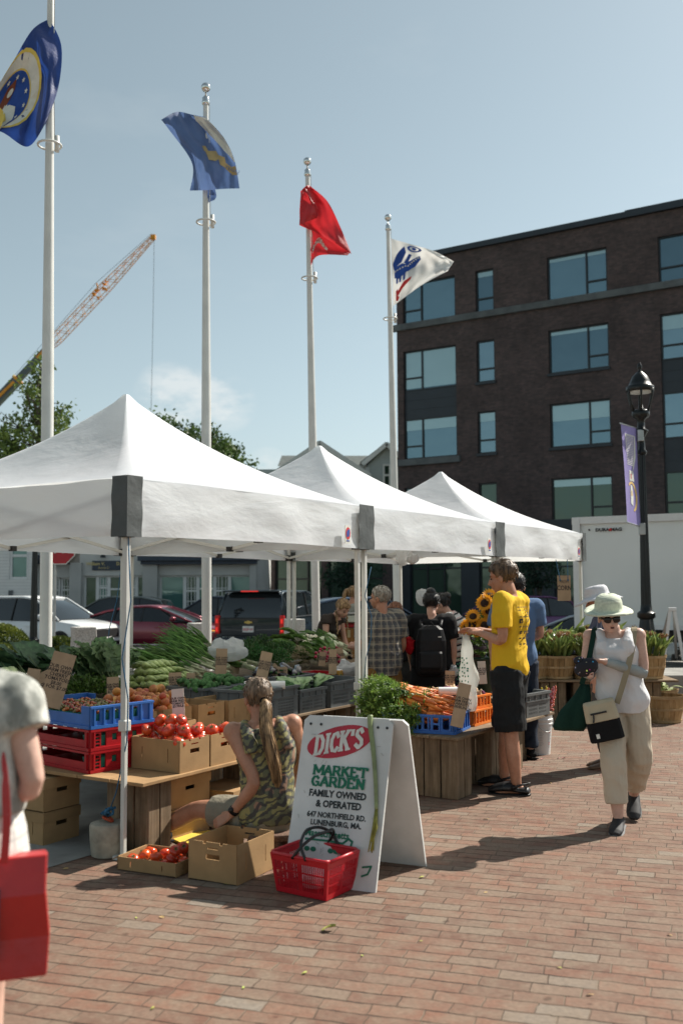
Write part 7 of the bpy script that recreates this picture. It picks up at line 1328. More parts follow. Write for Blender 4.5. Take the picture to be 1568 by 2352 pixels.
def corn():
 o = thing('corn_ear', 'ear of corn', 'corn'); m = MB(); n = 14; rings = []
 for z, r in ((-0.09, 0.012), (-0.06, 0.02), (0.0, 0.031), (0.07, 0.032), (0.13, 0.022), (0.17, 0.010)): rings.append([Vector(((r + 0.002 * math.sin(5 * i)) * math.cos(2 * math.pi * i / n), (r + 0.002 * math.sin(5 * i)) * math.sin(2 * math.pi * i / n), z)) for i in range(n)])
 m.loft(rings)
 for k in range(7): a = k * 0.9; d = Vector((math.cos(a) * 0.35, math.sin(a) * 0.35, 1)).normalized(); bigleaf(m, Vector((0.02 * math.cos(a), 0.02 * math.sin(a), rnd(0, 0.08))), d, Vector((math.cos(a), math.sin(a), 0)), rnd(0.12, 0.2), 0.035, 0.003, -0.9 * rnd(0, 1), 2, 5)
 m.build('husk', M_husk, o, smooth=True); s = MB()
 for k in range(26): d = (rdir() * 0.8 + Vector((0, 0, 1))).normalized(); s.tube([(0, 0, 0.15), Vector((0, 0, 0.175)) + d * 0.015, Vector((0, 0, 0.18)) + d * 0.04 + rdir() * 0.012], [0.006, 0.005, 0.002], 4)
 s.build('silk', M_silk, o, smooth=True); return Spawn(o)
CORN = corn()
def on_corn(px, ahead=0.24): p = gp(px, 1563, ZC); return p + Vector((-vv.normalized().y, vv.normalized().x, 0)) * ahead
bks = [(on_corn(1288), 'bushel basket of upright corn ears under the bag roll', 'corn ear standing in the basket under the bag roll', 18), (on_corn(1232), 'bushel basket of corn half hidden by the man in yellow', 'corn ear in the basket half hidden by the man in yellow', 10), (on_corn(1360), 'bushel basket of corn behind the dark patterned pouch', 'corn ear in the basket behind the dark pouch', 16), (on_corn(1500), 'bushel basket of corn at the right end of the table', 'corn ear in the basket beside the street lamp', 14)]
for p, l1, l2, n in bks:
 BAS(p, rnd(0, 6), l1, 1.0, 'bushel baskets')
 for k in range(n):
  a = k * 2.4; rr = 0.19 * math.sqrt((k + 0.5) / n); d = Vector((math.cos(a), math.sin(a), 0)); tilt = rr * 2.2; CORN(p + d * rr * 0.95 + Vector((0, 0, 0.33 + 0.03 * (1 - rr / 0.19) + rnd(-0.02, 0.03))), (Matrix.Rotation(a, 3, 'Z') @ Matrix.Rotation(tilt + rnd(-0.25, 0.25), 3, 'Y') @ Matrix.Rotation(rnd(0, 6), 3, 'Z')).to_euler(), l2, rnd(0.9, 1.15), 'corn ears')
for k in range(34):
 px = rnd(1225, 1410); p = gp(px, 1490, 0.95) if False else at(px, rnd(1450, 1478), on_corn(px).y + 0.42 + rnd(-0.1, 0.25)); CORN(p, Euler((R(90) + rnd(-0.35, 0.35), rnd(-0.5, 0.5), rnd(-0.9, 0.9) + 1.2)), 'corn ear lying in the loose heap behind the baskets', rnd(0.9, 1.2), 'loose corn ears')
hb_ = MB().box((0, 0, 0.33), (1.5, 0.5, 0.62)); pc_ = on_corn(1320, 0.78); tag(hb_.build('wooden_bin', M_woodx, loc=(pc_.x, pc_.y, 0), rz=ca_, bevel=0.01), 'wooden bin under the loose heap of corn behind the baskets', 'bin')
pr = at(1262, 1465, on_corn(1262).y + 0.12); o = thing('bag_roll', 'roll of clear bags lying across the corn ears', 'roll', pr, 0.55); m = MB()
m.loft([[Vector((x, r * math.cos(a * 2 * math.pi / n_), r * math.sin(a * 2 * math.pi / n_))) for n_ in (20,) for a in range(20)] for x, r in ((0, 0.017), (0, 0.048), (0.34, 0.048), (0.34, 0.017), (0, 0.017))], cap=False); m.build('film', M_roll, o, angle=40); MB().tube([(0.002, 0, 0), (0.338, 0, 0)], 0.017, 16).build('core', M_dtrim, o)
p = gp(1537, 1664, 0.0) + Vector((0, 0.2, 0)); BAS(p, 0.3, 'large empty bushel basket standing on the bricks at the right edge', 1.12, 'bushel baskets'); BAS(p + Vector((0.12, 0.62, 0.0)), 1.1, 'bushel basket of pale husks behind the empty one at the right edge', 1.15, 'bushel baskets')
m = MB()
for k in range(70): d = rdir(); bigleaf(m, Vector((rnd(-0.17, 0.17), rnd(-0.17, 0.17), 0.30 + rnd(-0.05, 0.06))), Vector((d.x, d.y, rnd(-0.1, 0.7))), Vector((0, 0, 1)), rnd(0.1, 0.2), 0.04, 0.004, 0.7, 2, 5)
tag(m.build('corn_husks', mat('pale_corn_husk', (0.40, 0.46, 0.2), 0.6, 0.3, 10, transl=0.25), loc=p + Vector((0.12, 0.62, 0.02)), smooth=True), 'heap of pale corn husks in the basket at the right edge', 'husks', kind='stuff')
# planter wall and white easel at the right edge
pw = gp(1519, 1568, 0.3); tag(MB().box((2.0, 0.6, 0.20), (4.0, 1.2, 0.40)).build('planter_wall', M_concrete, loc=(pw.x, pw.y, 0), bevel=0.02), 'low concrete planter block behind the baskets at the right edge', 'wall')
pe = gp(1556, 1515, 0.42); o = thing('easel_sign', 'white folding easel frame standing by the trailer at the right edge', 'easel', (pe.x, pe.y + 0.2, 0.40)); 
for sgn in (-1, 1): MB().bar((sgn * 0.16, 0, 0), (sgn * 0.035, 0, 0.82), 0.05, 0.02, up=(0, 1, 0)).build('leg', M_white, o); MB().bar((sgn * 0.16, 0.35, 0), (sgn * 0.035, 0.03, 0.82), 0.04, 0.02, up=(0, 1, 0)).build('back_leg', M_steel, o)
MB().box((0, 0, 0.83), (0.13, 0.05, 0.06)).build('hinge', M_white, o, bevel=0.01)
# bucket of snapdragons, sunflowers
pb_ = gp(1238, 1731, 0); o = thing('plastic_bucket', 'white plastic bucket with printed label on the bricks', 'bucket', pb_, 0.4); M_bkt = mat('white_bucket_plastic', (0.70, 0.70, 0.68), 0.4, 0.06, 5)
MB().lathe([(0.105, 0), (0.128, 0.29), (0.134, 0.29), (0.134, 0.30), (0.129, 0.305), (0.136, 0.33), (0.136, 0.34), (0.130, 0.345), (0.131, 0.385), (0.139, 0.39), (0.139, 0.40), (0.127, 0.40), (0.125, 0.37), (0.1, 0.01)], 36).build('bucket_body', M_bkt, o, angle=40)
def bk_patch(a0, a1, z0, z1, m_, nm, off=0.0012):
 b = MB(); b.grid(lambda u, v: ((0.105 + 0.0795 * (z0 + (z1 - z0) * v) + off) * math.cos(a0 + (a1 - a0) * u), (0.105 + 0.0795 * (z0 + (z1 - z0) * v) + off) * math.sin(a0 + (a1 - a0) * u), z0 + (z1 - z0) * v), 8, 1); return b.build(nm, m_, o)
for k in range(9): bk_patch(-1.75 - 0.42, -1.75 + rnd(0.1, 0.3) - 0.3, 0.09 + k * 0.016, 0.096 + k * 0.016, M_eg, 'label_line')
for k in range(12): bk_patch(-1.3, -1.3 + rnd(0.25, 0.36), 0.07 + k * 0.014, 0.075 + k * 0.014, M_er if k > 9 or k in (2, 3) else M_eg, 'label_line')
MB().tube([(0.134 * math.cos(a) * 1.03, 0.134 * math.sin(a) * 1.03, 0.345 - 0.12 * math.sin((a + 2.6) / 2.2 * math.pi)) for a in [-2.6 + 2.2 * i / 16 for i in range(17)]], 0.003, 5).build('wire_handle', M_steel, o)
def snap(colr, mname):
 o = thing('snapdragon', 'snapdragon', 'flower'); MB().tube([(0, 0, -0.25), (0, 0, 0), (0.01, 0, 0.3)], [0.004, 0.0035, 0.001], 5).build('stem', M_lgreen, o); b = MB()
 for k in range(26): z = 0.04 + 0.009 * k; a = k * 2.4; rr = 0.030 * (1 - k / 32); b.ell((rr * math.cos(a), rr * math.sin(a), z), (0.016 * (1.05 - k / 40), 0.014 * (1.05 - k / 40), 0.013), 7, 5)
 b.build('blossoms', mat(mname, colr, 0.6, 0.25, 40, transl=0.25, orand=0.2), o, smooth=True); b = MB()
 for k in range(10): a = k * 2.4; bigleaf(b, Vector((0, 0, -0.12 + 0.017 * k)), Vector((math.cos(a), math.sin(a), 0.5)), Vector((0, 0, 1)), 0.06, 0.014, 0.001, 0.4, 2, 4)
 b.build('leaves', M_parsley, o); return Spawn(o)
SN = [snap((0.72, 0.20, 0.14), 'coral_petals'), snap((0.75, 0.62, 0.06), 'yellow_petals'), snap((0.32, 0.008, 0.02), 'crimson_petals'), snap((0.6, 0.25, 0.3), 'pink_petals')]
nm_ = ('coral', 'yellow', 'crimson', 'pink')
for k, (dx, c, tx, ty_) in enumerate(((0.07, 0, 0.35, 0.0), (0.09, 0, 0.42, 0.15), (0.05, 0, 0.25, -0.1), (0.02, 1, 0.05, -0.3), (0.0, 1, -0.05, 0.0), (-0.01, 1, 0.1, -0.45), (-0.06, 2, -0.4, -0.5), (-0.09, 2, -0.6, -0.2), (-0.04, 2, -0.3, -0.6), (0.08, 3, 0.3, -0.3), (-0.1, 2, -0.7, 0.2), (0.05, 1, 0.2, 0.3))):
 SN[c](pb_ + Vector((dx, rnd(-0.05, 0.02), 0.40)), Euler((ty_ * -0.6, tx * 0.8, rnd(0, 6))) if False else (Matrix.Rotation(tx * 0.8, 3, 'Y') @ Matrix.Rotation(-ty_ * 0.8, 3, 'X')).to_euler(), nm_[c] + ' snapdragon spike standing in the white bucket', rnd(0.8, 1.0), 'snapdragons in the bucket')
def sunflower():
 o = thing('sunflower', 'sunflower', 'flower'); b = MB()
 for ring in range(2):
  for k in range(17): a = k * 2 * math.pi / 17 + ring * 0.18; d = Vector((math.cos(a), math.sin(a), 0.25 + 0.15 * ring)); x = Vector((-math.sin(a), math.cos(a), 0)); p = Vector((0.03 * math.cos(a), 0.03 * math.sin(a), 0.006 * ring)); L = rnd(0.048, 0.06); b.add([p - x * 0.006, p + x * 0.006, p + d * L * 0.55 + x * 0.0115, p + d * L, p + d * L * 0.55 - x * 0.0115], [(0, 1, 2, 3, 4)])
 b.build('petals', mat('sunflower_petal', (0.80, 0.36, 0.015), 0.6, 0.15, 30, transl=0.3, orand=0.15), o); MB().ell((0, 0, 0.008), (0.040, 0.040, 0.016), 18, 8).build('seed_disc', mat('sunflower_disc', (0.035, 0.016, 0.008), 0.9, 0.5, 80, 0.8, 200), o, smooth=True)
 s = MB().tube([(0, 0, -0.004), (0, 0, -0.04), (0.02, 0, -0.11), (0.03, 0.0, -0.3)], [0.02, 0.006, 0.006, 0.006], 7); s.build('stem', M_lgreen, o, smooth=True); b = MB()
 for k in range(5): a = k * 1.3; bigleaf(b, Vector((0.02, 0, -0.1)), Vector((math.cos(a), math.sin(a), 0.1)), Vector((0, 0, 1)), 0.13, 0.08, 0.004, 0.6, 2, 5)
 b.build('leaves', M_parsley, o, smooth=True); return Spawn(o)
SUN = sunflower(); fY = 9.9
for k, (px, py, fx, fz, w) in enumerate(((1113, 1386, -0.5, 0.4, 'upper cluster, left'), (1134, 1382, 0.4, 0.3, 'upper cluster beside the man in yellow'), (1123, 1403, -0.1, -0.6, 'drooping lowest in the upper cluster'), (1125, 1370, 0.0, 0.9, 'topmost of all'), (1086, 1417, -0.2, 0.7, 'top of the lower cluster'), (1085, 1434, -0.3, 0.1, 'left of the lower cluster'), (1112, 1437, 0.1, 0.1, 'middle of the lower cluster'), (1097, 1446, 0.0, -0.2, 'bottom of the lower cluster'), (1131, 1448, 0.2, 0.1, 'right of the lower cluster'), (1073, 1440, -0.9, 0.2, 'far left, seen edge on'), (1140, 1436, 0.3, 0.5, 'half behind the yellow shirt'))):
 d = Vector((fx, -1, fz)).normalized(); SUN(at(px, py, fY + rnd(-0.06, 0.06) + (0.1 if k > 8 else 0)), d.to_track_quat('Z', 'Y').to_euler(), 'yellow sunflower with dark centre, ' + w, rnd(0.92, 1.1), 'sunflowers')
fb_ = at(1112, 1500, fY + 0.25); o = thing('flower_bucket', 'tall dark bucket holding the sunflowers on the far table', 'bucket', (fb_.x, fb_.y, 0.55)); MB().lathe([(0.10, 0), (0.135, 0.36), (0.142, 0.36), (0.13, 0.355), (0.095, 0.02)], 24).build('bucket_body', mat('dark_green_plastic', (0.03, 0.06, 0.045), 0.5), o, smooth=True)
m = MB()
for k in range(40): d = rdir(); d.z = abs(d.z); bigleaf(m, Vector((rnd(-0.12, 0.12), rnd(-0.12, 0.1), 0.36 + rnd(0, 0.2))), d, Vector((0, 0, 1)), rnd(0.1, 0.18), 0.07, 0.004, 0.6, 2, 5)
m.build('foliage', M_parsley, o, smooth=True)
tag(MB().box((0.3, 0.3, 0.27), (0.9, 0.55, 0.53)).build('plant_stand', M_wood, loc=(fb_.x - 0.45, fb_.y - 0.25, 0), rz=0.0, bevel=0.01), 'dark wooden stand beneath the sunflower bucket', 'stand')
# bits dropped on the bricks
M_scrap = [mat('leaf_scrap', (0.36, 0.38, 0.08), 0.7, 0.3, 30, orand=0.5, hrand=0.06), mat('dry_leaf_scrap', (0.45, 0.30, 0.12), 0.8, 0.3, 30, orand=0.5), mat('petal_scrap', (0.6, 0.15, 0.22), 0.6)]
for i in range(3):
 m = MB(); bigleaf(m, Vector((0, 0, 0.004)), Vector((1, 0, 0.1)), Vector((0, 0, 1)), 0.05, 0.022, 0.004, 0.15, 2, 5); s = Spawn(tag(m.build('leaf_scrap', M_scrap[i], smooth=True), 'scrap', 'scrap'))
 for k in range((12, 16, 5)[i]):
  px, py = (rnd(120, 1560), 1720 + 620 * rnd(0, 1) ** 0.8) if i < 2 else (rnd(1235, 1300), rnd(1715, 1770))
  s(gp(px, py, 0.002), rnd(0, 6), ('small yellow green leaf scrap dropped on the bricks', 'small dry tan leaf scrap dropped on the bricks', 'pink petal dropped on the bricks beside the bucket')[i], rnd(0.3, 0.85), 'scraps on the bricks')
m = MB(); bigleaf(m, Vector((0, 0, 0.006)), Vector((1, 0.3, 0.25)), Vector((0, 0, 1)), 0.07, 0.05, 0.008, 0.1, 3, 6); tag(m.build('leaf_scrap', M_scrap[0], loc=gp(738, 2140, 0.002), smooth=True), 'curled yellow leaf lying alone on the sunlit bricks in front', 'leaf')
# ---------------------------------------------------------------- people
random.seed(5)
V = Vector
def skin_mat(name, c, c2):
 t = NT(name); v = t.coord(); n = t.noise(v, 9, 5); n2 = t.noise(v, 60, 3); c_ = t.mix(1.0, t.ramp(n, [(0.3, c), (0.7, c2)]), t.ramp(n2, [(0.3, (0.93, 0.91, 0.9)), (0.7, (1.05, 1.05, 1.05))]), 'MULTIPLY')
 t.l.new(c_, t.p.inputs['Base Color']); t.p.inputs['Roughness'].default_value = 0.5; t.p.inputs['Subsurface Weight'].default_value = 0.0; t.p.inputs['Specular IOR Level'].default_value = 0.4; t.bump(n2, 0.1, 0.002); return t.m
M_skin = skin_mat('skin', (0.50, 0.27, 0.19), (0.58, 0.34, 0.25)); M_tan = skin_mat('tanned_skin', (0.40, 0.185, 0.11), (0.50, 0.26, 0.17)); M_pale = skin_mat('pale_skin', (0.58, 0.36, 0.28), (0.66, 0.43, 0.34))
def fabric(name, c, var=0.12, bump=0.5, sc=7, rough=0.85, col2=None, stretch=(1, 1, 0.6), bd=0.03): return mat(name, c, rough, var, 4, bump, sc, col2=col2, stretch=stretch, spec=0.2, bd=bd)
def hair_mat(name, c, c2): return mat(name, c, 0.45, 0.45, 34, 0.7, 60, col2=c2, stretch=(1.6, 1.6, 0.18), spec=0.4, bd=0.006)
M_hbrown = hair_mat('brown_hair', (0.055, 0.032, 0.018), (0.13, 0.08, 0.045)); M_hblond = hair_mat('dark_blond_hair', (0.12, 0.066, 0.030), (0.34, 0.215, 0.105)); M_hgrey = hair_mat('grey_hair', (0.20, 0.175, 0.14), (0.34, 0.31, 0.27)); M_hblack = hair_mat('black_hair', (0.006, 0.006, 0.007), (0.018, 0.016, 0.016)); M_hred = hair_mat('red_brown_hair', (0.12, 0.045, 0.025), (0.25, 0.10, 0.05))
M_dark = fabric('black_cloth', (0.010, 0.010, 0.011)); M_eye = mat('eye_dark', (0.02, 0.014, 0.01), 0.2); M_lip = mat('lips', (0.36, 0.11, 0.09), 0.4)
DEF = dict(pelvis=(0, 0, .93), waist=(0, 0.005, 1.07), chest=(0, 0.0, 1.27), neck=(0, -.015, 1.43), head=(0, .02, 1.575), shL=(-.18, -.01, 1.385), shR=(.18, -.01, 1.385), elL=(-.22, -.02, 1.10), elR=(.22, -.02, 1.10), wrL=(-.22, .07, .87), wrR=(.22, .07, .87), hipL=(-.085, 0, .88), hipR=(.085, 0, .88), knL=(-.095, .02, .48), knR=(.095, .02, .48), anL=(-.095, -.02, .075), anR=(.095, -.02, .075))
class Person:
 def __init__(s, label, loc, rz, scale, pose, male=True, skin=None, voxel=0.009, head=(0, 0, 0), bulk=1.0, belly=0.0, hands=None, feet=True, toes=None, group=None):
  s.o = thing('person', label, 'person', loc, rz, group, scale); s.J = {k: V(v) for k, v in {**DEF, **pose}.items()}; s.vx = voxel; s.male = male
  s.dim = dict(cr=(.11, .095), hip=(.165, .115), wa=(.148, .105), ch=(.168, .115), sh=(.150, .082), nk=(.058, .058)) if male else dict(cr=(.12, .105), hip=(.172, .122), wa=(.135, .10), ch=(.152, .115), sh=(.138, .076), nk=(.050, .052))
  s.dim = {k: (a * bulk, b * bulk) for k, (a, b) in s.dim.items()}; s.dim['wa'] = (s.dim['wa'][0] + belly, s.dim['wa'][1] + belly); s.dim['nk'] = (s.dim['nk'][0] / bulk, s.dim['nk'][1] / bulk)
  s.k = bulk ** 0.5; J = s.J; s.skin = skin or M_skin
  yaw, pit, rol = (R(a) for a in head); s.HM = Matrix.Translation(J['head']) @ (Matrix.Rotation(yaw, 4, 'Z') @ Matrix.Rotation(pit, 4, 'X') @ Matrix.Rotation(rol, 4, 'Y'))
  m = MB(); s.torso(m, -0.45, 2.0, 0.0)
  for q in 'LR':
   s.arm(m, q, 0, 1.0, 0.0); s.leg(m, q, 0, 1.0, 0.0)
   h = (hands or {}).get(q, ((0, 0.1, -1), (0, 0, 0), 0.35)); s.hand(m, q, *h)
   if feet: s.foot(m, q, (toes or {}).get(q, (0, 1, -0.12)))
  s.headmesh(m); m.build('body', s.skin, s.o, remesh=voxel, soft=3)
 def st(s, t):
  J = s.J; rp = (J['hipR'] - J['hipL']).normalized(); rs = (J['shR'] - J['shL']).normalized(); msh = (J['shR'] + J['shL']) / 2; dn = (J['pelvis'] - J['waist']).normalized()
  S_ = [(-0.5, J['pelvis'] + dn * 0.13, s.dim['cr']), (0.0, J['pelvis'], s.dim['hip']), (0.5, J['waist'], s.dim['wa']), (1.0, J['chest'], s.dim['ch']), (1.5, msh * 0.6 + J['chest'] * 0.15 + J['neck'] * 0.25, s.dim['sh']), (2.0, J['neck'], s.dim['nk'])]
  i = min(max(int((t + 0.5) / 0.5), 0), 4); f = (t - S_[i][0]) / 0.5; P = [S_[max(i - 1, 0)], S_[i], S_[i + 1], S_[min(i + 2, 5)]]
  c = cr4([p[1] for p in P], (1 + f) / 3) if False else S_[i][1].lerp(S_[i + 1][1], f); ff = f * f * (3 - 2 * f)
  w, d = (S_[i][2][k] + (S_[i + 1][2][k] - S_[i][2][k]) * ff for k in (0, 1)); r = rp.lerp(rs, min(max(t / 1.5, 0), 1)).normalized()
  up = (S_[min(i + 1, 5)][1] - S_[i][1]).normalized(); fw = up.cross(r).normalized(); return c, r, fw, w, d
 def surf(s, t, a, e=0.0):
  c, r, fw, w, d = s.st(t); return c + r * (w + e) * math.sin(a) - fw * (d + e) * math.cos(a)          # a = 0 is the middle of the back
 def torso(s, m, t0, t1, e, flare=0.0, n=20, steps=16, ex=None):
  rings = []
  for k in range(steps + 1):
   t = t0 + (t1 - t0) * k / steps; c, r, fw, w, d = s.st(t); x = e + flare * max(0, 1 - k / steps * 2.2) + (ex(t) if ex else 0)
   bust = 0.0 if s.male else 0.028 * math.exp(-((t - 1.05) / 0.22) ** 2)
   ring = []
   for i in range(n):
    a = 2 * math.pi * i / n; cs, sn = math.cos(a), math.sin(a); pw = 0.85; q = c + r * (w + x) * (abs(cs) ** pw) * (1 if cs > 0 else -1) + fw * ((d + x) * (abs(sn) ** pw) * (1 if sn > 0 else -1) + (bust if sn > 0.3 else 0)); ring.append(q)
   rings.append(ring)
  m.loft(rings)
 def limb(s, m, P, rad, f0, f1, e, n=14):
  """tapered limb through the joints P; f0..f1 is the share of it that is built"""
  L = [(P[i + 1] - P[i]).length for i in range(len(P) - 1)]; T = sum(L); pts, rs = [], []
  for k in range(13):
   f = f0 + (f1 - f0) * k / 12; d = f * T; i = 0
   while i < len(L) - 1 and d > L[i]: d -= L[i]; i += 1
   pts.append(P[i].lerp(P[i + 1], d / L[i])); x = f * (len(rad) - 1); j = min(int(x), len(rad) - 2); rs.append(rad[j] + (rad[j + 1] - rad[j]) * (x - j) + e)
  sm = [pts[0]] + [(pts[i - 1] + pts[i] * 2 + pts[i + 1]) / 4 for i in range(1, 12)] + [pts[12]]; m.tube(sm, rs, n); return sm, rs
 def arm(s, m, q, f0, f1, e, r=None, se=0.0):
  J = s.J; k = s.k * (1 if s.male else 0.9); rad = r or [.056 * k, .050 * k, .046 * k, .041 * k, .038 * k, .041 * k, .037 * k, .030 * k, .026]
  P = [J['sh' + q], J['el' + q], J['wr' + q]]; sm, rs = s.limb(m, P, rad, f0, f1, e)
  if f0 == 0: e2 = e + se; m.ell(J['sh' + q], .062 * k + e2, 14, 10); i = J['chest'].lerp(J['neck'], 0.55); m.tube([J['sh' + q], J['sh' + q].lerp(i, 0.5) + V((0, 0, 0.012)), i], [.055 * k + e2, .06 * k + e2, .06 + e2], 12)
  return sm, rs
 def leg(s, m, q, f0, f1, e, r=None):
  J = s.J; k = s.k; rad = r or [.095 * k, .090 * k, .080 * k, .068 * k, .058 * k, .056 * k, .058 * k, .048 * k, .036]; sm, rs = s.limb(m, [J['hip' + q], J['kn' + q], J['an' + q]], rad, f0, f1, e, 16)
  if f0 == 0: m.ell(J['hip' + q], (.10 * k + e), 14, 10)
  return sm, rs
 def hand(s, m, q, d, n, curl, sc=1.0):
  J = s.J; w = J['wr' + q]; d = V(d).normalized() if V(d).length else (w - J['el' + q]).normalized(); n = V(n)
  if n.length < 0.1: n = V((0.9 if q == 'L' else -0.9, 0.1, 0))
  n = (n - d * n.dot(d)).normalized(); sd = d.cross(n).normalized() * (1 if q == 'R' else -1); sc *= 1.02 if s.male else 0.92
  m.loft([[w + d * x * sc + sd * (ww * math.cos(a)) * sc + n * (hh * math.sin(a)) * sc for a in [i * math.pi / 6 for i in range(12)]] for x, ww, hh in ((-0.01, .025, .022), (.02, .032, .018), (.055, .041, .016), (.088, .042, .014), (.098, .036, .010))])
  for i in range(4):
   y = (1.5 - i) * 0.0205; b = w + (d * (.090 - 0.004 * abs(i - 1)) + sd * y) * sc; L = (.066, .076, .070, .055)[i] * sc; a = curl * (0.75 + 0.12 * i); P = [b - d * .02, b]; p = b; dirv = d
   for k, fr in enumerate((0.45, 0.32, 0.23)):
    ang = a * (k + 0.6); dirv = d * math.cos(ang) + n * math.sin(ang) + sd * y * 1.5; p = p + dirv.normalized() * L * fr; P.append(p)
   m.tube(P, [.0095 * sc, .0095 * sc, .0088 * sc, .0082 * sc, .0068 * sc], 8)
  t0 = w + (d * .025 + sd * .030) * sc; m.tube([t0 - sd * .015, t0, t0 + (d * .025 + sd * .022 + n * .012) * sc, t0 + (d * .055 + sd * .026 + n * (.02 + .02 * curl)) * sc], [.014 * sc, .0135 * sc, .0105 * sc, .0075 * sc], 8)
 def foot(s, m, q, toe):
  a = s.J['an' + q]; d = V(toe).normalized(); x = d.cross(V((0, 0, 1))).normalized(); n = x.cross(d)
  m.loft([[a + d * y + V((0, 0, zz)) + x * w * math.cos(t) + n * h * math.sin(t) for t in [i * math.pi / 6 for i in range(12)]] for y, zz, w, h in ((-.055, -.04, .02, .025), (-.03, -.035, .034, .034), (.03, -.035, .038, .036), (.09, -.045, .044, .026), (.14, -.052, .043, .018), (.175, -.055, .028, .012))])
 def shoe(s, q, m_, toe=(0, 1, -0.12), m_sole=None, name='shoe', clog=False):
  a = s.J['an' + q]; d = V(toe).normalized(); x = d.cross(V((0, 0, 1))).normalized(); n = x.cross(d); m = MB()
  prof = ((-.085, -.052, .030, .022), (-.07, -.038, .042, .036), (-.01, -.026, .046, .046), (.05, -.034, .048, .040), (.11, -.042, .054, .033), (.165, -.047, .050, .028), (.2, -.055, .030, .016)) if not clog else ((-.098, -.052, .030, .020), (-.085, -.046, .046, .028), (-.03, -.044, .050, .030), (.03, -.030, .054, .044), (.09, -.030, .061, .045), (.16, -.040, .060, .036), (.205, -.050, .040, .024))
  m.loft([[a + d * y + V((0, 0, zz)) + x * w * math.cos(t) + n * h * math.sin(t) * (1 if math.sin(t) > 0 else 0.55) for t in [i * math.pi / 8 for i in range(16)]] for y, zz, w, h in prof])
  if not clog: m.tube([a + V((0, 0, -0.03)) + d * 0.0, a + V((0, 0, 0.015)) - d * 0.012], [.044, .041], 12)
  else: m.tube([a + d * 0.02 + x * 0.055 + n * -0.02, a - d * 0.05 + x * 0.05 + n * 0.005, a - d * 0.098 + n * 0.01, a - d * 0.05 - x * 0.05 + n * 0.005, a + d * 0.02 - x * 0.055 + n * -0.02], 0.010, 6)
  o = m.build(name, m_, s.o, remesh=0.006, soft=2)
  b = MB(); b.loft([[a + d * y + x * w * math.cos(t) + n * (zz + 0.009 * math.sin(t)) for t in [i * math.pi / 8 for i in range(16)]] for y, w, zz in ((-.098, .024, -.068), (-.08, .046, -.07), (0, .048, -.07), (.11, .057, -.07), (.17, .052, -.068), (.205, .028, -.063))]); b.build('sole', m_sole or m_, o, smooth=True)
  if clog:
   for k in range(9): p = a + d * (.06 + .04 * (k // 3)) + x * (-.028 + .028 * (k % 3)) + n * (0.0095 - 0.004 * (k // 3) - .003 * abs(k % 3 - 1)); 
  return o
 def headmesh(s, m):
  H = s.HM; f = 1.0 if s.male else 0.95; J = s.J
  E = lambda c, r, n1=14, n2=10: m.ell(H @ (V(c) * f), tuple(x * f for x in r), n1, n2, M=H.to_3x3())
  E((0, -.012, .030), (.076, .098, .088), 20, 14); E((0, .022, -.035), (.062, .070, .080), 18, 12); E((0, .052, -.092), (.030, .028, .022)); E((0, .068, .018), (.052, .020, .014)); E((.033, .062, -.03), (.022, .018, .018)); E((-.033, .062, -.03), (.022, .018, .018)); E((0, .082, -.066), (.026, .012, .014)); E((0, .083, -.056), (.020, .009, .006)); E((0, .083, -.074), (.018, .009, .006))
  m.tube([H @ V((0, .084 * f, .008 * f)), H @ V((0, .097 * f, -.015 * f)), H @ V((0, .110 * f, -.036 * f)), H @ V((0, .090 * f, -.046 * f))], [.008, .010, .0135, .010], 8)
  for q in (-1, 1): E((q * .078, -.008, -.018), (.010, .020, .031)); E((q * .012, .094, -.040), (.008, .008, .006), 8, 6)
  nk = s.dim['nk'][0]; m.tube([J['neck'] - V((0, 0, .05)), J['neck'] + V((0, 0, .02)), H @ V((0, -.02, -.06)), H @ V((0, -.01, 0))], [nk * 1.15, nk, nk * 0.95, nk * 0.9], 16)
 def face(s, mouth_open=False):
  H = s.HM; f = 1.0 if s.male else 0.95; e = MB()
  for q in (-1, 1):
   MB().ell(H @ V((q * .031 * f, .0785 * f, -.004 * f)), (.013, .007, .0065), 10, 8, M=H.to_3x3()).build('eye', M_eye, s.o, smooth=True); MB().tube([H @ V((q * .016, .088 * f, .016)), H @ V((q * .033, .085 * f, .021)), H @ V((q * .05, .072 * f, .014))], .004, 5).build('eyebrow', M_hbrown, s.o, smooth=True)
  l = MB(); l.ell(H @ V((0, .090 * f, -.060 * f)), (.019, .006, .0042), 10, 6, M=H.to_3x3()); l.ell(H @ V((0, .0895 * f, -.070 * f)), (.017, .006, .0048), 10, 6, M=H.to_3x3()); l.build('lips', M_lip, s.o, smooth=True)
  if mouth_open: MB().ell(H @ V((0, .0935 * f, -.065 * f)), (.014, .004, .006), 10, 6, M=H.to_3x3()).build('mouth', M_eye, s.o, smooth=True)
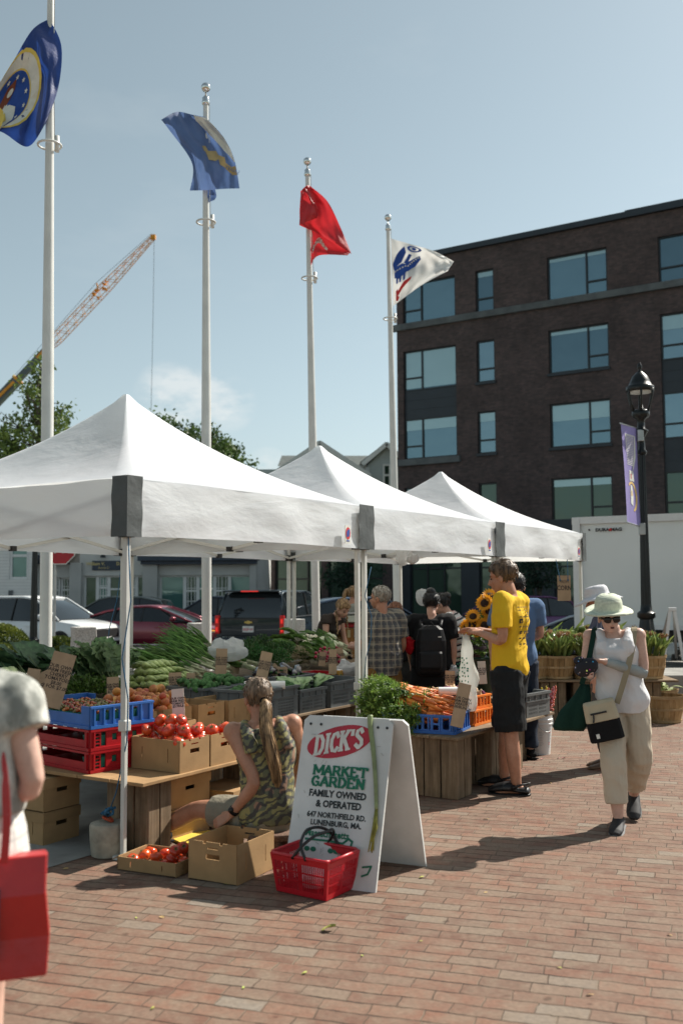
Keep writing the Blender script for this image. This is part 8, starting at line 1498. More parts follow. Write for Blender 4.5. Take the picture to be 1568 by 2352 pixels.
 def hair(s, m_, style='short', hairline=.052, nape=-.06, thick=.014, back=0.0, name='hair', sides=-.02):
  H = s.HM; f = 1.0 if s.male else 0.95; m = MB(); n1, n2 = 36, 26; m.ell((0, -.014 * f, .032 * f), ((.078 + thick) * f, (.10 + thick + back) * f, (.088 + thick) * f), n1, n2); vs = []
  for p in m.v:
   p = V(p); j = noise.noise(p * 26) * 0.006 + noise.noise(p * 60) * 0.004; c = V((0, -.014, .032)); tk = min(1, max(0, (p.z - nape * 0.6) / 0.10)); q = c + (p - c) * ((1 + j * 6) * (1 - (1 - tk) * thick * 7))
   lim = 0.030 + max(0, p.z + 0.01) * 0.45 + j; dcut = max((p.y - lim) if p.z < hairline * f + j * 2 else -1, min(0.02, -p.z + sides * f + j) if p.y > -0.012 else -1, nape * f + j * 2 - p.z)
   if dcut > 0: q = c + (q - c) * (1 - min(0.18, 0.05 + dcut * 9))
   vs.append(H @ q)
  m.v = [tuple(v) for v in vs]
  for k in range(230):
   d = rdir(); p = V((d.x * (.076 + thick), d.y * (.098 + thick + back), d.z * (.086 + thick))) * f + V((0, -.014, .032))
   if (p.y > .02 and p.z < hairline + .01) or p.z < nape + .02 or (p.y > -.02 and p.z < sides + .02): continue
   g = (V((d.x * .6, -1.0 if p.z > .05 else -.3, -.35 if p.z > .05 else -1)) + rdir() * .6); g = (g - d * g.dot(d)).normalized(); q = rnd(.6, 1.2)
   m.tube([H @ (p - d * .006), H @ (p + g * .016 * q + d * .003), H @ (p + g * .04 * q + d * rnd(-.003, .006))], [.0042, .0036, .0006], 4)
  return m.build(name, m_, s.o, smooth=True)
 def folds(s, o, amp):
  dg = bpy.context.evaluated_depsgraph_get(); me = bpy.data.meshes.new_from_object(o.evaluated_get(dg)); o.modifiers.clear(); old = o.data; o.data = me; me.name = old.name; bpy.data.meshes.remove(old)
  sd = rnd(0, 90); nz = noise.noise; ps = [v.co.copy() for v in me.vertices]; ns = [v.normal.copy() for v in me.vertices]; co = []
  for p, n in zip(ps, ns):
   a = nz(V((p.x * 5 + p.z * 4 + sd, p.y * 5, p.z * 6 - p.x * 5))); b = nz(V((p.x * 9 - p.z * 7, p.y * 9 + sd, p.z * 5 + p.x * 4))); c = nz(V((p.x * 2.5, p.y * 2.5, p.z * 2 + sd)))
   co += list(p + n * amp * ((0.45 - abs(a) * 2.1) * (0.6 + c) + (0.3 - abs(b) * 1.4) * 0.6))
  me.vertices.foreach_set('co', co); me.polygons.foreach_set('use_smooth', [True] * len(me.polygons)); me.update(); return o
 def top(s, m_, hem=-0.3, sleeve=0.3, e=0.016, flare=0.01, neck=1.72, name='shirt', sl_e=0.018, ex=None, vx=None, solid=None):
  m = MB(); s.torso(m, hem, neck, e, flare, 24, 22, ex)
  for q in 'LR':
   if sleeve > 0:
    k = s.k * (1 if s.male else 0.9); s.arm(m, q, 0, sleeve, 0, [.062 * k + sl_e, .062 * k + sl_e, .056 * k + sl_e * 1.2, .05 * k + sl_e * 1.2, .046 * k + sl_e, .045 * k + sl_e, .042 * k + sl_e, .04, .04], se=max(e, sl_e) * 0.85)
   else:
    c, r_, fw, w, d = s.st(1.0); x = s.J['sh' + q].lerp(s.J['neck'], 0.42); sd = 0.62 * w * (1 if q == 'R' else -1); u = (s.J['neck'] - s.J['chest']).normalized(); m.tube([c + r_ * sd + fw * d * 0.9, c + r_ * sd + fw * d * 0.95 + u * 0.07, x + fw * 0.055 - u * 0.015, x + u * 0.012, x - fw * 0.055 - u * 0.015, c + r_ * sd - fw * d * 0.9 + u * 0.05, c + r_ * sd - fw * d * 0.9], [.05, .046, .040, .036, .040, .046, .05], 10)
  return s.folds(m.build(name, m_, s.o, remesh=vx or s.vx * 1.15, soft=3), 0.013)
 def bottom(s, m_, to=0.5, e=0.018, flare=0.02, top=0.05, name='trousers', rad=None, loose=0.0):
  m = MB(); s.torso(m, -0.48, top, e * 0.9, 0, 22, 12)
  k = s.k
  for q in 'LR':
   r = rad or [(.098 + e) * k, (.096 + e) * k, (.090 + e) * k + loose * .4, (.082 + e) * k + loose * .7, (.076 + e) * k + loose, (.072 + e) * k + loose, (.068 + e) * k + loose, (.064 + e) * k + loose, (.06 + e) * k + loose]
   s.leg(m, q, 0, to, 0, r)
  return s.folds(m.build(name, m_, s.o, remesh=s.vx * 1.15, soft=3), 0.014)
def pony(P, pts, rad, m_, name='ponytail', strands=0, sm=None):
 m = MB(); m.tube([cr4([V(p) for p in pts], i / 24) for i in range(25)], [cr4([V((r, 0, 0)) for r in rad], i / 24).x for i in range(25)], 12)
 for k in range(strands):
  a, rr = rnd(0, 6.28), rnd(0.55, 1.12); off = [V((math.cos(a + j * 0.25) * r * rr, math.sin(a + j * 0.25) * r * rr, 0)) + rdir() * 0.006 for j, r in enumerate(rad)]; q = [V(p) + o_ for p, o_ in zip(pts, off)]; m.tube([cr4(q, i / 14) for i in range(15)], [0.0036] * 10 + [0.0032, 0.003, 0.0025, 0.002, 0.001], 4)
 return m.build(name, m_, P.o, smooth=True)
# the man in yellow
pm = gp(1176, 1818, 0); YM = Person('tall man in yellow printed shirt and black shorts standing by the carrots', pm, R(60), 1.095, dict(elL=(-.215, -.03, 1.095), wrL=(-.07, .20, 1.15), elR=(.215, .0, 1.10), wrR=(.02, .25, 1.165), anL=(-.10, -.07, .075), knL=(-.10, -.03, .48), anR=(.10, .10, .075), knR=(.095, .07, .48), neck=(0, .0, 1.43), head=(0, .05, 1.565)), True, M_tan, 0.0065, (4, -10, 0), 0.88,
 hands={'L': ((0.5, 0.85, 0.1), (0.3, 0, -1), 0.55), 'R': ((-0.2, 0.9, 0.05), (-0.3, 0, -1), 0.5)})
M_yel = fabric('yellow_cotton', (0.72, 0.44, 0.022), 0.07, 0.6, 6); YM.top(M_yel, -0.36, 0.34, 0.022, 0.008, 1.80, sl_e=0.017); YM.hair(M_hbrown, nape=-.075, thick=.012, sides=-.005); YM.face()
M_shorts = fabric('black_denim', (0.014, 0.015, 0.016), 0.25, 0.6, 8); YM.bottom(M_shorts, 0.54, 0.028, name='shorts', loose=0.02, top=-0.2)
m = MB()
for r_ in range(9):
 z = 1.36 - r_ * 0.105; big = r_ in (2, 4, 6)
 for c_ in range((9, 5, 4, 5, 4, 6, 4, 5, 4)[r_]):
  nn = (9, 5, 4, 5, 4, 6, 4, 5, 4)[r_]; a = -0.62 + 1.2 * (c_ + 0.5) / nn; w_, h_ = 0.42 / nn * rnd(0.7, 1.1), (0.035 if big else 0.018) * rnd(0.7, 1.3)
  if rnd(0, 1) < 0.12: continue
  P4 = [YM.surf(z + dz, a + da, 0.037) for dz, da in ((-h_, -w_), (-h_ + 0.008, w_), (h_, w_ * 1.1), (h_ - 0.01, -w_ * 0.8))]; m.add(P4, [(0, 1, 2, 3)])
  if big: m.add([YM.surf(z + dz, a + da, 0.039) for dz, da in ((-h_ * .6, -w_ * .1), (-h_ * .5, w_ * .3), (h_ * .2, w_ * .4), (h_ * .1, -w_ * .2))], [(0, 1, 2, 3)], 1)
m.build('shirt_print', [mat('print_ink', (0.035, 0.028, 0.02), 0.8), M_yel], YM.o)
for q in 'LR': YM.shoe(q, M_black, (0.08 if q == 'R' else -0.08, 1, -0.03), name='clog', clog=True)
wr = Matrix.Translation(pm) @ Matrix.Rotation(R(60), 4, 'Z') @ Matrix.Scale(1.095, 4)
hb = wr @ V((-0.03, 0.33, 1.13)); m = MB(); rings = []
for k in range(15):
 f = k / 14; r = 0.03 + 0.06 * min(1, f * 1.8) * (1 - 1.5 * max(0, f - 0.72)); z = -0.62 * f; rings.append([V((r * (0.62 * math.cos(a)) * (1 + 0.5 * noise.noise(V((math.cos(a) * 1.5, math.sin(a) * 1.5, f * 5)))) + 0.02 * f, r * 0.9 * math.sin(a) * (1 + 0.5 * noise.noise(V((math.cos(a) * 1.5, math.sin(a) * 1.5, f * 5 + 9)))), z)) for a in [i * 2 * math.pi / 22 for i in range(22)]])
m.loft(rings); bg_ = thing('plastic_bag', 'white plastic produce bag with green print hanging from the hands of the man in yellow', 'bag', hb, R(60)); m.build('film', mat('produce_bag_film', (0.72, 0.74, 0.70), 0.3, 0.08, 9, 0.9, 22, alpha=0.55, transl=0.35, bd=0.02, stretch=(1, 1, 0.4)), bg_, smooth=True)
g = MB()
for k in range(8):
 for i in range(7): z = -0.20 - 0.035 * k + rnd(-0.012, 0.012); a = math.pi * 0.6 + 0.26 * i + rnd(-0.08, 0.08); r = 0.093; c = V((r * 0.66 * math.cos(a), r * 0.95 * math.sin(a), z)); t_ = V((-math.sin(a) * 0.66, math.cos(a), 0)) * rnd(0.004, 0.009); g.add([c - t_, c + t_, c + t_ * 0.9 + V((0, 0, 0.014)), c - t_ * 0.8 + V((0, 0, 0.012))], [(0, 1, 2, 3)])
g.build('green_print', M_sgreen, bg_)
# the woman in the straw hat
pw_ = gp(1440, 1893, 0); RW = R(164); SW = 0.935
HW = Person('older woman walking in a pale green straw hat, white tank top and beige trousers', pw_, RW, SW, dict(pelvis=(.01, 0, .93), waist=(.03, .01, 1.07), chest=(.05, .03, 1.26), neck=(.065, .035, 1.42), head=(.09, .095, 1.52), shL=(-.115, .02, 1.385), shR=(.235, .02, 1.375), elL=(-.155, .06, 1.105), wrL=(.13, .245, 1.205), elR=(.285, .03, 1.11), wrR=(.23, .24, 1.10), hipR=(.095, 0, .88), hipL=(-.075, 0, .88), knR=(.085, .17, .49), anR=(.06, .20, .078), knL=(-.10, .03, .49), anL=(-.05, -.22, .17)), False, M_pale, 0.0065, (14, -9, 3), 0.98, 0.015,
 hands={'L': ((0.85, 0.25, 0.1), (0, 0.3, -1), 0.7), 'R': ((0.15, 0.8, 0.25), (-1, 0.1, 0.2), 0.9)}, toes={'R': (0.12, 1, -0.10), 'L': (0.0, 1, -0.5)})
M_wtank = fabric('white_cotton', (0.70, 0.70, 0.71), 0.05, 0.7, 7); M_beige = fabric('beige_linen', (0.54, 0.465, 0.36), 0.08, 0.9, 8, stretch=(1, 1, 0.35))
HW.top(M_wtank, -0.40, 0, 0.018, 0.014, 1.62, 'tank_top'); HW.bottom(M_beige, 0.87, 0.008, name='trousers', loose=0.010)
HW.hair(M_hblond, nape=-.05, thick=.006); HW.face(True); H = HW.HM
for q in 'LR':
 m = MB(); HW.arm(m, q, 0.44, 0.98, 0.006); m.build('arm_sleeve', fabric('grey_sleeve', (0.34, 0.37, 0.36), 0.1, 0.9, 14, 0.6, stretch=(1.8, 1.8, 1.8), bd=0.012), HW.o, remesh=0.008, soft=1)
m = MB()
for q in (-1, 1): m.loft([[H @ V((q * .031 + w * math.cos(a), y, -.004 + h * math.sin(a))) for a in [i * math.pi / 7 for i in range(14)]] for y, w, h in ((.070, .028, .022), (.090, .030, .024), (.094, .026, .020))])
m.box(H @ V((0, .088, .006)), (.02, .01, .008), 0, H.to_3x3())
for q in (-1, 1): m.bar(H @ V((q * .058, .08, .004)), H @ V((q * .078, -.01, .0)), 0.006, 0.012)
m.build('sunglasses', mat('dark_sunglasses', (0.008, 0.008, 0.010), 0.12), HW.o, smooth=True)
def straw(name, c, c2):
 t = NT(name); v = t.coord(); s_ = t.add('SeparateXYZ'); t.l.new(v, s_.inputs[0]); w = t.math('SINE', t.math('MULTIPLY', s_.outputs['Z'], 700)); n = t.noise(v, 60, 3); rr = t.math('SINE', t.math('MULTIPLY', t.math('SQRT', t.math('ADD', t.math('MULTIPLY', s_.outputs['X'], s_.outputs['X']), t.math('MULTIPLY', s_.outputs['Y'], s_.outputs['Y']))), 620)); f = t.math('ADD', t.math('MULTIPLY', t.math('ADD', w, rr), 0.16), 0.5)
 c_ = t.mix(1.0, t.ramp(f, [(0.2, c), (0.8, c2)]), t.ramp(n, [(0.3, (0.85, 0.85, 0.85)), (0.7, (1.08, 1.08, 1.08))]), 'MULTIPLY'); t.l.new(c_, t.p.inputs['Base Color']); t.p.inputs['Roughness'].default_value = 0.75; t.bump(f, 0.6, 0.004); return t.m
def hat(P, label_name, m_, prof, off=(0, -.01, .03), tilt=0.0, droop=0.0, ell=(1.0, 1.15)):
 m = MB(); n = 40; rings = []
 for r, z in prof:
  rings.append([V((r * ell[0] * math.cos(a), r * ell[1] * math.sin(a), z + (droop * math.cos(2 * a) * (r / 0.2) ** 2 if r > 0.115 else 0))) for a in [i * 2 * math.pi / n for i in range(n)]])
 m.loft(rings, cap=False); o = m.build(label_name, m_, P.o, smooth=True, solid=0.005); o.matrix_local = P.HM @ Matrix.Translation(off) @ Matrix.Rotation(R(tilt), 4, 'X'); return o
hat(HW, 'straw_hat', straw('mint_straw', (0.52, 0.57, 0.44), (0.70, 0.73, 0.58)), [(0.175, 0.0), (0.172, 0.012), (0.150, 0.008), (0.120, 0.006), (0.102, 0.014), (0.099, 0.04), (0.096, 0.075), (0.085, 0.105), (0.06, 0.124), (0.03, 0.131), (0.002, 0.132)], (0, -.014, .040), -2, -0.012)
M_shoe = mat('dark_trainer', (0.018, 0.018, 0.02), 0.7, 0.4, 30); HW.shoe('R', M_shoe, (0.12, 1, -0.08), mat('grey_sole', (0.12, 0.12, 0.12), 0.7)); HW.shoe('L', M_shoe, (0.0, 1, -0.5), MATS['grey_sole'])
WM = Matrix.Translation(pw_) @ Matrix.Rotation(RW, 4, 'Z') @ Matrix.Scale(SW, 4)
# things she carries
M_strap = fabric('tan_strap', (0.33, 0.28, 0.19), 0.1, 0.3); bgp = WM @ V((.155, .235, .80)); sb = thing('shoulder_bag', 'beige and black crossbody bag hanging at the front of the woman in the straw hat', 'bag', bgp, RW + R(8)); sb.rotation_euler.y = R(13)
def bagring(z, w, d): return [V((w * cx_, d * cy_, z)) for cx_, cy_ in ((-1, -.5), (-.8, -1), (.8, -1), (1, -.5), (1, .5), (.8, 1), (-.8, 1), (-1, .5))]
MB().loft([bagring(-.155, .105, .035), bagring(-.15, .115, .045), bagring(-.02, .112, .045)]).build('lower_half', M_dark, sb, bevel=0.006); MB().loft([bagring(-.02, .113, .046), bagring(.10, .105, .038), bagring(.118, .10, .02)]).build('upper_half', fabric('beige_canvas', (0.50, 0.43, 0.30), 0.08, 0.4, 20), sb, bevel=0.006)
MB().box((0.02, 0.047, 0.04), (0.11, 0.006, 0.012)).tube([(0.055, 0.05, 0.04), (0.06, 0.052, 0.01), (0.068, 0.052, -0.015)], 0.006, 5).build('zip', M_black, sb); MB().box((0.06, 0.047, -0.11), (0.022, 0.006, 0.03)).build('badge', M_ew, sb)
SBI = (Matrix.Translation(bgp) @ Matrix.Rotation(RW + R(8), 4, 'Z') @ Matrix.Rotation(R(13), 4, 'Y')).inverted() @ WM
sp = [V((.05, .20, .90)), V((.0, .19, 1.05)), V((-.045, .175, 1.2)), V((-.075, .135, 1.33)), V((-.085, .06, 1.43)), V((-.08, -.03, 1.43)), V((-.02, -.12, 1.3))]
m = MB(); q = [SBI @ cr4(sp, i / 30) for i in range(31)]
for a, b in zip(q, q[1:]): m.bar(a, b, 0.038, 0.004, up=(SBI.to_3x3() @ V((0.1, 1, 0.3))))
m.build('strap', M_strap, sb)
tg = thing('tote_bag', 'dark green cloth bag hanging from the arm of the woman in the straw hat', 'bag', WM @ V((.33, .10, .98)), RW); M_green = fabric('dark_green_cloth', (0.008, 0.034, 0.024), 0.15, 0.8, 8); m = MB(); rings = []
for z, w, d, ox in ((.04, .03, .03, -.05), (-.04, .06, .035, -.03), (-.14, .10, .04, .02), (-.25, .115, .05, .06), (-.28, .10, .035, .065)): rings.append([V((ox + w * math.cos(a) * (1 + .06 * math.sin(5 * a)), d * math.sin(a) * (1 + .3 * math.sin(4 * a + z * 9)), z)) for a in [i * 2 * math.pi / 20 for i in range(20)]])
m.loft(rings).build('cloth', M_green, tg, smooth=True); m = MB(); q = [tg.matrix_basis.inverted() @ (WM @ V(p)) if False else V(p) - V((.33, .10, .98)) for p in ((.30, .11, 1.02), (.25, .155, 1.18), (.215, .13, 1.34), (.20, .04, 1.43), (.20, -.06, 1.40))]; q = [p * SW for p in q]
q = [cr4(q, i / 20) for i in range(21)]
for a, b in zip(q, q[1:]): m.bar(a, b, 0.036, 0.006, up=(0.2, 1, 0.3))
m.build('strap', M_green, tg)
def dots(name):
 t = NT(name); v = t.coord(); vo = t.add('TexVoronoi'); t.l.new(v, vo.inputs['Vector']); vo.inputs['Scale'].default_value = 42; c = t.mix(t.ramp(vo.outputs['Distance'], [(0.22, (1, 1, 1)), (0.26, (0, 0, 0))]), (0.012, 0.012, 0.018), vo.outputs['Color']); c = t.mix(t.ramp(t.noise(v, 25, 2), [(0.45, (1, 1, 1)), (0.55, (0, 0, 0))]), (0.012, 0.012, 0.018), c); t.l.new(c, t.p.inputs['Base Color']); t.p.inputs['Roughness'].default_value = 0.8; return t.m
pu = MB().ell((0, 0, 0), (.085, .05, .06), 18, 12, M=Matrix.Rotation(R(25), 3, 'Y')); pu.ell((.045, .0, .045), (.04, .03, .03), 12, 8); tag(pu.build('pouch', dots('dotted_black_cloth'), loc=WM @ V((.255, .315, 1.165)), rz=RW, smooth=True), 'black pouch with coloured dots held by the woman in the straw hat', 'pouch')
# the ponytailed person seated by the boxes
ps_ = V((at(614, 1345, 6.2).x, 6.2, 0)); RS = R(12)
PT = Person('ponytailed person in a striped camouflage tank top sitting low with back to us', ps_, RS, 1.0, dict(pelvis=(0, 0, .27), waist=(0, .0, .42), chest=(.0, .04, .64), neck=(-.035, .06, .815), head=(-.05, .10, .955), shL=(-.205, .045, .755), shR=(.165, .055, .79), elL=(-.085, -.135, .475), wrL=(-.225, -.03, .275), elR=(.245, .09, .55), wrR=(.20, .28, .38), hipL=(-.10, .02, .24), hipR=(.10, .02, .24), knL=(-.40, .30, .25), anL=(-.62, .52, .08), knR=(.16, .42, .34), anR=(.15, .36, .075)), True, M_tan, 0.0065, (14, -4, 0), 1.02,
 hands={'L': ((-0.75, 0.2, -0.45), (0.3, 0.6, -0.8), 0.9)}, toes={'L': (-0.5, 0.8, -0.1)})
def camo():
 t = NT('camouflage_print'); v = t.coord(rot=(0, 0.5, 0.35), scale=(1, 1, 1)); nz = t.add('TexNoise'); t.l.new(v, nz.inputs['Vector']); nz.inputs['Scale'].default_value = 7; w = t.add('TexWave'); w.bands_direction = 'Z'; t.l.new(v, w.inputs['Vector']); w.inputs['Scale'].default_value = 7; w.inputs['Distortion'].default_value = 11; w.inputs['Detail'].default_value = 3; w.inputs['Detail Scale'].default_value = 1.6
 base = t.ramp(nz.outputs['Fac'], [(0.0, (0.15, 0.15, 0.08)), (0.44, (0.30, 0.27, 0.11)), (0.52, (0.14, 0.15, 0.095)), (0.58, (0.32, 0.19, 0.125)), (0.66, (0.085, 0.09, 0.07))], 'CONSTANT'); c = t.mix(t.ramp(w.outputs['Fac'], [(0.36, (0.85, 0.85, 0.85)), (0.50, (0, 0, 0))]), base, (0.045, 0.04, 0.045)); t.l.new(c, t.p.inputs['Base Color']); t.p.inputs['Roughness'].default_value = 0.75; t.bump(t.noise(v, 9, 4), 0.5, 0.02); return t.m
PT.top(camo(), -0.22, 0, 0.013, 0.012, 1.55, 'tank_top'); PT.bottom(fabric('khaki_cloth', (0.27, 0.24, 0.18), 0.15, 0.8, 9), 0.36, 0.02, name='shorts', top=-0.12); PT.hair(hair_mat('ash_brown_hair', (0.07, 0.045, 0.028), (0.20, 0.135, 0.085)), nape=-.07, thick=.010); 
Hd = PT.HM
pony(PT, [Hd @ V((0, -.105, -.02)), Hd @ V((.005, -.135, -.05)), V((-.02, -.085, .80)), V((.0, -.115, .68)), V((.03, -.115, .56)), V((.045, -.10, .46)), V((.04, -.09, .40))], [.022, .028, .036, .038, .036, .026, .006], M_hblond, strands=110); MB().tube([Hd @ V((.022 * math.cos(a), -.112, -.022 + .022 * math.sin(a))) for a in [i * 0.7 for i in range(10)]], .007, 6).build('hair_tie', M_dark, PT.o)
wl0, wl1 = PT.J['wrL'], PT.J['elL']; d = (wl1 - wl0).normalized(); MB().tube([wl0 + d * 0.018, wl0 + d * 0.04], [.032, .034], 16).build('watch_strap', M_dark, PT.o, smooth=True); MB().ell(wl0 + d * 0.03 + V((-.02, -.028, .012)), (.018, .012, .018), 12, 8).build('watch', M_black, PT.o, smooth=True)
PT.shoe('L', M_dark, (-0.5, 0.8, -0.1)); PT.shoe('R', M_dark)
o = thing('stool', 'low brown wicker stool under the ponytailed person', 'stool', ps_ + V((0.04, -0.06, 0)), RS); M_wick = mat('brown_wicker', (0.16, 0.09, 0.06), 0.8, 0.4, 90, 0.8, 120)
for x in (-.11, .0, .11): 
 for y in (-.08, .10): MB().cyl((x, y, 0), (x * 0.95, y, .14), .035, .04, 12).build('leg', M_wick, o, smooth=True)
MB().box((0, 0, .155), (.32, .26, .04)).build('seat', M_wick, o, bevel=0.012)
# the woman at the left edge with the red bag
pe_ = V((-1.125, 2.92, 0)); RE = R(14)
def plaidmat(name, base, dark, light, fx, fz, wx=0.25, thin=True, use='XZ', ang=0.0):
 t = NT(name); v = t.coord(rot=(0, 0, ang)); s_ = t.add('SeparateXYZ'); t.l.new(v, s_.inputs[0]); at2 = t.math('ARCTAN2', s_.outputs['X'], s_.outputs['Y']); X = t.math('MULTIPLY', at2, 0.16); Z = s_.outputs['Z']
 def bandf(x, f, w, ph=0.0): return t.math('LESS_THAN', t.math('FRACT', t.math('ADD', t.math('MULTIPLY', x, f), ph)), w)
 c = t.mix(t.math('MULTIPLY', bandf(X, fx, wx), 0.75), base, dark); c = t.mix(t.math('MULTIPLY', bandf(Z, fz, wx), 0.75), c, dark)
 if thin: c = t.mix(t.math('MULTIPLY', bandf(X, fx, 0.10, 0.45), 0.8), c, light); c = t.mix(t.math('MULTIPLY', bandf(Z, fz, 0.10, 0.45), 0.8), c, light)
 t.l.new(c, t.p.inputs['Base Color']); t.p.inputs['Roughness'].default_value = 0.85; t.bump(t.noise(v, 8, 4), 0.6, 0.02); return t.m
EW = Person('woman in grey patterned blouse with a red bag, cropped at the left edge', pe_, RE, 1.0, dict(shR=(.165, -.01, 1.32), shL=(-.2, -.01, 1.33), neck=(0, 0, 1.40), head=(-.03, .04, 1.53), elR=(.235, -.07, 1.06), wrR=(.02, .14, 1.06)), False, M_pale, 0.008, (10, -10, 0), 1.0, 0.03, hands={'R': ((-0.8, 0.5, 0), (0, 0, -1), 0.7)})
EW.top(mat('grey_patterned_blouse', (0.26, 0.27, 0.24), 0.8, 0.15, 8, 0.25, 9, col2=(0.58, 0.58, 0.53), stretch=(1.3, 1.3, 0.7), bd=0.02, pos=(0.42, 0.6)), 0.25, 0.17, 0.02, 0.02, 1.75, 'blouse', sl_e=0.03); EW.hair(M_hgrey)
m = MB(); rings = []
for z, w, d in ((1.10, .165, .13), (.95, .205, .15), (.8, .225, .165), (.7, .225, .17), (.62, .228, .175)): rings.append([V((w * math.cos(a) * (1 + .02 * math.sin(7 * a)), d * math.sin(a) * (1 + .02 * math.sin(6 * a)), z)) for a in [i * 2 * math.pi / 32 for i in range(32)]])
m.loft(rings).build('skirt', plaidmat('pale_plaid_skirt', (0.66, 0.65, 0.61), (0.45, 0.45, 0.43), (0.55, 0.5, 0.45), 16, 14, 0.14), EW.o, smooth=True)
for q in 'LR': EW.shoe(q, M_dark)
rb_ = at(0, 1968, 2.86); o = thing('shopping_bag', 'large red shopping bag hanging at the left edge of the picture', 'bag', (rb_.x, rb_.y, rb_.z), R(20)); M_rbag = mat('red_bag_plastic', (0.48, 0.016, 0.016), 0.35, 0.12, 4, 0.25, 10, coat=0.2, bd=0.03)
MB().loft([[V((x * w, y * d + wv, z)) for x, y in ((-1, -1), (-.3, -1.06), (.3, -0.97), (1, -1), (1.03, 0), (1, 1), (-1, 1), (-1.03, 0))] for z, w, d, wv in ((-.325, .12, .05, 0), (-.32, .128, .055, 0), (-.22, .135, .05, .012), (-.1, .122, .045, -.008), (0, .125, .03, 0.004))]).build('bag_body', M_rbag, o, bevel=0.004)
MB().box((-.06, -.064, -.17), (.12, .006, .20)).build('dark_print', mat('bag_print', (0.012, 0.014, 0.03), 0.4, 0.5, 14, col2=(0.03, 0.05, 0.12)), o)
for x in (-.045, .03): m = MB(); q = [cr4([V((x - .02, -.04, -.01)), V((x - .015, -.03, .12)), V((x - .03, .0, .27)), V((x - .045, .03, .275)), V((x - .03, .04, .15)), V((x, .035, -.01))], i / 20) for i in range(21)]; [m.bar(a, b, 0.022, 0.003, up=(0.2, 1, 0.1)) for a, b in zip(q, q[1:])]; m.build('handle', M_rbag, o)
# the customers and sellers under the tents
def at_px(px, Y): return V((at(px, 1345, Y).x, Y, 0))
PL = Person('grey haired man in a plaid short sleeved shirt holding out money', at_px(874, 9.75), R(26), 0.97, dict(elL=(-.245, .0, 1.09), wrL=(-.20, .24, 1.08), elR=(.25, -.01, 1.1), wrR=(.22, .14, .93)), True, M_tan, 0.009, (38, 0, 0), 1.12, 0.02, hands={'L': ((0.1, 0.9, 0.15), (0.8, 0, -0.5), 0.9)})
PL.top(plaidmat('grey_plaid_shirt', (0.17, 0.155, 0.13), (0.055, 0.057, 0.066), (0.36, 0.31, 0.23), 15, 13, 0.36), -0.5, 0.42, 0.028, 0.02, 1.85, sl_e=0.028); PL.bottom(fabric('brown_cotton', (0.20, 0.105, 0.035), 0.12, 0.6), 0.52, 0.028, name='shorts', loose=0.02); PL.hair(M_hgrey, nape=-.075, thick=.006, hairline=.075, sides=-.02); PL.face()
for q in 'LR': PL.shoe(q, M_dark)
tag(MB().box((0, 0, 0), (0.03, 0.008, 0.07)).build('banknote', mat('folded_note', (0.35, 0.30, 0.16), 0.8), loc=at(801, 1456, 9.62), rz=0.5), 'folded banknote held up by the man in plaid', 'banknote')
BK = Person('dark haired woman in a black dress with a black backpack, back to us', at_px(990, 10.0), R(-8), 0.935, dict(elR=(.235, -.03, 1.08), wrR=(.20, .03, .83), elL=(-.245, .03, 1.1), wrL=(-.235, .14, .93), head=(.0, .06, 1.57)), False, M_skin, 0.009, (-14, -12, 0), 1.14, 0.03)
BK.top(M_dark, -0.35, 0.34, 0.022, 0.02, 1.8, 'dress_top', sl_e=0.026); m = MB(); m.loft([[V((w * math.cos(a), d * math.sin(a), z)) for a in [i * 2 * math.pi / 24 for i in range(24)]] for z, w, d in ((1.1, .18, .15), (.9, .225, .18), (.6, .25, .2), (.25, .28, .22))]).build('dress_skirt', M_dark, BK.o, smooth=True)
BK.hair(M_hblack, nape=-.085, thick=.018); MB().ell(BK.HM @ V((0.0, -.055, .115)), (.052, .05, .045), 14, 10).build('bun', M_hblack, BK.o, smooth=True)
for q in 'LR': BK.shoe(q, M_dark)
WB_ = Matrix.Translation(at_px(990, 10.0)) @ Matrix.Rotation(R(-8), 4, 'Z') @ Matrix.Scale(0.935, 4)
o = thing('backpack', 'black backpack worn by the woman in the black dress', 'backpack', WB_ @ V((-.0, -.19, 1.13)), R(-8)); M_bpk = fabric('backpack_nylon', (0.010, 0.010, 0.012), 0.3, 0.4, 10, 0.5)
MB().loft([[V((x * w, y * d, z)) for x, y in ((-1, .9), (-1, -.5), (-.7, -1), (.7, -1), (1, -.5), (1, .9))] for z, w, d in ((-.29, .12, .05), (-.25, .15, .085), (.05, .145, .085), (.16, .12, .07), (.20, .07, .04))]).build('pack', M_bpk, o, bevel=0.012); MB().loft([[V((x * w, -.085 - y * d, z)) for x, y in ((-1, 0), (-.8, 1), (.8, 1), (1, 0))] for z, w, d in ((-.23, .11, .03), (-.2, .12, .045), (-.07, .12, .04), (-.05, .11, .02))]).build('pocket', M_bpk, o, bevel=0.008)
for x in (-.09, .09): MB().tube([(x, -.02, .17), (x * 1.15, .10, .24), (x * 1.2, .22, .20)], 0.018, 8).build('strap', M_bpk, o, smooth=True)
MB().tube([(-.03, -.03, .2), (0, -.03, .235), (.03, -.03, .2)], 0.006, 6).build('handle', M_bpk, o, smooth=True); MB().box((.09, -.088, .09), (.03, .006, .01)).build('zip_pull', M_ew, o)
crumple('red_bag', 'crumpled red cloth bag held beside the woman in black', at(941, 1504, 9.95), (0.05, 0.05, 0.085), fabric('red_cloth_bag', (0.50, 0.012, 0.02), 0.2, 0.6), seed=4); crumple('plastic_bag', 'small white plastic bag in the right hand of the woman in black', at(1040, 1556, 9.9), (0.055, 0.05, 0.06), MATS['milky_bag_plastic'], seed=9)
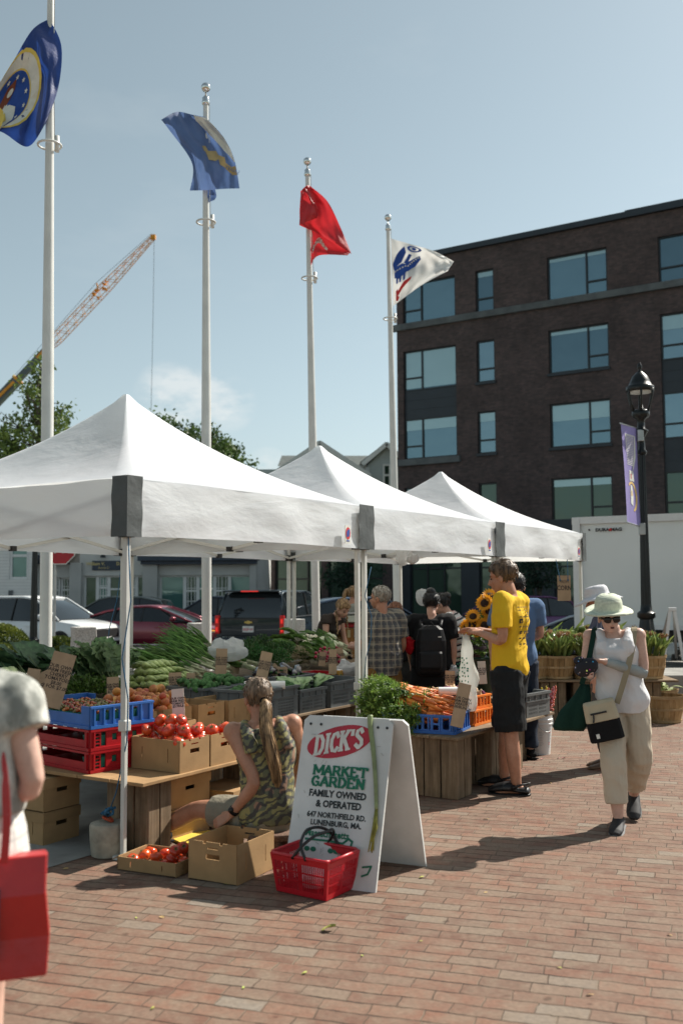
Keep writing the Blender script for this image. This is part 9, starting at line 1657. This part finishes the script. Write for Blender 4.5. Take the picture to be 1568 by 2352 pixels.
ST = Person('dark haired woman in a black and white striped top leaning toward the stall', at_px(1062, 10.9), R(74), 0.96, dict(chest=(0, .09, 1.25), neck=(0, .17, 1.38), head=(0, .25, 1.50), waist=(0, .03, 1.07), shL=(-.17, .13, 1.345), shR=(.17, .13, 1.345), elL=(-.23, .06, 1.07), wrL=(-.13, .26, 1.0), elR=(.2, .2, 1.07), wrR=(.1, .38, 1.0)), False, M_skin, 0.009, (0, -22, 0), 1.1, 0.03)
def stripes(name):
 t = NT(name); v = t.coord(rot=(0.25, 0.1, 0)); s_ = t.add('SeparateXYZ'); t.l.new(v, s_.inputs[0]); f = t.math('FRACT', t.math('MULTIPLY', s_.outputs['Z'], 15.0)); c = t.ramp(f, [(0.0, (0.62, 0.60, 0.57)), (0.40, (0.018, 0.014, 0.016)), (0.68, (0.62, 0.60, 0.57)), (0.76, (0.46, 0.16, 0.14)), (0.84, (0.62, 0.60, 0.57))], 'CONSTANT'); t.l.new(c, t.p.inputs['Base Color']); t.p.inputs['Roughness'].default_value = 0.85; t.bump(t.noise(v, 8, 4), 0.5, 0.02); return t.m
ST.top(stripes('striped_jersey'), -0.25, 0.36, 0.02, 0.015, 1.8, sl_e=0.022); ST.bottom(fabric('navy_cotton', (0.012, 0.016, 0.035)), 0.97, 0.016); ST.hair(M_hblack, nape=-.07, thick=.014); MB().ell(ST.HM @ V((0, -.10, .06)), (.05, .045, .045), 12, 9).build('bun', M_hblack, ST.o, smooth=True); ST.face()
for q in 'LR': ST.shoe(q, M_dark)
o = thing('handbag', 'dark brown shoulder bag under the arm of the woman in stripes', 'bag', at(1090, 1487, 10.72), R(20)); MB().loft([[V((w * math.cos(a), d * math.sin(a), z)) for a in [i * 2 * math.pi / 18 for i in range(18)]] for z, w, d in ((-.13, .07, .03), (-.11, .12, .06), (-.02, .14, .07), (.08, .11, .05), (.12, .08, .02))]).build('pouch', fabric('dark_brown_leather', (0.022, 0.010, 0.012), 0.3, 0.4, 9, 0.5), o, smooth=True); MB().tube([(-.07, 0, .1), (-.06, 0, .25), (-.03, .02, .40), (.05, .02, .3), (.07, 0, .1)], 0.011, 6).build('strap', MATS['dark_brown_leather'], o, smooth=True)
RD = Person('red brown haired woman in a black top bending beside the plaid shirt', at_px(950, 11.0), R(38), 0.95, dict(chest=(0, .14, 1.22), neck=(0, .25, 1.32), head=(0, .33, 1.40), waist=(0, .05, 1.06), shL=(-.17, .20, 1.30), shR=(.17, .20, 1.30), elL=(-.32, .10, 1.12), wrL=(-.20, .26, .98), elR=(.2, .24, 1.04), wrR=(.1, .38, .95)), False, M_pale, 0.009, (0, -50, 0), 1.15, 0.04)
RD.top(M_dark, -0.3, 0, 0.02, 0.02, 1.65, 'top'); RD.bottom(fabric('dark_grey_cotton', (0.03, 0.03, 0.028)), 0.97, 0.016); RD.hair(M_hred, nape=-.10, thick=.018, back=.01); MB().tube([RD.HM @ V((.075 * math.cos(a), .055 * math.sin(a) + .02, .105 + .008 * math.sin(3 * a))) for a in [i * math.pi / 10 for i in range(11)]], .006, 6).build('headband', mat('coral_plastic', (0.5, 0.12, 0.08), 0.3), RD.o)
for q in 'LR': RD.shoe(q, M_dark)
GB = Person('girl with blond braids in a dark brown shirt bending over the vegetables', at_px(741, 12.5), R(232), 0.97, dict(chest=(0, .12, 1.20), neck=(0, .23, 1.31), head=(0, .33, 1.41), waist=(0, .04, 1.05), shL=(-.15, .17, 1.275), shR=(.15, .17, 1.275), elL=(-.19, .20, 1.0), wrL=(-.10, .34, .85), elR=(.19, .20, 1.0), wrR=(.12, .36, .85)), False, M_skin, 0.009, (-12, -34, 0), 0.95)
GB.top(fabric('dark_brown_cotton', (0.045, 0.036, 0.032), 0.15, 0.5), -0.3, 0.12, 0.016, 0.012, 1.72, sl_e=0.02); GB.bottom(M_shorts, 0.97, 0.016); GB.hair(M_hblond, nape=-.06, thick=.010); GB.face()
for q in (-1, 1):
 b0_ = GB.HM @ V((q * .075, -.03, -.05)); m = MB()
 for k in range(11): m.ell(b0_ + V((q * .012 + .006 * (-1) ** k, .015 + .006 * k * 0.4, -.015 - .027 * k)), (.016 - .0006 * k, .015 - .0006 * k, .019), 8, 6)
 m.build('braid', M_hblond, GB.o, smooth=True)
for q in 'LR': m = MB(); GB.arm(m, q, 0.9, 1.0, 0.006); m.ell(GB.J['wr' + q] + V((0, .02, -.05)), (.04, .03, .06)); m.build('glove', M_dark, GB.o, remesh=0.009, soft=1); GB.shoe(q, M_dark)
GP = Person('girl with a ponytail in a pale grey green tee behind the scale', at_px(809, 13.2), R(-78), 0.97, dict(head=(0, .04, 1.575), elR=(.2, .04, 1.12), wrR=(.14, .24, 1.08), elL=(-.2, .04, 1.12), wrL=(-.14, .24, 1.08)), False, M_skin, 0.009, (0, -8, 0), 0.95)
GP.top(fabric('sage_tee', (0.30, 0.30, 0.26), 0.08, 0.5), -0.3, 0.36, 0.02, 0.012, 1.7, sl_e=0.026); GP.bottom(M_shorts, 0.97, 0.016); GP.hair(M_hblond, nape=-.045, thick=.010); GP.face(); pony(GP, [GP.HM @ V((0, -.10, .05)), GP.HM @ V((0, -.135, .03)), GP.HM @ V((0, -.15, -.05)), GP.HM @ V((0, -.13, -.14))], [.022, .030, .026, .006], M_hblond)
for q in 'LR': GP.shoe(q, M_dark)
BT = Person('dark haired man in a blue tee and jeans standing behind the man in yellow', at_px(1186, 9.6), R(14), 1.04, dict(elR=(.25, .03, 1.12), wrR=(.20, .24, 1.06), elL=(-.25, .0, 1.1)), True, M_skin, 0.009, (-20, -6, 0), 0.9)
BT.top(fabric('blue_tee', (0.10, 0.17, 0.30), 0.1, 0.5), -0.33, 0.36, 0.024, 0.012, 1.8, sl_e=0.024); BT.bottom(fabric('dark_jeans', (0.02, 0.028, 0.045), 0.25, 0.5), 0.97, 0.02); BT.hair(M_hblack, nape=-.075, thick=.012)
for q in 'LR': BT.shoe(q, M_dark)
WH = Person('person in a white sun hat behind the woman in the straw hat', at_px(1382, 9.1), R(78), 0.955, dict(head=(0, .05, 1.57)), True, M_skin, 0.009, (-6, -12, 0), 1.0)
WH.top(plaidmat('blue_striped_shirt', (0.12, 0.15, 0.24), (0.05, 0.07, 0.13), (0.3, 0.33, 0.4), 40, 0.01, 0.4), -0.35, 0.4, 0.024, 0.012, 1.8, sl_e=0.026); WH.bottom(fabric('grey_cotton', (0.10, 0.10, 0.10)), 0.9, 0.02); WH.hair(M_hgrey, nape=-.06, thick=.006); WH.face()
hat(WH, 'sun_hat', fabric('white_hat_cotton', (0.66, 0.66, 0.68), 0.05, 0.4, 20), [(0.20, -0.035), (0.165, -0.012), (0.125, 0.004), (0.102, 0.012), (0.098, 0.05), (0.092, 0.085), (0.075, 0.105), (0.04, 0.112), (0.002, 0.113)], (0, -.012, .03), 0, 0.012)
for q in 'LR': WH.shoe(q, mat('brown_leather', (0.10, 0.055, 0.03), 0.5))
M_film2 = mat('white_mesh_film', (0.75, 0.76, 0.76), 0.4, 0.1, 30, 0.4, 40, alpha=0.45, transl=0.3)
crumple('mesh_bag', 'white mesh bag held up left of the black haired head', at(971, 1392, 10.3), (0.075, 0.05, 0.09), M_film2, seed=15, amp=0.2)
crumple('plastic_bag', 'white plastic bag caught under the middle tent edge, left one', at(925, 1300, 9.9), (0.075, 0.03, 0.10), M_film2, seed=17); crumple('plastic_bag', 'white plastic bag caught under the middle tent edge, right one', at(946, 1296, 9.6), (0.06, 0.03, 0.055), MATS['milky_bag_plastic'], seed=19)
